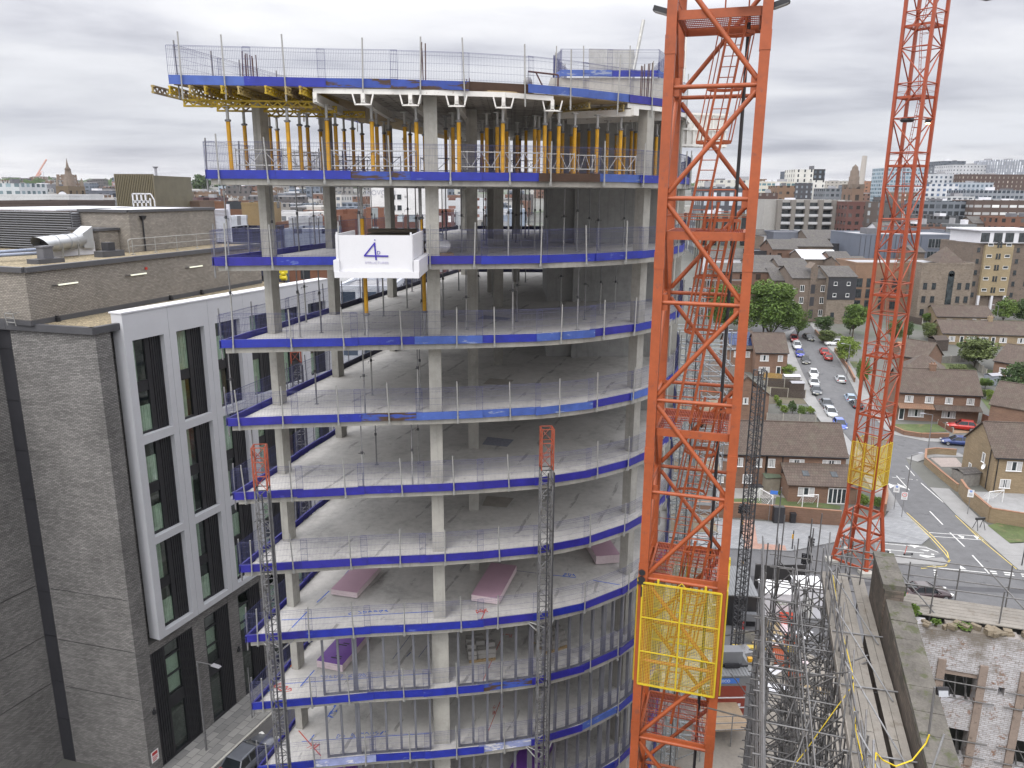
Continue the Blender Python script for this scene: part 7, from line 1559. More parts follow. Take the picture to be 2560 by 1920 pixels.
# ================================================================== CITY BEHIND
def fac(wall, win, px, pz, fw, fh, band=None, glz=.12):
    k = ('fac', wall, win, px, pz, fw, fh, band)
    if k in _mc: return _mc[k]
    m, nt, b = newmat('facade'); v = wallvec(nt); s = N(nt, 'ShaderNodeSeparateXYZ'); L(nt, v, s.inputs[0])
    def inside(o, p, f): fr = mth(nt, 'FRACT', mth(nt, 'ADD', mth(nt, 'DIVIDE', o, p), 50.0)); return mth(nt, 'LESS_THAN', mth(nt, 'ABSOLUTE', mth(nt, 'SUBTRACT', fr, .5)), f / 2)
    w_ = mth(nt, 'MULTIPLY', inside(s.outputs[0], px, fw), inside(s.outputs[1], pz, fh))
    g = N(nt, 'ShaderNodeNewGeometry'); sg = N(nt, 'ShaderNodeSeparateXYZ'); L(nt, g.outputs['True Normal'], sg.inputs[0])
    w_ = mth(nt, 'MULTIPLY', w_, mth(nt, 'LESS_THAN', mth(nt, 'ABSOLUTE', sg.outputs[2]), .5))
    c, cw = [tuple(x * .8 for x in lin(q)) for q in (wall, win)]
    n1 = noise(nt, v, .12, 5, .6); n2 = noise(nt, v, 2.2, 3)
    col = ramp(nt, mth(nt, 'ADD', mth(nt, 'MULTIPLY', n1, .6), mth(nt, 'MULTIPLY', n2, .4)), [(.35, tuple(x * .82 for x in c)), (.65, tuple(min(1, x * 1.15) for x in c))])
    if band: col = mixc(nt, inside(s.outputs[1], pz, .12), col, lin(band))
    cell = N(nt, 'ShaderNodeTexWhiteNoise'); fl = N(nt, 'ShaderNodeVectorMath', operation='FLOOR'); dv = N(nt, 'ShaderNodeVectorMath', operation='DIVIDE'); L(nt, v, dv.inputs[0]); dv.inputs[1].default_value = (px, pz, 1); L(nt, dv.outputs[0], fl.inputs[0]); L(nt, fl.outputs[0], cell.inputs[0])
    wc = ramp(nt, cell.outputs[0], [(0, tuple(x * .5 for x in cw)), (.7, cw), (1, tuple(min(1, x * 1.5 + .05) for x in cw))])
    L(nt, mixc(nt, w_, col, wc), b.inputs['Base Color']); L(nt, mth(nt, 'SUBTRACT', .85, mth(nt, 'MULTIPLY', w_, .72)), b.inputs['Roughness'])
    bump(nt, b, w_, -.5, .15); _mc[k] = m; return m
m_flat = M('flat roof', (.27, .27, .28), .9, .2, .2, spot=(.17, .17, .18), spotamt=.03, spotscale=.15); m_dflat = M('dark flat roof', (.11, .11, .12), .9, .25, .2)
cgroup = 'city buildings beyond the site'
def city(name, label, x0, x1, yt, Y, dep, wall, roof=None, gh=0, wins=None, rz=0, plant=0, yb=None, group=cgroup):
    a, b_ = aty(x0, yt, Y), aty(x1, yt, Y); z0 = terr(Y) if yb is None else aty(x0, yb, Y).z; h = (a.z + b_.z) / 2 - z0; w_ = b_.x - a.x
    t = Thing(name, label, 'building', (a.x, Y, z0), rz, group); b = MB(); b.box(0, w_, 0, dep, -6, h)
    if gh: b._add([(0, 0, h), (0, dep, h), (0, dep / 2, h + gh), (w_, 0, h), (w_, dep, h), (w_, dep / 2, h + gh)], [(0, 2, 1), (3, 4, 5)])
    t.add('wall', b, wall); b = MB()
    if gh: b.gable(0, w_, 0, dep, h, h + gh, .3)
    else: b.box(.4, w_ - .4, .4, dep - .4, h + .002, h + .12); b2 = MB(); [b2.box(*q) for q in ((-.05, w_ + .05, -.05, .35, h + .002, h + .5), (-.05, w_ + .05, dep - .35, dep + .05, h + .002, h + .5), (-.05, .35, .35, dep - .35, h + .002, h + .5), (w_ - .35, w_ + .05, .35, dep - .35, h + .002, h + .5))]; t.add('parapet', b2, wall)
    t.add('roof', b, roof or m_flat)
    rnd = random.Random(int(x0 * 7 + yt))
    for i in range(plant): px, py = rnd.uniform(.1, .75) * w_, rnd.uniform(.2, .6) * dep; b = MB(); b.box(px, px + w_ * rnd.uniform(.06, .2), py, py + dep * .25, h + .12, h + rnd.uniform(1, 2.8)); t.add('plant_room', b, rnd.choice((m_flat, m_dflat, m_cladw)))
    if wins:
        for cs, zs, ww, hh, fr in wins:
            f, g = win_meshes(ww, hh, fr, 2 if ww > 1 else 1, False)
            for c in cs:
                for z in zs: o = mk('window', f, t.o, (c * w_, -.0, z)); mk('pane', g, o)
    return t, w_, h
X6 = lambda x: 1720 + x * S6; Y6 = lambda y: 380 + y * S6
def c6(name, label, x0, x1, yt, Y, dep, wall, **k): return city(name, label, X6(x0), X6(x1), Y6(yt), Y, dep, wall, **k)
m_dwf = M('dark window frame', (.03, .03, .035), .5, .1)
random.seed(9)
# warehouses along the top of the side street
t, w_, h = c6('warehouse', 'brown brick four-storey warehouse with sash windows and a gabled hoist bay', 690, 945, 830, 206, 14, m_oldbr, roof=m_slate, gh=2.6, wins=[((.27, .80), (1.6, 5.0, 8.2), 1.1, 1.7, m_upvc), ((.06, .96), (5.0, 8.2), .5, .9, m_upvc)])
b = MB(); b.box(w_ * .45, w_ * .62, -.35, .0, .2, h + 2.6); b._add([(w_ * .43, -.35, h + 2.6), (w_ * .64, -.35, h + 2.6), (w_ * .535, -.35, h + 4.0), (w_ * .43, 4, h + 2.6), (w_ * .64, 4, h + 2.6), (w_ * .535, 4, h + 4.0)], [(0, 1, 2), (0, 2, 5, 3), (1, 4, 5, 2)]); t.add('hoist_bay', b, m_oldbr)
for z in (1, 4.4, 7.7): b = MB(); b.box(w_ * .48, w_ * .59, -.38, -.351, z, z + 2.4); t.add('loading_door', b, m_dkpan)
c6('warehouse', 'brown brick warehouse wing with a hipped slate roof left of the hoist bay', 560, 700, 845, 212, 12, m_oldbr, roof=m_slate, gh=2.8)
t, w_, h = c6('building', 'stone building with a black clad upper half beside the warehouse', 930, 1112, 822, 204, 13, m_stonew, roof=m_slate, gh=2.2, wins=[((.25, .75), (1.8,), 1.0, 1.3, m_dwf)])
b = MB(); b.box(-.1, w_ + .1, -.12, -.0, h * .52, h); t.add('black_cladding', b, m_dkpan)
for c in (.25, .72):
    for z in (h * .58, h * .82): window(t, c * w_, -.13, z, .9, .95, 0, m_upvc, 1, False)
c6('building', 'long orange-brown brick block with dark glazed bays behind the far crane', 1108, 1545, 740, 215, 14, m_tileb if 0 else brick('orange block brick', (.19, .115, .075), (.225, .14, .09), (.2, .13, .09), .225, .075, .9, .01), wins=[((.07, .24, .45, .62), (1.5, 4.6, 7.6), 2.0, 2.4, m_dwf), ((.82, .92), (4.8, 8.0), 1.2, 1.2, m_dwf)])
t, w_, h = c6('warehouse', 'buff stone warehouse with a tall arched window and pyramid roof', 1545, 1888, 742, 208, 14, m_stonew, wins=[((.10, .27, .76, .92), (1.5, 5.0, 8.6), 1.1, 1.7, m_dwf)])
b = MB(); b.box(w_ * .52, w_ * .64, -.08, -.002, .5, h - 2.4); b.tube((w_ * .58, -.08, h - 2.4), (w_ * .58, -.002, h - 2.4), w_ * .06, 20); t.add('arched_window', b, m_wgl)
b = MB(); b._add([(w_ * .3, 0, h + .5), (w_ * .82, 0, h + .5), (w_ * .82, 8, h + .5), (w_ * .3, 8, h + .5), (w_ * .56, 4, h + 4.6)], [(0, 1, 4), (1, 2, 4), (2, 3, 4), (3, 0, 4)]); t.add('pyramid_roof', b, m_tile)
tb = brick('tan brick', (.27, .21, .12), (.32, .255, .15), (.22, .18, .12), .225, .075, .9, .008)
t, w_, h = c6('apartment_block', 'tall brown brick apartment block with a pale glazed top floor', 1888, 2330, 612, 222, 18, m_oldbr, roof=m_cladw, wins=[((.07, .66), (3.4, 6.6, 9.8, 13.0, 16.2), .9, 1.3, m_dwf), ((.84, .96), (6.6, 9.8, 13.0, 16.2), .9, 1.3, m_dwf)])
b = MB(); b.box(w_ * .14, w_ * .56, -.9, -.0, 3.9, h + .01); t.add('projecting_bay', b, tb)
for z in (5.2, 8.4, 11.6, 14.8, 18.0):
    for c in (.21, .48): window(t, c * w_, -.9, z, 1.5, .8, 0, m_upvc, 1, False)
    for c in (.325, .365): window(t, c * w_, -.9, z - .4, .55, 1.5, 0, m_dwf, 1, False)
for c in (.15, .35, .54): b = MB(); b.box(c * w_ - .3, c * w_ + .3, -.9, -.3, -.5, 3.9); t.add('column', b, m_cladw)
b = MB(); b.box(w_ * .05, w_ + .1, -.6, 15, h + .52, h + 3.9); t.add('top_floor', b, m_cladw); b = MB(); b.box(0, w_ + 1, -1.0, 16, h + 3.9, h + 4.3); t.add('roof_edge', b, m_cladw)
for c in (.12, .31, .48, .68, .86): window(t, c * w_, -.62, h + .9, 2.4, 2.5, 0, m_dwf, 2, False)
t, w_, h = c6('office_building', 'dark blue-grey modern building with a glazed grid end', 1138, 1872, 552, 252, 24, M('blue grey zinc', (.115, .13, .165), .5, .1, .3), plant=2)
for c in range(6):
    for r in range(2): window(t, w_ * (.645 + c * .058), -.05, h - 3.8 - r * 4.0, 2.3, 2.9, 0, m_lead, 2, False)
b = MB(); [b.box(w_ * (i / 22), w_ * (i / 22) + .12, -.08, 0, 0, h) for i in range(13)]; t.add('cladding_fins', b, m_dkpan)
rc = M('concrete frame grey', (.30, .29, .275), .8, .15, .2)
t, w_, h = c6('apartment_block', 'wide grey concrete apartment block with a recessed balcony grid', 505, 1050, 322, 335, 22, rc, plant=1)
n = 5
for i in range(n + 1): x = w_ * (.17 + .83 * i / n); b = MB(); b.box(x - .9, x + .9, -2.2, 0, 0, h + .4); t.add('pier', b, M('pier brown', (.17, .155, .14), .85, .1))
for r in range(7):
    z = h - 3.1 - r * 3.2
    b = MB(); b.box(w_ * .17, w_, -1.8, -.2, z - .2, z + .0); b.box(w_ * .17, w_, -1.85, -1.8, z, z + .9); t.add('balcony', b, M('balcony pale', (.42, .42, .43), .6))
    for i in range(n):
        for o in (.28, .72): window(t, w_ * (.17 + .83 * (i + o) / n), -.05, z + .15, 2.6, 2.3, 0, m_dwf, 2, False)
c6('tower_block', 'white and black apartment tower on the skyline, taller dark-topped part', 825, 905, 118, 520, 22, fac('#2b2c30', '#6f7a84', 3.2, 3.0, .45, .55), plant=1)
c6('tower_block', 'white apartment tower on the skyline with slot windows', 708, 828, 120, 518, 20, fac('#d6d4cd', '#3b3f45', 4.2, 3.1, .25, .6)); c6('tower_block', 'lower white block with slot windows in front of the black-topped tower', 820, 902, 192, 512, 6, fac('#e2e0da', '#3b3f45', 4.6, 3.1, .2, .55)); c6('tower_block', 'dark grey lower storeys of the white apartment tower', 704, 822, 208, 508, 8, fac('#4b4b50', '#8d949c', 3.2, 3.0, .35, .5)); c6('tower_block', 'slim blue-grey tower left of the white apartment tower', 672, 722, 130, 560, 20, fac('#5a616e', '#2e343d', 3, 3, .5, .5))
t, w_, h = c6('church_tower', 'brown domed brick tower on the skyline', 1082, 1160, 240, 420, 13, fac('#7b6353', '#3a302b', 6, 6, .35, .5)); b = MB(); b.lathe([(w_ * .46, 0), (w_ * .46, 3), (w_ * .42, 3.4), (w_ * .42, 6), (w_ * .36, 6.4), (w_ * .36, 9), (w_ * .27, 9.6), (w_ * .24, 11), (0, 12.6)], 12, (w_ / 2, 6.5, h)); t.add('dome', b, m_oldbr); [t.add('corner_turret', MB().box(x - 1.2, x + 1.2, y - 1.2, y + 1.2, h, h + 2.2), m_oldbr) for x in (1, w_ - 1) for y in (1, 12)]
p = aty(X6(1138), Y6(190), 640); b = MB(); tz = aty(X6(1150), Y6(25), 640).z; b.tube((p.x, 640, terr(640)), (p.x + 1, 640, tz), 2.5, 12, 1.9); one('concrete_tower', b, M('tower concrete', (.36, .33, .30), .8), 'thin tall concrete tower standing on the skyline above the dome', 'tower', (p.x, 640, terr(640)))
c6('building', 'dark red-brown block below the domed tower', 1052, 1168, 335, 322, 16, fac('#63403a', '#2d2624', 3, 3.1, .5, .45)); c6('building', 'dark grey brick block right of the red-brown block', 1166, 1262, 335, 326, 16, fac('#5b514c', '#8a8f93', 4, 3.2, .25, .55)); c6('building', 'grey slim block behind the far crane mast', 1255, 1420, 345, 345, 16, fac('#5a5654', '#2c2d30', 4, 3.2, .4, .45))
for a in (('grey hospital-like block high on the hill at the right', 1590, 2030, 105, 780, 40, '#6d7178', '#c4c8cc', 4, 3.2, .3, .5), ('white ribbed block on the hill beside the striped tower', 1745, 2030, 88, 700, 30, '#c3c4c8', '#555b66', 3, 3, .3, .4), ('tall grey striped tower block at the top right of the hill', 2015, 2330, 55, 690, 30, '#8d929c', '#c9ccd2', 2.2, 3, .45, .9), ('dark roofed slab behind the hill blocks', 1680, 1830, 62, 900, 30, '#5b616b', '#39404a', 5, 3, .5, .4), ('white and blue-grey apartment block on the hill', 1562, 1805, 150, 610, 20, '#c5c8cd', '#4d5a6c', 3.6, 3.1, .45, .55), ('dark brown apartment block on the hill', 1800, 2330, 152, 600, 22, '#56443d', '#a39a90', 3.4, 3.1, .25, .5), ('white block with blue windows on the hill slope', 1560, 1785, 216, 525, 18, '#d3d5d9', '#53657f', 3.8, 3.2, .5, .55), ('pale grey glazed block beside the blue-windowed block', 1780, 2012, 206, 540, 18, '#aab3bd', '#5c6c7c', 3, 3, .5, .6),
          ('long grey glazed block below the brown apartments', 1830, 2330, 258, 460, 20, '#8b9097', '#3f4954', 2.6, 3, .7, .5), ('grey and glass office block right of the far crane', 1548, 1882, 328, 402, 20, '#6f757d', '#2c343d', 3.2, 3.4, .75, .6), ('brown block with white window bands at the right', 1886, 2330, 322, 395, 20, '#594942', '#d5d5d5', 4.4, 3.6, .8, .35), ('dark grey building with a pale top behind the near crane', 95, 395, 238, 300, 18, '#4c4d53', '#a8b0b8', 3.2, 3.2, .45, .5), ('yellow-framed dark glass block below the dark grey building', 85, 390, 415, 290, 8, '#77756a', '#22282c', 3.6, 6, .6, .8), ('long white office roofline behind the near crane', 100, 470, 190, 430, 20, '#d2d0c8', '#6b6e72', 4, 3, .4, .4), ('pale office with a green glass top storey', 455, 705, 200, 490, 20, '#d5d0c2', '#6f9199', 3, 3.4, .8, .4), ('brown flat block in front of the white apartment tower', 590, 705, 228, 440, 16, '#7e6450', '#3a332e', 4, 3.6, .4, .4), ('dark red-brown brick block left of the concrete apartments', 455, 592, 275, 395, 16, '#54403c', '#8a8480', 3.4, 3.2, .3, .4),
          ('low grey blocks on the skyline between tower and dome', 905, 1085, 245, 470, 18, '#767a80', '#3c4249', 3, 3, .6, .5), ('pale skyline roof behind the domed tower', 910, 1260, 195, 760, 24, '#b3aea6', '#6c6a68', 4, 3, .4, .4), ('brown skyline block right of the concrete tower', 1165, 1275, 195, 700, 20, '#9b7057', '#5a4a40', 4, 3, .4, .4), ('glassy pale block behind the far crane mast', 1290, 1570, 110, 640, 20, '#a8b6c0', '#6d8493', 3, 3, .7, .6), ('white low block right of the far crane', 1560, 1890, 298, 440, 12, '#c3c5c7', '#50565e', 3, 3, .6, .4), ('dark grey block beside the far crane, low on the slope', 1640, 1870, 430, 350, 16, '#54565a', '#2a2e33', 3, 3, .6, .5), ('brown-red block below the grey glass office', 1530, 1700, 485, 300, 14, '#6e4f42', '#2e3438', 2.6, 3, .7, .6), ('grey glazed low block beside the tan apartments', 1790, 1900, 485, 310, 14, '#7a7d80', '#353a40', 3, 3, .6, .5), ('orange-brown low block at the right on the slope', 2050, 2330, 435, 330, 14, '#77523f', '#33302e', 4, 3.2, .4, .5)):
    c6('building', a[0], a[1], a[2], a[3], a[4], a[5], fac(a[6], a[7], a[8], a[9], a[10], a[11]), plant=2)
# slate and brick roofs between the street and the apartments
for i, a in enumerate(((565, 792, 535, 292, 14, 0, 0), (790, 1012, 570, 282, 14, 6, 1), (560, 722, 640, 250, 13, 6, 2), (722, 952, 622, 262, 12, 5, 1), (948, 1140, 612, 268, 12, 0, 3), (760, 1005, 705, 238, 14, 5, 4), (955, 1085, 715, 233, 12, 5, 2), (425, 640, 740, 235, 12, 5, 1), (600, 790, 750, 230, 10, 4, 1), (430, 520, 545, 300, 10, 4, 5), (430, 500, 565, 290, 10, 0, 6), (160, 430, 700, 262, 14, 6, 5), (200, 600, 790, 216, 14, 4, 2), (90, 420, 860, 208, 10, 0, 2), (1000, 1200, 740, 226, 12, 4, 1), (1085, 1200, 585, 285, 10, 0, 6), (1480, 1560, 660, 240, 10, 4, 1), (1880, 2200, 470, 340, 12, 6, 1), (1530, 1690, 520, 290, 12, 0, 0), (420, 640, 660, 256, 10, 0, 3), (1260, 1420, 520, 280, 12, 6, 5))):
    k = a[6]; wm = [M('blue grey render', (.12, .13, .16), .8, .1, .3), m_oldbr, fac('#6b5244', '#3a302b', 4.5, 4, .3, .4), m_dkpan, m_oldbr, m_cladw, m_oldbr][k]
    c6('building', ['dark blue-grey box building', 'slate-roofed brick building', 'brown brick building with a gabled roof', 'dark flat-topped building', 'brick hall with a white metal roof', 'white-walled building with a slate roof', 'low brown flat-roofed building'][k] + ' among the old roofs, ' + nth(i) + ' of the cluster', a[0], a[1], a[2], a[3], a[4], wm, gh=a[5] * .45, roof=[m_dflat, m_slate, m_slate, m_dflat, M('white metal roof', (.52, .53, .55), .5), m_slate, m_flat][k], group='old roofs below the concrete apartments')
# left skyline
def c3(label, x0, x1, yt, Y, dep, wall, name='building', **k): return city(name, label, x0 * s1, x1 * s1, 380 + yt * s1, Y, dep, wall, **k)
t, w_, h = c3('brown stone clock tower with a tapering spire on the left skyline', 452, 552, 285, 430, 17, fac('#6f604c', '#332c24', 6, 9, .35, .5), name='clock_tower'); zt = aty(470 * s1, 380 + 50 * s1, 438).z - terr(430)
b = MB(); hh = zt - h; b.lathe([(w_ * .52, 0), (w_ * .50, hh * .02), (w_ * .40, hh * .28), (w_ * .37, hh * .3), (w_ * .36, hh * .42), (w_ * .27, hh * .46), (w_ * .22, hh * .60), (w_ * .25, hh * .62), (w_ * .12, hh * .7), (w_ * .03, hh * .93), (.1, hh)], 8, (w_ / 2, 8, h)); t.add('spire', b, m_oldbr)
[t.add('pinnacle', MB().lathe([(.9, 0), (.9, 2.5), (.1, 5)], 6, (x, y, h)), m_stonew) for x in (.8, w_ - .8) for y in (.8, 16)]; [t.add('clock_face', MB().tube((x, -.1, h - 5), (x, -.3, h - 5), 2.6, 16), m_cladw) for x in (w_ * .5,)]
t, w_, h = c3('dark bronze ribbed office tower behind the roof plant', 940, 1248, 207, 190, 22, M('bronze cladding', (.105, .092, .055), .6, .25, .4)); b = MB(); [b.box(w_ * i / 22 - .12, w_ * i / 22 + .12, -.5, -.02, -2, h + .8) for i in range(23)]; t.add('fins', b, M('bronze fins', (.13, .11, .065), .5, .15)); b = MB(); b.tube((w_ * .78, 6, h), (w_ * .78, 6, h + 2.6), .3, 6); b.lathe([(0, 0), (.5, .2), (.7, .5)], 12, (w_ * .78, 6, h + 2.2)); t.add('aerial', b, m_lead)
b = MB(); p = aty(1090 * s1, 380 + 460 * s1, 75); q = aty(1250 * s1, 380 + 340 * s1, 75)
for i in range(5): x = p.x + (q.x - p.x) * i / 5; b.bar((x, 75, p.z - 1), (x, 75, q.z - (i == 4) * .4), .12)
for z in (p.z + .6, (p.z + q.z) / 2, q.z): b.bar((p.x, 75, z), (p.x + (q.x - p.x) * .8, 75, z), .12)
b.path([(q.x - 1.2, 75, q.z), (q.x - .3, 75, q.z), (q.x, 75, q.z - .6), (q.x, 75, p.z)], .06, 6); one('plant_frame', b, m_cladw, 'white steel frame on the roof in front of the bronze tower', 'steel frame', (p.x, 75, p.z))
for a in (('white stepped apartment block with glass balconies at the far left', -40, 150, 265, 330, 20, '#c3c8cb', '#6f8288', 3.6, 3.1, .6, .5), ('long grey market-like roof left of the spire', 130, 452, 268, 520, 20, '#6c6d72', '#5f6066', 9, 9, .1, .1), ('white wavy-roofed low hall at the left', -40, 560, 358, 240, 20, '#c9cacb', '#b5b6b8', 6, 9, .2, .5), ('long dark brown block behind the louvred plant screen', -40, 548, 418, 150, 18, '#4e423e', '#2b2624', 8, 8, .1, .1), ('thin concrete tower block, first on the left skyline', 12, 62, 206, 1500, 40, '#8e8d8b', '#70706f', 6, 3, .4, .5), ('thin concrete tower block, second on the left skyline', 246, 300, 206, 1500, 40, '#97958f', '#74736f', 6, 3, .4, .5), ('thin concrete tower block, third on the left skyline', 365, 413, 208, 1500, 40, '#8b8b8b', '#6c6d6e', 6, 3, .4, .5), ('dark grey apartment row right of the spire', 625, 950, 320, 470, 20, '#5d626d', '#2f343c', 4, 3.2, .45, .6), ('white and brown tower block left of the concrete frame', 1322, 1465, 268, 620, 22, '#d2d4d8', '#5c4740', 7, 3.2, .45, .5),
          ('slim reddish tower block behind the bronze tower', 908, 942, 245, 800, 20, '#9b7d78', '#b9bcc4', 5, 3, .5, .5), ('small stone block in front of the white tower block', 1408, 1492, 330, 420, 14, '#6d6150', '#37312a', 5, 5, .3, .4), ('brick building with white dormer windows behind the roof plant', 1272, 1622, 412, 210, 14, '#6a5648', '#cfcfcf', 3.6, 4.2, .5, .4), ('dark red long flat building near the concrete frame', 1530, 1742, 380, 330, 16, '#5a3f40', '#473436', 5, 4, .5, .3), ('blue-grey flat building with lit windows', 1640, 1880, 422, 300, 16, '#5f6d80', '#39465a', 3, 3, .6, .5), ('pale pink-grey row on the skyline', 1590, 1770, 325, 640, 18, '#94847e', '#6a5f5c', 4, 3, .4, .4), ('glass tower on the skyline beside the frame edge', 1775, 1832, 280, 640, 16, '#a9b4bf', '#6d7d8e', 3, 3, .6, .6), ('white and grey tower on the skyline left of the first column', 1918, 2012, 292, 560, 16, '#b6bbc2', '#74808c', 4, 3.2, .5, .5), ('cream small tower on the left skyline', 1250, 1306, 310, 800, 16, '#c9c2b2', '#7f7a70', 4, 3, .4, .4), ('brown roofed row below the spire', 560, 700, 400, 300, 16, '#6b5348', '#3e332e', 5, 5, .3, .4), ('grey low roofs behind the dark brown block', 600, 940, 405, 260, 20, '#7d7d7f', '#5c5d60', 6, 5, .3, .3),
          ('tan brick block seen left of the first column', 1962, 2110, 430, 175, 16, '#84704f', '#2e2924', 12, 14, .2, .5), ('rust-brown brick block with a dark metal strip', 1745, 1962, 418, 185, 18, '#6d4c38', '#353a42', 9, 30, .4, .95), ('white flat kiosk roof behind the white slatted screen', 1760, 1855, 555, 110, 8, '#c9ccd2', '#8c9096', 4, 4, .4, .4), ('dark navy glazed low building behind the white screen', 1775, 2120, 655, 100, 10, '#2a2c3c', '#171923', 3, 4, .7, .7)):
    c3(a[0], a[1], a[2], a[3], a[4], a[5], fac(*a[6:]), plant=1 if a[4] > 290 else 0)
# seen through the open floors
def c4(label, x0, x1, yt, Y, dep, wall, name='building', **k): return city(name, label, 500 + x0 * s1, 500 + x1 * s1, 480 + yt * s1, Y, dep, wall, **k)
t, w_, h = c4('large white hotel block with small square windows seen through the top floor', 1380, 1975, -40, 300, 20, fac('#dcdcdc', '#d6d6d6', 9, 9, .1, .1), name='hotel')
for c in (.315, .40): [window(t, c * w_, -.02, h - 4.6 - r * 4.0, 1.7, 1.9, 0, m_lead, 1, False) for r in range(5)]
me = text_mesh('NOVOTEL', 2.6, M('hotel lettering', (.30, .31, .36), .6)); me.transform(Matrix.Translation((w_ * .16, -.1, h - 2.2)) @ Matrix.Rotation(math.pi / 2, 4, 'X')); mk('lettering', me, t.o)
for a in (('orange-brown brick block seen through the upper floors, widest', 900, 1112, 208, 215, 14, '#74503f', '#b6b9bc', 4, 3.4, .35, .5), ('taller orange-brown brick block with a chimney stack', 1108, 1292, 160, 220, 14, '#754d3b', '#6b4332', 5, 3.6, .25, .5), ('square brick block in front of the white hotel', 1350, 1492, 142, 210, 14, '#7a5240', '#8f9698', 4.5, 5, .4, .6), ('brown brick block with balconies in front of the hotel', 1490, 1765, 212, 205, 14, '#6d4a3c', '#a9b4ba', 3, 3.6, .55, .55), ('grey metal shed seen between the columns', 720, 885, 225, 165, 12, '#9a9ca2', '#8b8d93', 3, 9, .2, .9), ('blue-grey flat block behind the second slab', 680, 1015, 325, 125, 12, '#7b8291', '#31343d', 4.5, 5, .3, .4), ('white low terrace roofs behind the columns', 570, 890, 180, 260, 14, '#cfcfd0', '#82868b', 3, 3, .5, .5), ('brown slate-roofed house between the columns', 620, 780, 262, 180, 10, '#6a4d40', '#40342e', 4, 4, .3, .4), ('white and brown block right of the front column', 1900, 2040, 160, 215, 12, '#704638', '#d8d8da', 3, 3.4, .4, .5), ('white striped office right of the front column', 2000, 2330, 60, 330, 16, '#c9ccd0', '#6f4a40', 5, 3.4, .6, .35), ('pale blue-grey block seen between the rear columns', 2330, 2640, 150, 260, 14, '#8f9bab', '#d6d9de', 4, 4, .5, .5), ('grey industrial roof left of the second column', 130, 480, 330, 120, 12, '#6f7078', '#3c3e46', 4, 5, .5, .4), ('classical brown stone block on the skyline', 640, 985, 60, 480, 18, '#80725f', '#4b4338', 4, 6, .4, .6), ('stone block with brown roof on the skyline', 1000, 1290, 80, 440, 16, '#7d6a55', '#51463b', 4, 5, .4, .5), ('white striped tower on the skyline between the columns', 720, 860, -20, 700, 18, '#d3d6dc', '#6d7a8c', 30, 3.4, .98, .5), ('white block on the skyline beside the striped tower', 650, 720, 5, 720, 16, '#c4cad2', '#8592a2', 4, 3.2, .6, .5), ('red and white tower block on the skyline between the columns', 930, 1010, -30, 900, 18, '#b7827b', '#d7d3d0', 4, 3, .6, .5)):
    c4(a[0], a[1], a[2], a[3], a[4], a[5], fac(*a[6:]), plant=1 if a[4] > 290 else 0)
def c5(label, x0, x1, yt, Y, dep, wall, **k): return city('building', label, 560 + x0 * .1808, 560 + x1 * .1808, 640 + yt * .1808, Y, dep, wall, **k)
c5('white rendered apartments with balconies behind the third slab', 1560, 2330, 290, 112, 12, fac('#d8d9db', '#4a5960', 5, 3.2, .4, .5), plant=2); c5('low white canopy building behind the third slab', 1570, 2330, 470, 92, 10, fac('#c5c9d2', '#4d5a68', 2.5, 3, .7, .6)); c5('orange brick block beyond the cladding end', 900, 1440, 205, 120, 12, fac('#7c5440', '#33363a', 5, 4, .3, .6)); c5('dark grey apartment block behind the white apartments', 1900, 2600, 300, 118, 10, fac('#55575c', '#2c2f34', 3, 3.2, .5, .6))
p, q = aty(560 + 780 * .1808, 640 + 310 * .1808, 72), aty(560 + 860 * .1808, 640 + 195 * .1808, 72)
t = Thing('letter_sign', 'bright yellow letters mounted at the end of the brick roof wall', 'sign', (p.x, 72, p.z)); m = M('sign yellow', (.62, .50, .02), .5, .05); hh = q.z - p.z; ww = q.x - p.x
t.add('letter', MB().tube((ww * .25, 0, hh * .62), (ww * .25, 0, hh * 1.3), .22, 8).tube((ww * .85, 0, hh * .62), (ww * .85, 0, hh * 1.3), .22, 8).tube((ww * .2, 0, hh * .58), (ww * .9, 0, hh * .58), .24, 8), m); t.add('letter', MB().tube((ww * .25, 0, 0), (ww * .25, 0, hh * .42), .22, 8).tube((ww * .2, 0, .05), (ww, 0, .05), .24, 8), m)
random.seed(21)
for i, (px, pw, yt, Y, k) in enumerate(((870, 60, 775, 84, 'lime'), (905, 70, 765, 88, 'mid'), (950, 80, 752, 95, 'lime'), (880, 60, 905, 70, 'olive'), (920, 70, 895, 74, 'olive'), (965, 80, 880, 78, 'olive'), (690, 40, 500, 480, 'mid'), (505, 60, 490, 700, 'dark'), (700, 30, 510, 400, 'mid'))):
    e = aty(px, yt, Y); r = pw / 2 / F * Y; tree((e.x, Y, max(terr(Y), e.z - r * 1.8)), r * 1.8, r, k, f'bushy green tree glimpsed behind the concrete frame, {nth(i)} of those trees', trunk=.03, dens=1800, group='trees glimpsed behind the frame')
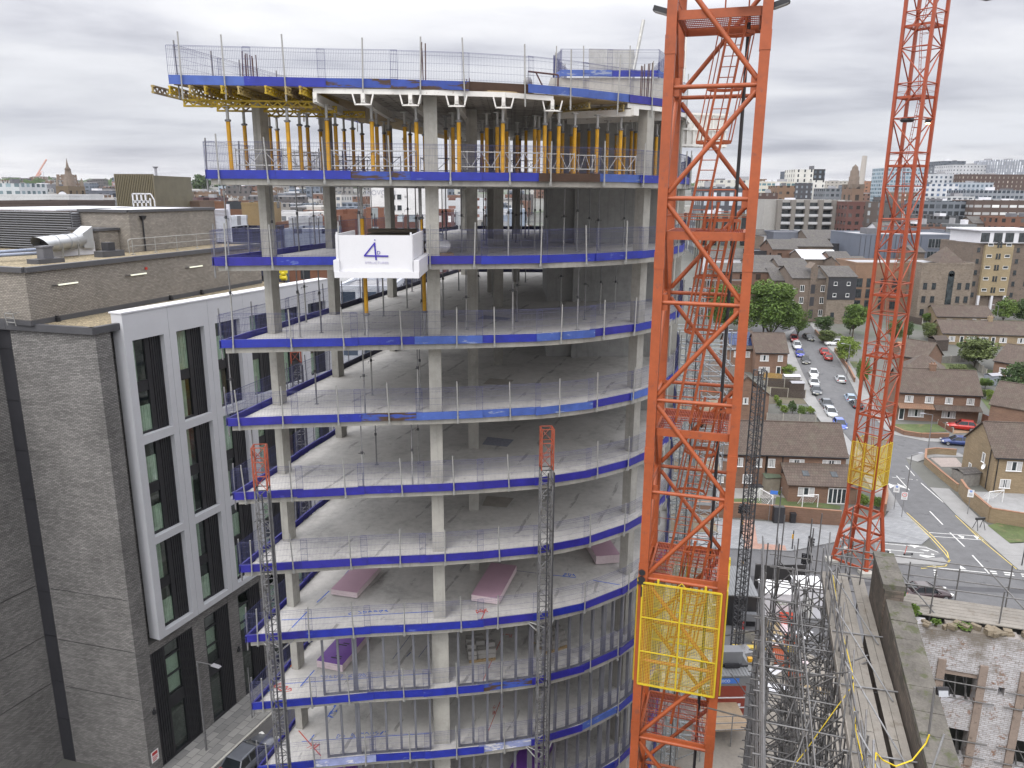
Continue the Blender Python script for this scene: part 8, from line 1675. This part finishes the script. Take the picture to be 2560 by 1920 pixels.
# far wooded ridge and distant tower crane
b = MB(); rnd = random.Random(4)
for i in range(420):
    Y = rnd.uniform(900, 2600); x = rnd.uniform(-.75, .75) * Y; s = rnd.uniform(4, 10) * (1 + Y / 2000); z = terr(Y)
    for j in range(5): b.cbox((x + rnd.uniform(-s, s), Y + rnd.uniform(-s, s), z + rnd.uniform(.1, .6) * s * .55), (s * rnd.uniform(.5, 1.3), s * rnd.uniform(.5, 1.3), s * rnd.uniform(.4, .8)), rnd.uniform(0, 3), rnd.uniform(-.5, .5), rnd.uniform(-.5, .5))
o = one('woodland', b, m_lf['dark'], 'dark green wooded ridge along the horizon behind the city', 'woodland', (0, 1500, 45), kind='stuff')
b = MB(); rnd = random.Random(8); cols = []
for i in range(1500):
    Y = rnd.uniform(380, 1900); x = rnd.uniform(-.78, .78) * Y
    if i % 2 == 0: Y = rnd.uniform(240, 520); x = rnd.uniform(-.75, -.0) * Y
    s = rnd.uniform(6, 16); h = rnd.choice((6, 8, 10, 12, 9, 7)) * (1.3 if rnd.random() < .1 else 1); z = terr(Y); b.m = rnd.randrange(6); d = rnd.uniform(8, 16)
    b.cbox((x, Y, z + h / 2 - 1), (s, d, h + 2), rnd.uniform(-.4, .4))
    if rnd.random() < .4: b.m = 6; b.cbox((x, Y, z + h + .3), (s * .9, d * .85, .6), rnd.uniform(-.4, .4))
o = one('distant_rooftops', b, [fac('#74574a', '#3a3330', 4, 3.2, .35, .45), fac('#8d8b88', '#4c5056', 3.4, 3.1, .45, .5), fac('#b9b7b2', '#62676e', 3.6, 3.1, .4, .5), fac('#5f5b5b', '#33363a', 3.2, 3, .4, .5), fac('#75604f', '#c5c6c6', 4, 3.2, .3, .45), fac('#6f7783', '#39424d', 3, 3, .6, .5), m_flat], 'mass of low mixed rooftops filling the distant city', 'rooftops', (0, 600, 30), kind='stuff')
b = MB(); e = aty(310 * s1, 380 + 255 * s1, 1100); tp = aty(345 * s1, 380 + 160 * s1, 1100); jb = aty(378 * s1, 380 + 60 * s1, 1100); t = Thing('distant_crane', 'faint white and red luffing crane on the far left skyline', 'crane', (e.x, 1100, terr(1100)))
t.add('mast', MB().bar((tp.x, 1100, terr(1100)), (tp.x, 1100, tp.z), 2.2), m_cladw, world=True); t.add('jib', MB().bar((tp.x - 14, 1100, tp.z - 12), (tp.x, 1100, tp.z), 2).bar((tp.x - 14, 1100, tp.z - 12), (jb.x, 1100, jb.z), 1.6), M('crane jib', (.55, .3, .25), .6), world=True)
# ================================================================== DERELICT WAREHOUSE WALLS AND SCAFFOLD (local x along the walkway, y to its left)
DO = (9.14, 17.17, 0); DR = math.atan2(.954, .299); WZ0 = 23.4
def dp(u, v, z=0): return Vector((DO[0] + .299 * u + .954 * v, DO[1] + .954 * u - .299 * v, z))
def peel():
    m, nt, b = newmat('peeling white brick'); v = wallvec(nt); t = N(nt, 'ShaderNodeTexBrick'); L(nt, v, t.inputs['Vector']); t.inputs['Scale'].default_value = 1
    t.inputs['Brick Width'].default_value = .235; t.inputs['Row Height'].default_value = .078; t.inputs['Mortar Size'].default_value = .012; t.inputs['Color1'].default_value = (.36, .355, .37, 1); t.inputs['Color2'].default_value = (.48, .475, .50, 1); t.inputs['Mortar'].default_value = (.28, .26, .25, 1)
    t2 = N(nt, 'ShaderNodeTexBrick'); L(nt, v, t2.inputs['Vector']); t2.inputs['Scale'].default_value = 1; t2.inputs['Brick Width'].default_value = .235; t2.inputs['Row Height'].default_value = .078; t2.inputs['Mortar Size'].default_value = .012; t2.inputs['Color1'].default_value = (.20, .095, .06, 1); t2.inputs['Color2'].default_value = (.27, .17, .13, 1); t2.inputs['Mortar'].default_value = (.2, .18, .16, 1)
    s = N(nt, 'ShaderNodeSeparateXYZ'); L(nt, v, s.inputs[0])
    n1 = noise(nt, v, 2.6, 8, .75, .4); n2 = noise(nt, v, .6, 6, .7); n3 = noise(nt, v, 7, 4, .7)
    out = mixc(nt, ramp(nt, n1, [(.55, 0), (.60, 1)]), t.outputs[0], t2.outputs[0])
    dirt = ramp(nt, mth(nt, 'ADD', n2, mth(nt, 'MULTIPLY', mth(nt, 'SUBTRACT', s.outputs[1], 22.4), .12)), [(.47, 0), (.62, .85)])
    out = mixc(nt, dirt, out, (.13, .11, .085)); out = mixc(nt, ramp(nt, n3, [(.56, 0), (.64, .7)]), out, (.17, .15, .135))
    L(nt, out, b.inputs['Base Color']); b.inputs['Roughness'].default_value = .9; bump(nt, b, n1, .5, .03); return m
m_peel = peel()
m_dstone = brick('soot brown stone', (.085, .068, .055), (.13, .105, .085), (.06, .05, .045), .42, .14, .95, .012, stain=(.055, .05, .04), stainamt=.08)
m_moss = M('mossy coping', (.10, .092, .08), .95, .45, 1.5, spot=(.062, .066, .035), spotamt=.08, spotscale=2.5, bmp=.4)
m_earthy = M('rubble ledge', (.17, .14, .10), .95, .4, 1.5, spot=(.09, .10, .04), spotamt=.05, spotscale=2, bmp=.5)
m_pinkc = M('weathered timber post', (.24, .19, .16), .9, .2, 2, spot=(.14, .11, .09), spotamt=.04)
dw = Thing('derelict_warehouse', 'roofless derelict warehouse wall with peeling white paint and empty window openings', 'ruin', DO, DR)
U0 = 8.5; b = MB(); OPV = [(3.95 + 2.55 * k, 5.0 + 2.55 * k) for k in range(5)]; OPZ = [(20.4, 21.65), (18.15, 19.35), (15.9, 17.1), (13.6, 14.8)]
rnd = random.Random(3); edges = [2.3] + [q for o in OPV for q in o] + [18]
for i in range(0, len(edges), 2):      # piers between the openings, with putlog holes
    a, c = edges[i], edges[i + 1]; hz = [(21.0, 21.3)] if c - a > 1.3 else []
    h0 = a + (c - a) * .45
    b.box(U0, U0 + .5, -c, -a, 8, 20.95); b.box(U0, U0 + .5, -h0, -a, 20.95, 21.3); b.box(U0, U0 + .5, -c, -h0 - .2, 20.95, 21.3); b.box(U0, U0 + .5, -c, -a, 21.3, 21.65)
zs = [8] + [q for o in OPZ[::-1] for q in o]
for a, c in OPV:
    for i in range(0, len(zs) - 1, 2):
        if zs[i + 1] - zs[i] > .01: b.box(U0 + .003, U0 + .5, -c, -a, zs[i], zs[i + 1])
x = 2.3
while x < 18: w_ = rnd.uniform(.3, .8); b.box(U0, U0 + .5, -min(18, x + w_), -x, 21.65, 23.25 + rnd.uniform(-.12, .1)); x += w_
dw.add('painted_wall', b, m_peel)
b = MB()
for i in range(90): x = rnd.uniform(2.4, 15); b.cbox((U0 + rnd.uniform(.0, .4), -x, 23.24 + rnd.uniform(0, .1)), (rnd.uniform(.1, .35), rnd.uniform(.1, .3), rnd.uniform(.08, .18)), rnd.uniform(0, 3), rnd.uniform(-.2, .2))
dw.add('broken_top', b, m_earthy)
for a, c in OPV:
    for s, w0 in ((a, -1), (c, 1)): b = MB(); x0, x1 = (s - .26, s - .005) if w0 < 0 else (s + .005, s + .26); b.box(U0 - .07, U0 - .002, -x1, -x0, 17.6 if w0 < 0 else 18.0, 22.05); dw.add('window_post', b, m_pinkc)
    b = MB(); b.box(U0 + .06, U0 + .45, -c - .0 + .003, -a - .003, 21.45, 21.648); dw.add('lintel', b, m_pinkc)
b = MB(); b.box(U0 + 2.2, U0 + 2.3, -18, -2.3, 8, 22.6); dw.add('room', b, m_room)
b = MB(); b.hexa([(-6, -1.98, 6), (7.2, -1.98, 6), (7.2, -1.5, 6), (-6, -1.5, 6), (-6, -1.98, 23.35), (7.2, -1.98, 24.5), (7.2, -1.5, 24.5), (-6, -1.5, 23.45)]); b.box(7.2, 9.9, -2.05, -1.45, 6, 25.0); dw.add('gable_wall', b, m_dstone)
b = MB(); x = -6
while x < 9.9: l_ = min(rnd.uniform(.9, 1.3), 9.95 - x); xm = x + l_ / 2; hi = xm > 7.1; b.cbox((xm, -1.9 if not hi else -1.75, 25.09 if hi else 23.53 + (xm + 6) * .0795 + .02), (l_ - .02, .70 if hi else .78, .17), 0, rnd.uniform(-.02, .02), rnd.uniform(-.02, .02) - (0 if hi else .08)); x += l_
dw.add('gable_coping', b, m_moss)
b = MB(); b.hexa([(-6, -2.75, 6), (8.5, -2.75, 6), (8.5, -2.0, 6), (-6, -2.0, 6), (-6, -2.95, 20.4), (8.5, -2.62, 23.5), (8.5, -1.985, 23.6), (-6, -1.985, 21.2)]); dw.add('rubble_ledge', b, m_earthy)
b = MB()
for a, c in OPV:      # steel tubes propping the openings
    for z0, z1 in OPZ:
        for z in (z0 + .25, z0 + .85): b.tube((U0 - .12, -c - .6, z), (U0 - .12, -a + .6, z + rnd.uniform(-.05, .05)), .025, 6)
        for q in range(3): y = -a - (c - a) * (q + .5) / 3; b.tube((U0 + .1, y, z0 + .1), (U0 + 1.9, y + rnd.uniform(-.5, .5), z1 + rnd.uniform(-.9, .3)), .026, 6); b.tube((U0 + .3, y, z0 - .2), (U0 + .3 + rnd.uniform(0, .6), y + .1, z1 + .1), .026, 6)
one('opening_props', b, m_scd, 'steel scaffold tubes bracing the window openings of the derelict wall', 'scaffold', dp(U0, 4, 18), 0, world=False).matrix_world = Matrix.Translation(DO) @ Matrix.Rotation(DR, 4, 'Z')
m_brd = M('weathered scaffold boards', (.215, .198, .175), .9, .22, 1.3, spot=(.17, .15, .125), spotamt=.05, spotscale=3)
t = Thing('scaffold_walkway', 'weathered timber board walkway on top of the scaffold along the derelict wall', 'walkway', DO, DR); b = MB(); rnd = random.Random(5)
for j in range(6):
    y = .12 - j * .237 - (.12 if j > 3 else 0); x = -5.5 - rnd.uniform(0, 2)
    while x < 11.2: l_ = min(3.85, 11.4 - x); z = WZ0 + rnd.uniform(-.012, .012) + .002 * j; b.hexa([(x, y - .225, z - .04), (x + l_ - .015, y - .225 + rnd.uniform(-.01, .01), z - .04), (x + l_ - .015, y, z - .04), (x, y, z - .04), (x, y - .225, z), (x + l_ - .015, y - .225, z + rnd.uniform(-.01, .015)), (x + l_ - .015, y, z), (x, y, z)]); x += l_
t.add('boards', b, m_brd); b = MB()
for x in (-5, -1, 2.9, 6.8): b.box(x, x + 3.86, .14, .18, WZ0, WZ0 + .22)
t.add('toe_board', b, m_brd)
t = Thing('scaffold_walkway', 'pale timber board walkway behind the top of the peeling white wall', 'walkway', DO, DR); b = MB()
for j in range(6): x = U0 + .62 + j * .237; b.box(x, x + .225, -16, -2.1, WZ0 - .1, WZ0 - .06 + .004 * j)
t.add('boards', b, m_brd)
# dense scaffold left of the walkway
o = dp(-4.6, 0.05, 0)
sc = scaffold('scaffold', 'dense weathered tube scaffold standing beside the board walkway', o, DR, 11, 2, 1.45, 1.2, 23.3, m_scd, 1.55, None, .026, .06, .85, over=1.9); sc_r = random.Random(9); b = MB()
for i in range(140): u, y, z = sc_r.uniform(-.5, 15), sc_r.uniform(-.2, 2.6), sc_r.uniform(6, 24); d = Vector((sc_r.uniform(-2.4, 2.4), sc_r.uniform(-1.6, 1.6), sc_r.uniform(-2.2, 2.2))); b.tube((u, y, z), Vector((u, y, z)) + d, .026, 6)
sc.add('raking_tubes', b, m_scd)['kind'] = 'stuff'; b = MB()
for z in (WZ0 + .5, WZ0 + 1.05): b.tube((-.8, .1, z), (16.2, .1, z), .026, 6); b.tube((-.8, 2.5, z), (16.2, 2.5, z), .026, 6)
for i in range(6): b.tube((i * 2.9, .1, WZ0 - 1), (i * 2.9 + 2.4, -.1, WZ0 + 1.3), .026, 6)
sc.add('guard_rails', b, m_scd); b = MB()
for i in range(120): sc_r.random(); b.cbox((sc_r.randrange(12) * 1.45, sc_r.randrange(3) * 1.2, sc_r.randrange(1, 15) * 1.55 + .05), (.09, .09, .12), sc_r.uniform(0, 1))
sc.add('couplers', b, m_galvd)
o = dp(11.6, .9, 0); scaffold('scaffold', 'cluster of tall scaffold tubes at the far end of the walkway by the far crane', o, DR, 2, 2, 1.2, 1.3, 23.4, m_scd, 1.5, None, .026, .1, .8, over=2.6)
o = dp(-1.2, 1.3, 0)
t = Thing('scaffold_rail', 'long tube handrails and posts above the board walkway', 'scaffold', DO, DR); b = MB(); rnd = random.Random(12)
for i in range(9): x = -3.5 + i * 1.7; b.tube((x, .22, WZ0 - 1), (x + rnd.uniform(-.1, .1), .22 + rnd.uniform(-.08, .08), WZ0 + rnd.uniform(1.2, 2.0)), .026, 6)
for i in range(4): x = -3 + i * 3.1; b.tube((x, -1.3, WZ0 + .05), (x + 2.6, .2, WZ0 + 1.4), .026, 6); b.tube((x + .4, .35, WZ0 + .06), (x + .5, -1.5, WZ0 + .07), .026, 6)
b.tube((-4.5, .3, WZ0 + .9), (-.4, -.2, WZ0 + 1.2), .03, 6); b.tube((-2, -.9, WZ0), (-1.2, -1.5, WZ0 + 2.3), .026, 6); b.tube((-.4, -.25, WZ0 + .04), (2.0, -.3, WZ0 + .04), .026, 6); t.add('tubes', b, m_galvd)
t = Thing('scaffold_rail', 'long double tube handrail with posts along the far side of the derelict wall top', 'scaffold', DO, DR); b = MB()
for k, (x, ys) in enumerate(((U0 + 2.15, [-1.2 - 1.65 * i for i in range(10)]), (U0 + .75, [-3.4 - 2.2 * i for i in range(6)]))):
    for y in ys: b.tube((x, y, WZ0 - 2), (x + rnd.uniform(-.05, .05), y, WZ0 + rnd.uniform(1.1, 1.9)), .026, 6)
    for z in ((.25, .65, 1.05, 1.35) if k == 0 else (.95,)): b.tube((x + .05, -.2 if k == 0 else -2.2, WZ0 + z), (x + .05, -17, WZ0 + z + rnd.uniform(-.1, .1)), .026, 6)
for i in range(4): y = -2 - i * 3.4; b.tube((U0 + 2.1, y, WZ0 + 1.3), (U0 + .8, y - 1.6, WZ0 - .1), .026, 6)
b.tube((U0 + .9, -2.4, WZ0 - .02), (U0 + 1.3, -3.6, WZ0 + .0), .026, 6); t.add('tubes', b, m_scd)
m_yc = M('yellow cable', (.58, .42, .01), .5, .1); P = lambda u, v, z: tuple(dp(u, v, z))
b = MB(); b.path([P(-3.2, .25, WZ0 + .2), P(-1.4, .12, WZ0 + .5), P(-.6, .25, WZ0 + 1.0), P(-.45, .45, WZ0 + .72), P(-.3, .8, WZ0 + .5), P(-.1, 1.2, WZ0 + .62), P(.1, 1.5, WZ0 + 1.05), P(.12, 1.55, WZ0 + 1.3)], .02, 6); b.path([P(-3.2, .25, WZ0 + .2), P(1, .02, WZ0 + .35), P(3, .08, WZ0 + .9), P(6, .0, WZ0 + .8), P(9.5, .05, WZ0 + .9)], .015, 6)
one('extension_cable', b, m_yc, 'yellow extension cable looping over the walkway to a post on the derelict wall', 'cable', P(-.5, .3, WZ0)); one('extension_cable', MB().path([P(2.9, .05, WZ0 + .4), P(1.6, -1.2, WZ0 - 1.2), P(.4, -2.5, WZ0 - 2.6)], .014, 5), m_yc, 'taut yellow line running down across the dense scaffold', 'cable', P(2, -1, WZ0))
t = Thing('floodlight', 'small floodlight on a pole standing on the derelict gable wall', 'floodlight', dp(.4, 1.62, 24.3), DR); t.add('pole', MB().tube((0, 0, -.4), (.15, 0, 1.5), .03, 6), m_scd); t.add('housing', MB().cbox((.2, -.2, 1.4), (.1, .30, .2), .3, 0, .4), m_blk); t.add('lens', MB().cbox((.13, -.21, 1.37), (.02, .24, .15), .3, 0, .4), M('pale lens', (.3, .31, .33), .2))
for i, (u, v, z, r, h) in enumerate(((9.6, 2.3, 23.2, .35, .9), (8.8, 2.75, 23.2, .3, .7), (8.72, 3.5, 23.2, .22, .25), (8.75, 4.4, 23.2, .3, .22), (8.72, 6.6, 23.2, .3, .25), (6.5, 2.7, 21.9, .2, .35), (5.2, 2.75, 21.4, .2, .3))):
    tree(dp(u, v, z), h, r, 'mid', f'green weeds growing on the derelict wall top, {nth(i)} clump from the gable', trunk=.02, name='weed_plant', cat='weeds', group='weeds on the derelict wall', dens=320, leaf=.2)
b = MB(); b.tube(P(2.5, 3.4, 19.6), P(1.2, 5.2, 18.9), .06, 8); b.tube(P(2.4, 3.3, 19.45), P(1.1, 5.1, 18.75), .06, 8); one('support_tubes', b, m_cladw, 'pair of white tubes crossing low in front of the derelict wall', 'tubes', P(2, 4, 19))
one('stone_stump', blob(tuple(dp(1.6, 3.05, 20.6)), (.42, .42, .75), 7, 12, 8, .1), m_earthy, 'broken masonry stump at the bottom edge of the derelict wall', 'masonry', dp(1.6, 3.05, 19.9))
# ================================================================== SITE COMPOUND
g8 = lambda x, y, dz=0: atg(*Z8(x, y), dz)
sheet('site_ground', [(-6, 14, 0), (60, 10, 0), (60, 57.5, 0), (14, 62.5, 0), (4, 62, 0)], .008, M('site hardstanding', (.215, .195, .17), .95, .22, .5, spot=(.15, .14, .125), spotamt=.05, spotscale=.6))
m_corr = M('corrugated grey', (.17, .175, .18), .6, .12, 1); m_gcab = M('grey cabin', (.16, .165, .175), .6, .1); m_reddoor = M('red brown door', (.20, .035, .022), .5, .12)
def cabin(name, label, p, rz, w_, d, h, mw, mr, feats=()):
    t = Thing(name, label, 'cabin', p, rz); t.add('wall', MB().box(0, w_, 0, d, 0, h), mw); b = MB(); b.box(-.1, w_ + .1, -.1, d + .1, h + .002, h + .1)
    for i in range(int(w_ / .25)): b.box(i * .25, i * .25 + .1, -.1, d + .1, h + .1, h + .14)
    t.add('roof', b, mr)
    for nm, bx, m in feats: t.add(nm, MB().box(*bx), m)
    return t
p = g8(150, 1250); q = g8(415, 1245); w_ = (q - p).length
t = cabin('site_container', 'grey site container with a red-brown shutter door and blue name board', p, hd(p, q), w_, 2.6, 3.5, m_gcab, m_corr, [('door', (w_ * .05, w_ * .80, -.05, -.002, .05, 2.7), m_reddoor), ('door_rail', (w_ * .05, w_ * .80, -.07, -.052, .85, .95), m_cladw), ('door_rail', (w_ * .05, w_ * .80, -.07, -.052, 1.7, 1.8), m_cladw), ('hazard_label', (w_ * .63, w_ * .70, -.06, -.053, 1.0, 1.25), m_cladw), ('sign_board', (w_ * .1, w_ * .62, -.06, -.002, 2.95, 3.35), m_sgb)])
me = text_mesh('RECO', .3, m_sgw); me.transform(Matrix.Translation((w_ * .27, -.068, 3.15)) @ Matrix.Rotation(math.pi / 2, 4, 'X')); mk('lettering', me, t.o)
t = Thing('generator', 'grey generator box with cables standing on the container roof', 'generator', p + Vector((.9, 1.2, 3.66)), hd(p, q)); t.add('body', MB().box(0, 1.5, 0, .9, 0, 1.1), m_gcab); t.add('base', MB().box(-.3, 1.9, -.2, 1.1, -.02, .1).box(.1, 1.2, -.4, -.2, 0, .3), m_blk); t.add('valve', MB().cbox((2.2, .3, .25), (.35, .3, .3)), m_pyel)
p = g8(150, 1445); q = g8(405, 1435); w_ = (q - p).length
t = Thing('timber_deck', 'raised timber loading deck with a steel guardrail in front of the container', 'deck', p, hd(p, q)); b = MB(); [b.box(-.5, w_, j * .24, j * .24 + .225, 1.3, 1.35) for j in range(13)]; t.add('planks', b, M('deck planks', (.30, .225, .15), .85, .2, 2)); b = MB()
for x in (0, w_ / 2, w_): b.bar((x, 0, 0), (x, 0, 2.5), .06)
for z in (1.4, 1.95, 2.5): b.bar((-.5, 0, z), (w_, 0, z), .05)
t.add('guardrail', b, m_galvd)
p = g8(235, 640); q = g8(440, 650); w_ = (q - p).length
t = cabin('site_canopy', 'site shelter, solid black for its unlit inside, with a grey corrugated roof', p, hd(p, q), w_, 5.5, 3.0, m_blk, m_corr, [('counter', (w_ * .5, w_, -.5, -.01, .8, 1.5), m_gcab)])  # closed black box; the shade inside the open front is its colour
one('fire_extinguisher', MB().tube((0, 0, 0), (0, 0, .6), .1, 10).tube((0, 0, .6), (0, 0, .75), .04, 6), M('extinguisher red', (.5, .03, .02), .4), 'red fire extinguisher in front of the dark site shelter', 'extinguisher', g8(362, 665), 0, world=False)
p = g8(490, 600); w_ = 2.6
t = cabin('site_cabin', 'white site pod with lettering behind the scaffold', p, -.08, w_, 2.4, 2.6, m_cladw, m_white, [('red_box', (w_ * .55, w_ * 1.0, -.9, -.1, 0, .9), M('box red', (.45, .06, .03), .5))]); me = text_mesh('POD', .5, M('pod lettering', (.2, .28, .16), .6)); me.transform(Matrix.Translation((w_ * .6, -.02, 1.7)) @ Matrix.Rotation(math.pi / 2, 4, 'X')); mk('lettering', me, t.o)
cabin('site_cabin', 'tall white site cabin partly behind the scaffold tubes', g8(705, 590), -.08, 2.3, 2.2, 3.0, m_cladw, m_white, [('door', (.5, 1.5, -.03, -.002, .1, 2.1), M('pale door', (.5, .5, .48), .5))])
gwall([g8(430, 400), g8(760, 400)], 2.6, M('black hoarding', (.022, .02, .02), .7, .2), 'black site hoarding between the compound and the main road', False, 'site_hoarding', 'hoarding', .06); fence([g8(300, 745), g8(455, 755)], 1.1, m_galv, 'grey pedestrian barrier in the site compound', .13, False)
one('kerb_block', MB().box(0, 5.2, 0, .5, 0, .35), M('yellow kerb', (.45, .33, .06), .8, .25, 3), 'long yellow-painted kerb block in the site compound', 'kerb block', g8(290, 810), -.05, world=False)
rnd = random.Random(31)
for i in range(14):
    p = g8(rnd.uniform(500, 860), rnd.uniform(640, 1150)); t = Thing('timber_stack', f'loose stack of pale boards on the site ground under the scaffold, {nth(i)} of them', 'boards', p, rnd.uniform(0, 3), 'board stacks on the site ground'); b = MB(); [b.cbox((rnd.uniform(-.2, .2), j * .26, .06 + rnd.uniform(0, .1)), (rnd.uniform(1.8, 3.4), .24, .08), rnd.uniform(-.05, .05)) for j in range(rnd.randrange(3, 7))]; t.add('boards', b, rnd.choice((m_brd, m_pinke, m_cladw, m_ply)))
for i, (x, y) in enumerate(((520, 830), (560, 900), (620, 760), (640, 1010))): fence([g8(x, y), g8(x + 120, y + 20)], 1.0, M('orange barrier', (.42, .10, .04), .6, .2), f'red-orange site barrier lying among the boards, {nth(i)} from the back', .14, False)
hz = bpy.data.materials.new('haze'); hz.use_nodes = True; nt = hz.node_tree; nt.nodes.clear(); pv = N(nt, 'ShaderNodeVolumePrincipled'); pv.inputs['Color'].default_value = (.86, .89, .95, 1); pv.inputs['Density'].default_value = .00006; pv.inputs['Anisotropy'].default_value = .2
L(nt, pv.outputs[0], N(nt, 'ShaderNodeOutputMaterial').inputs['Volume'])
o = mk('haze', MB().box(-6500, 6500, -120, 7200, -8, 135).mesh('haze', hz)); o['kind'] = 'stuff'
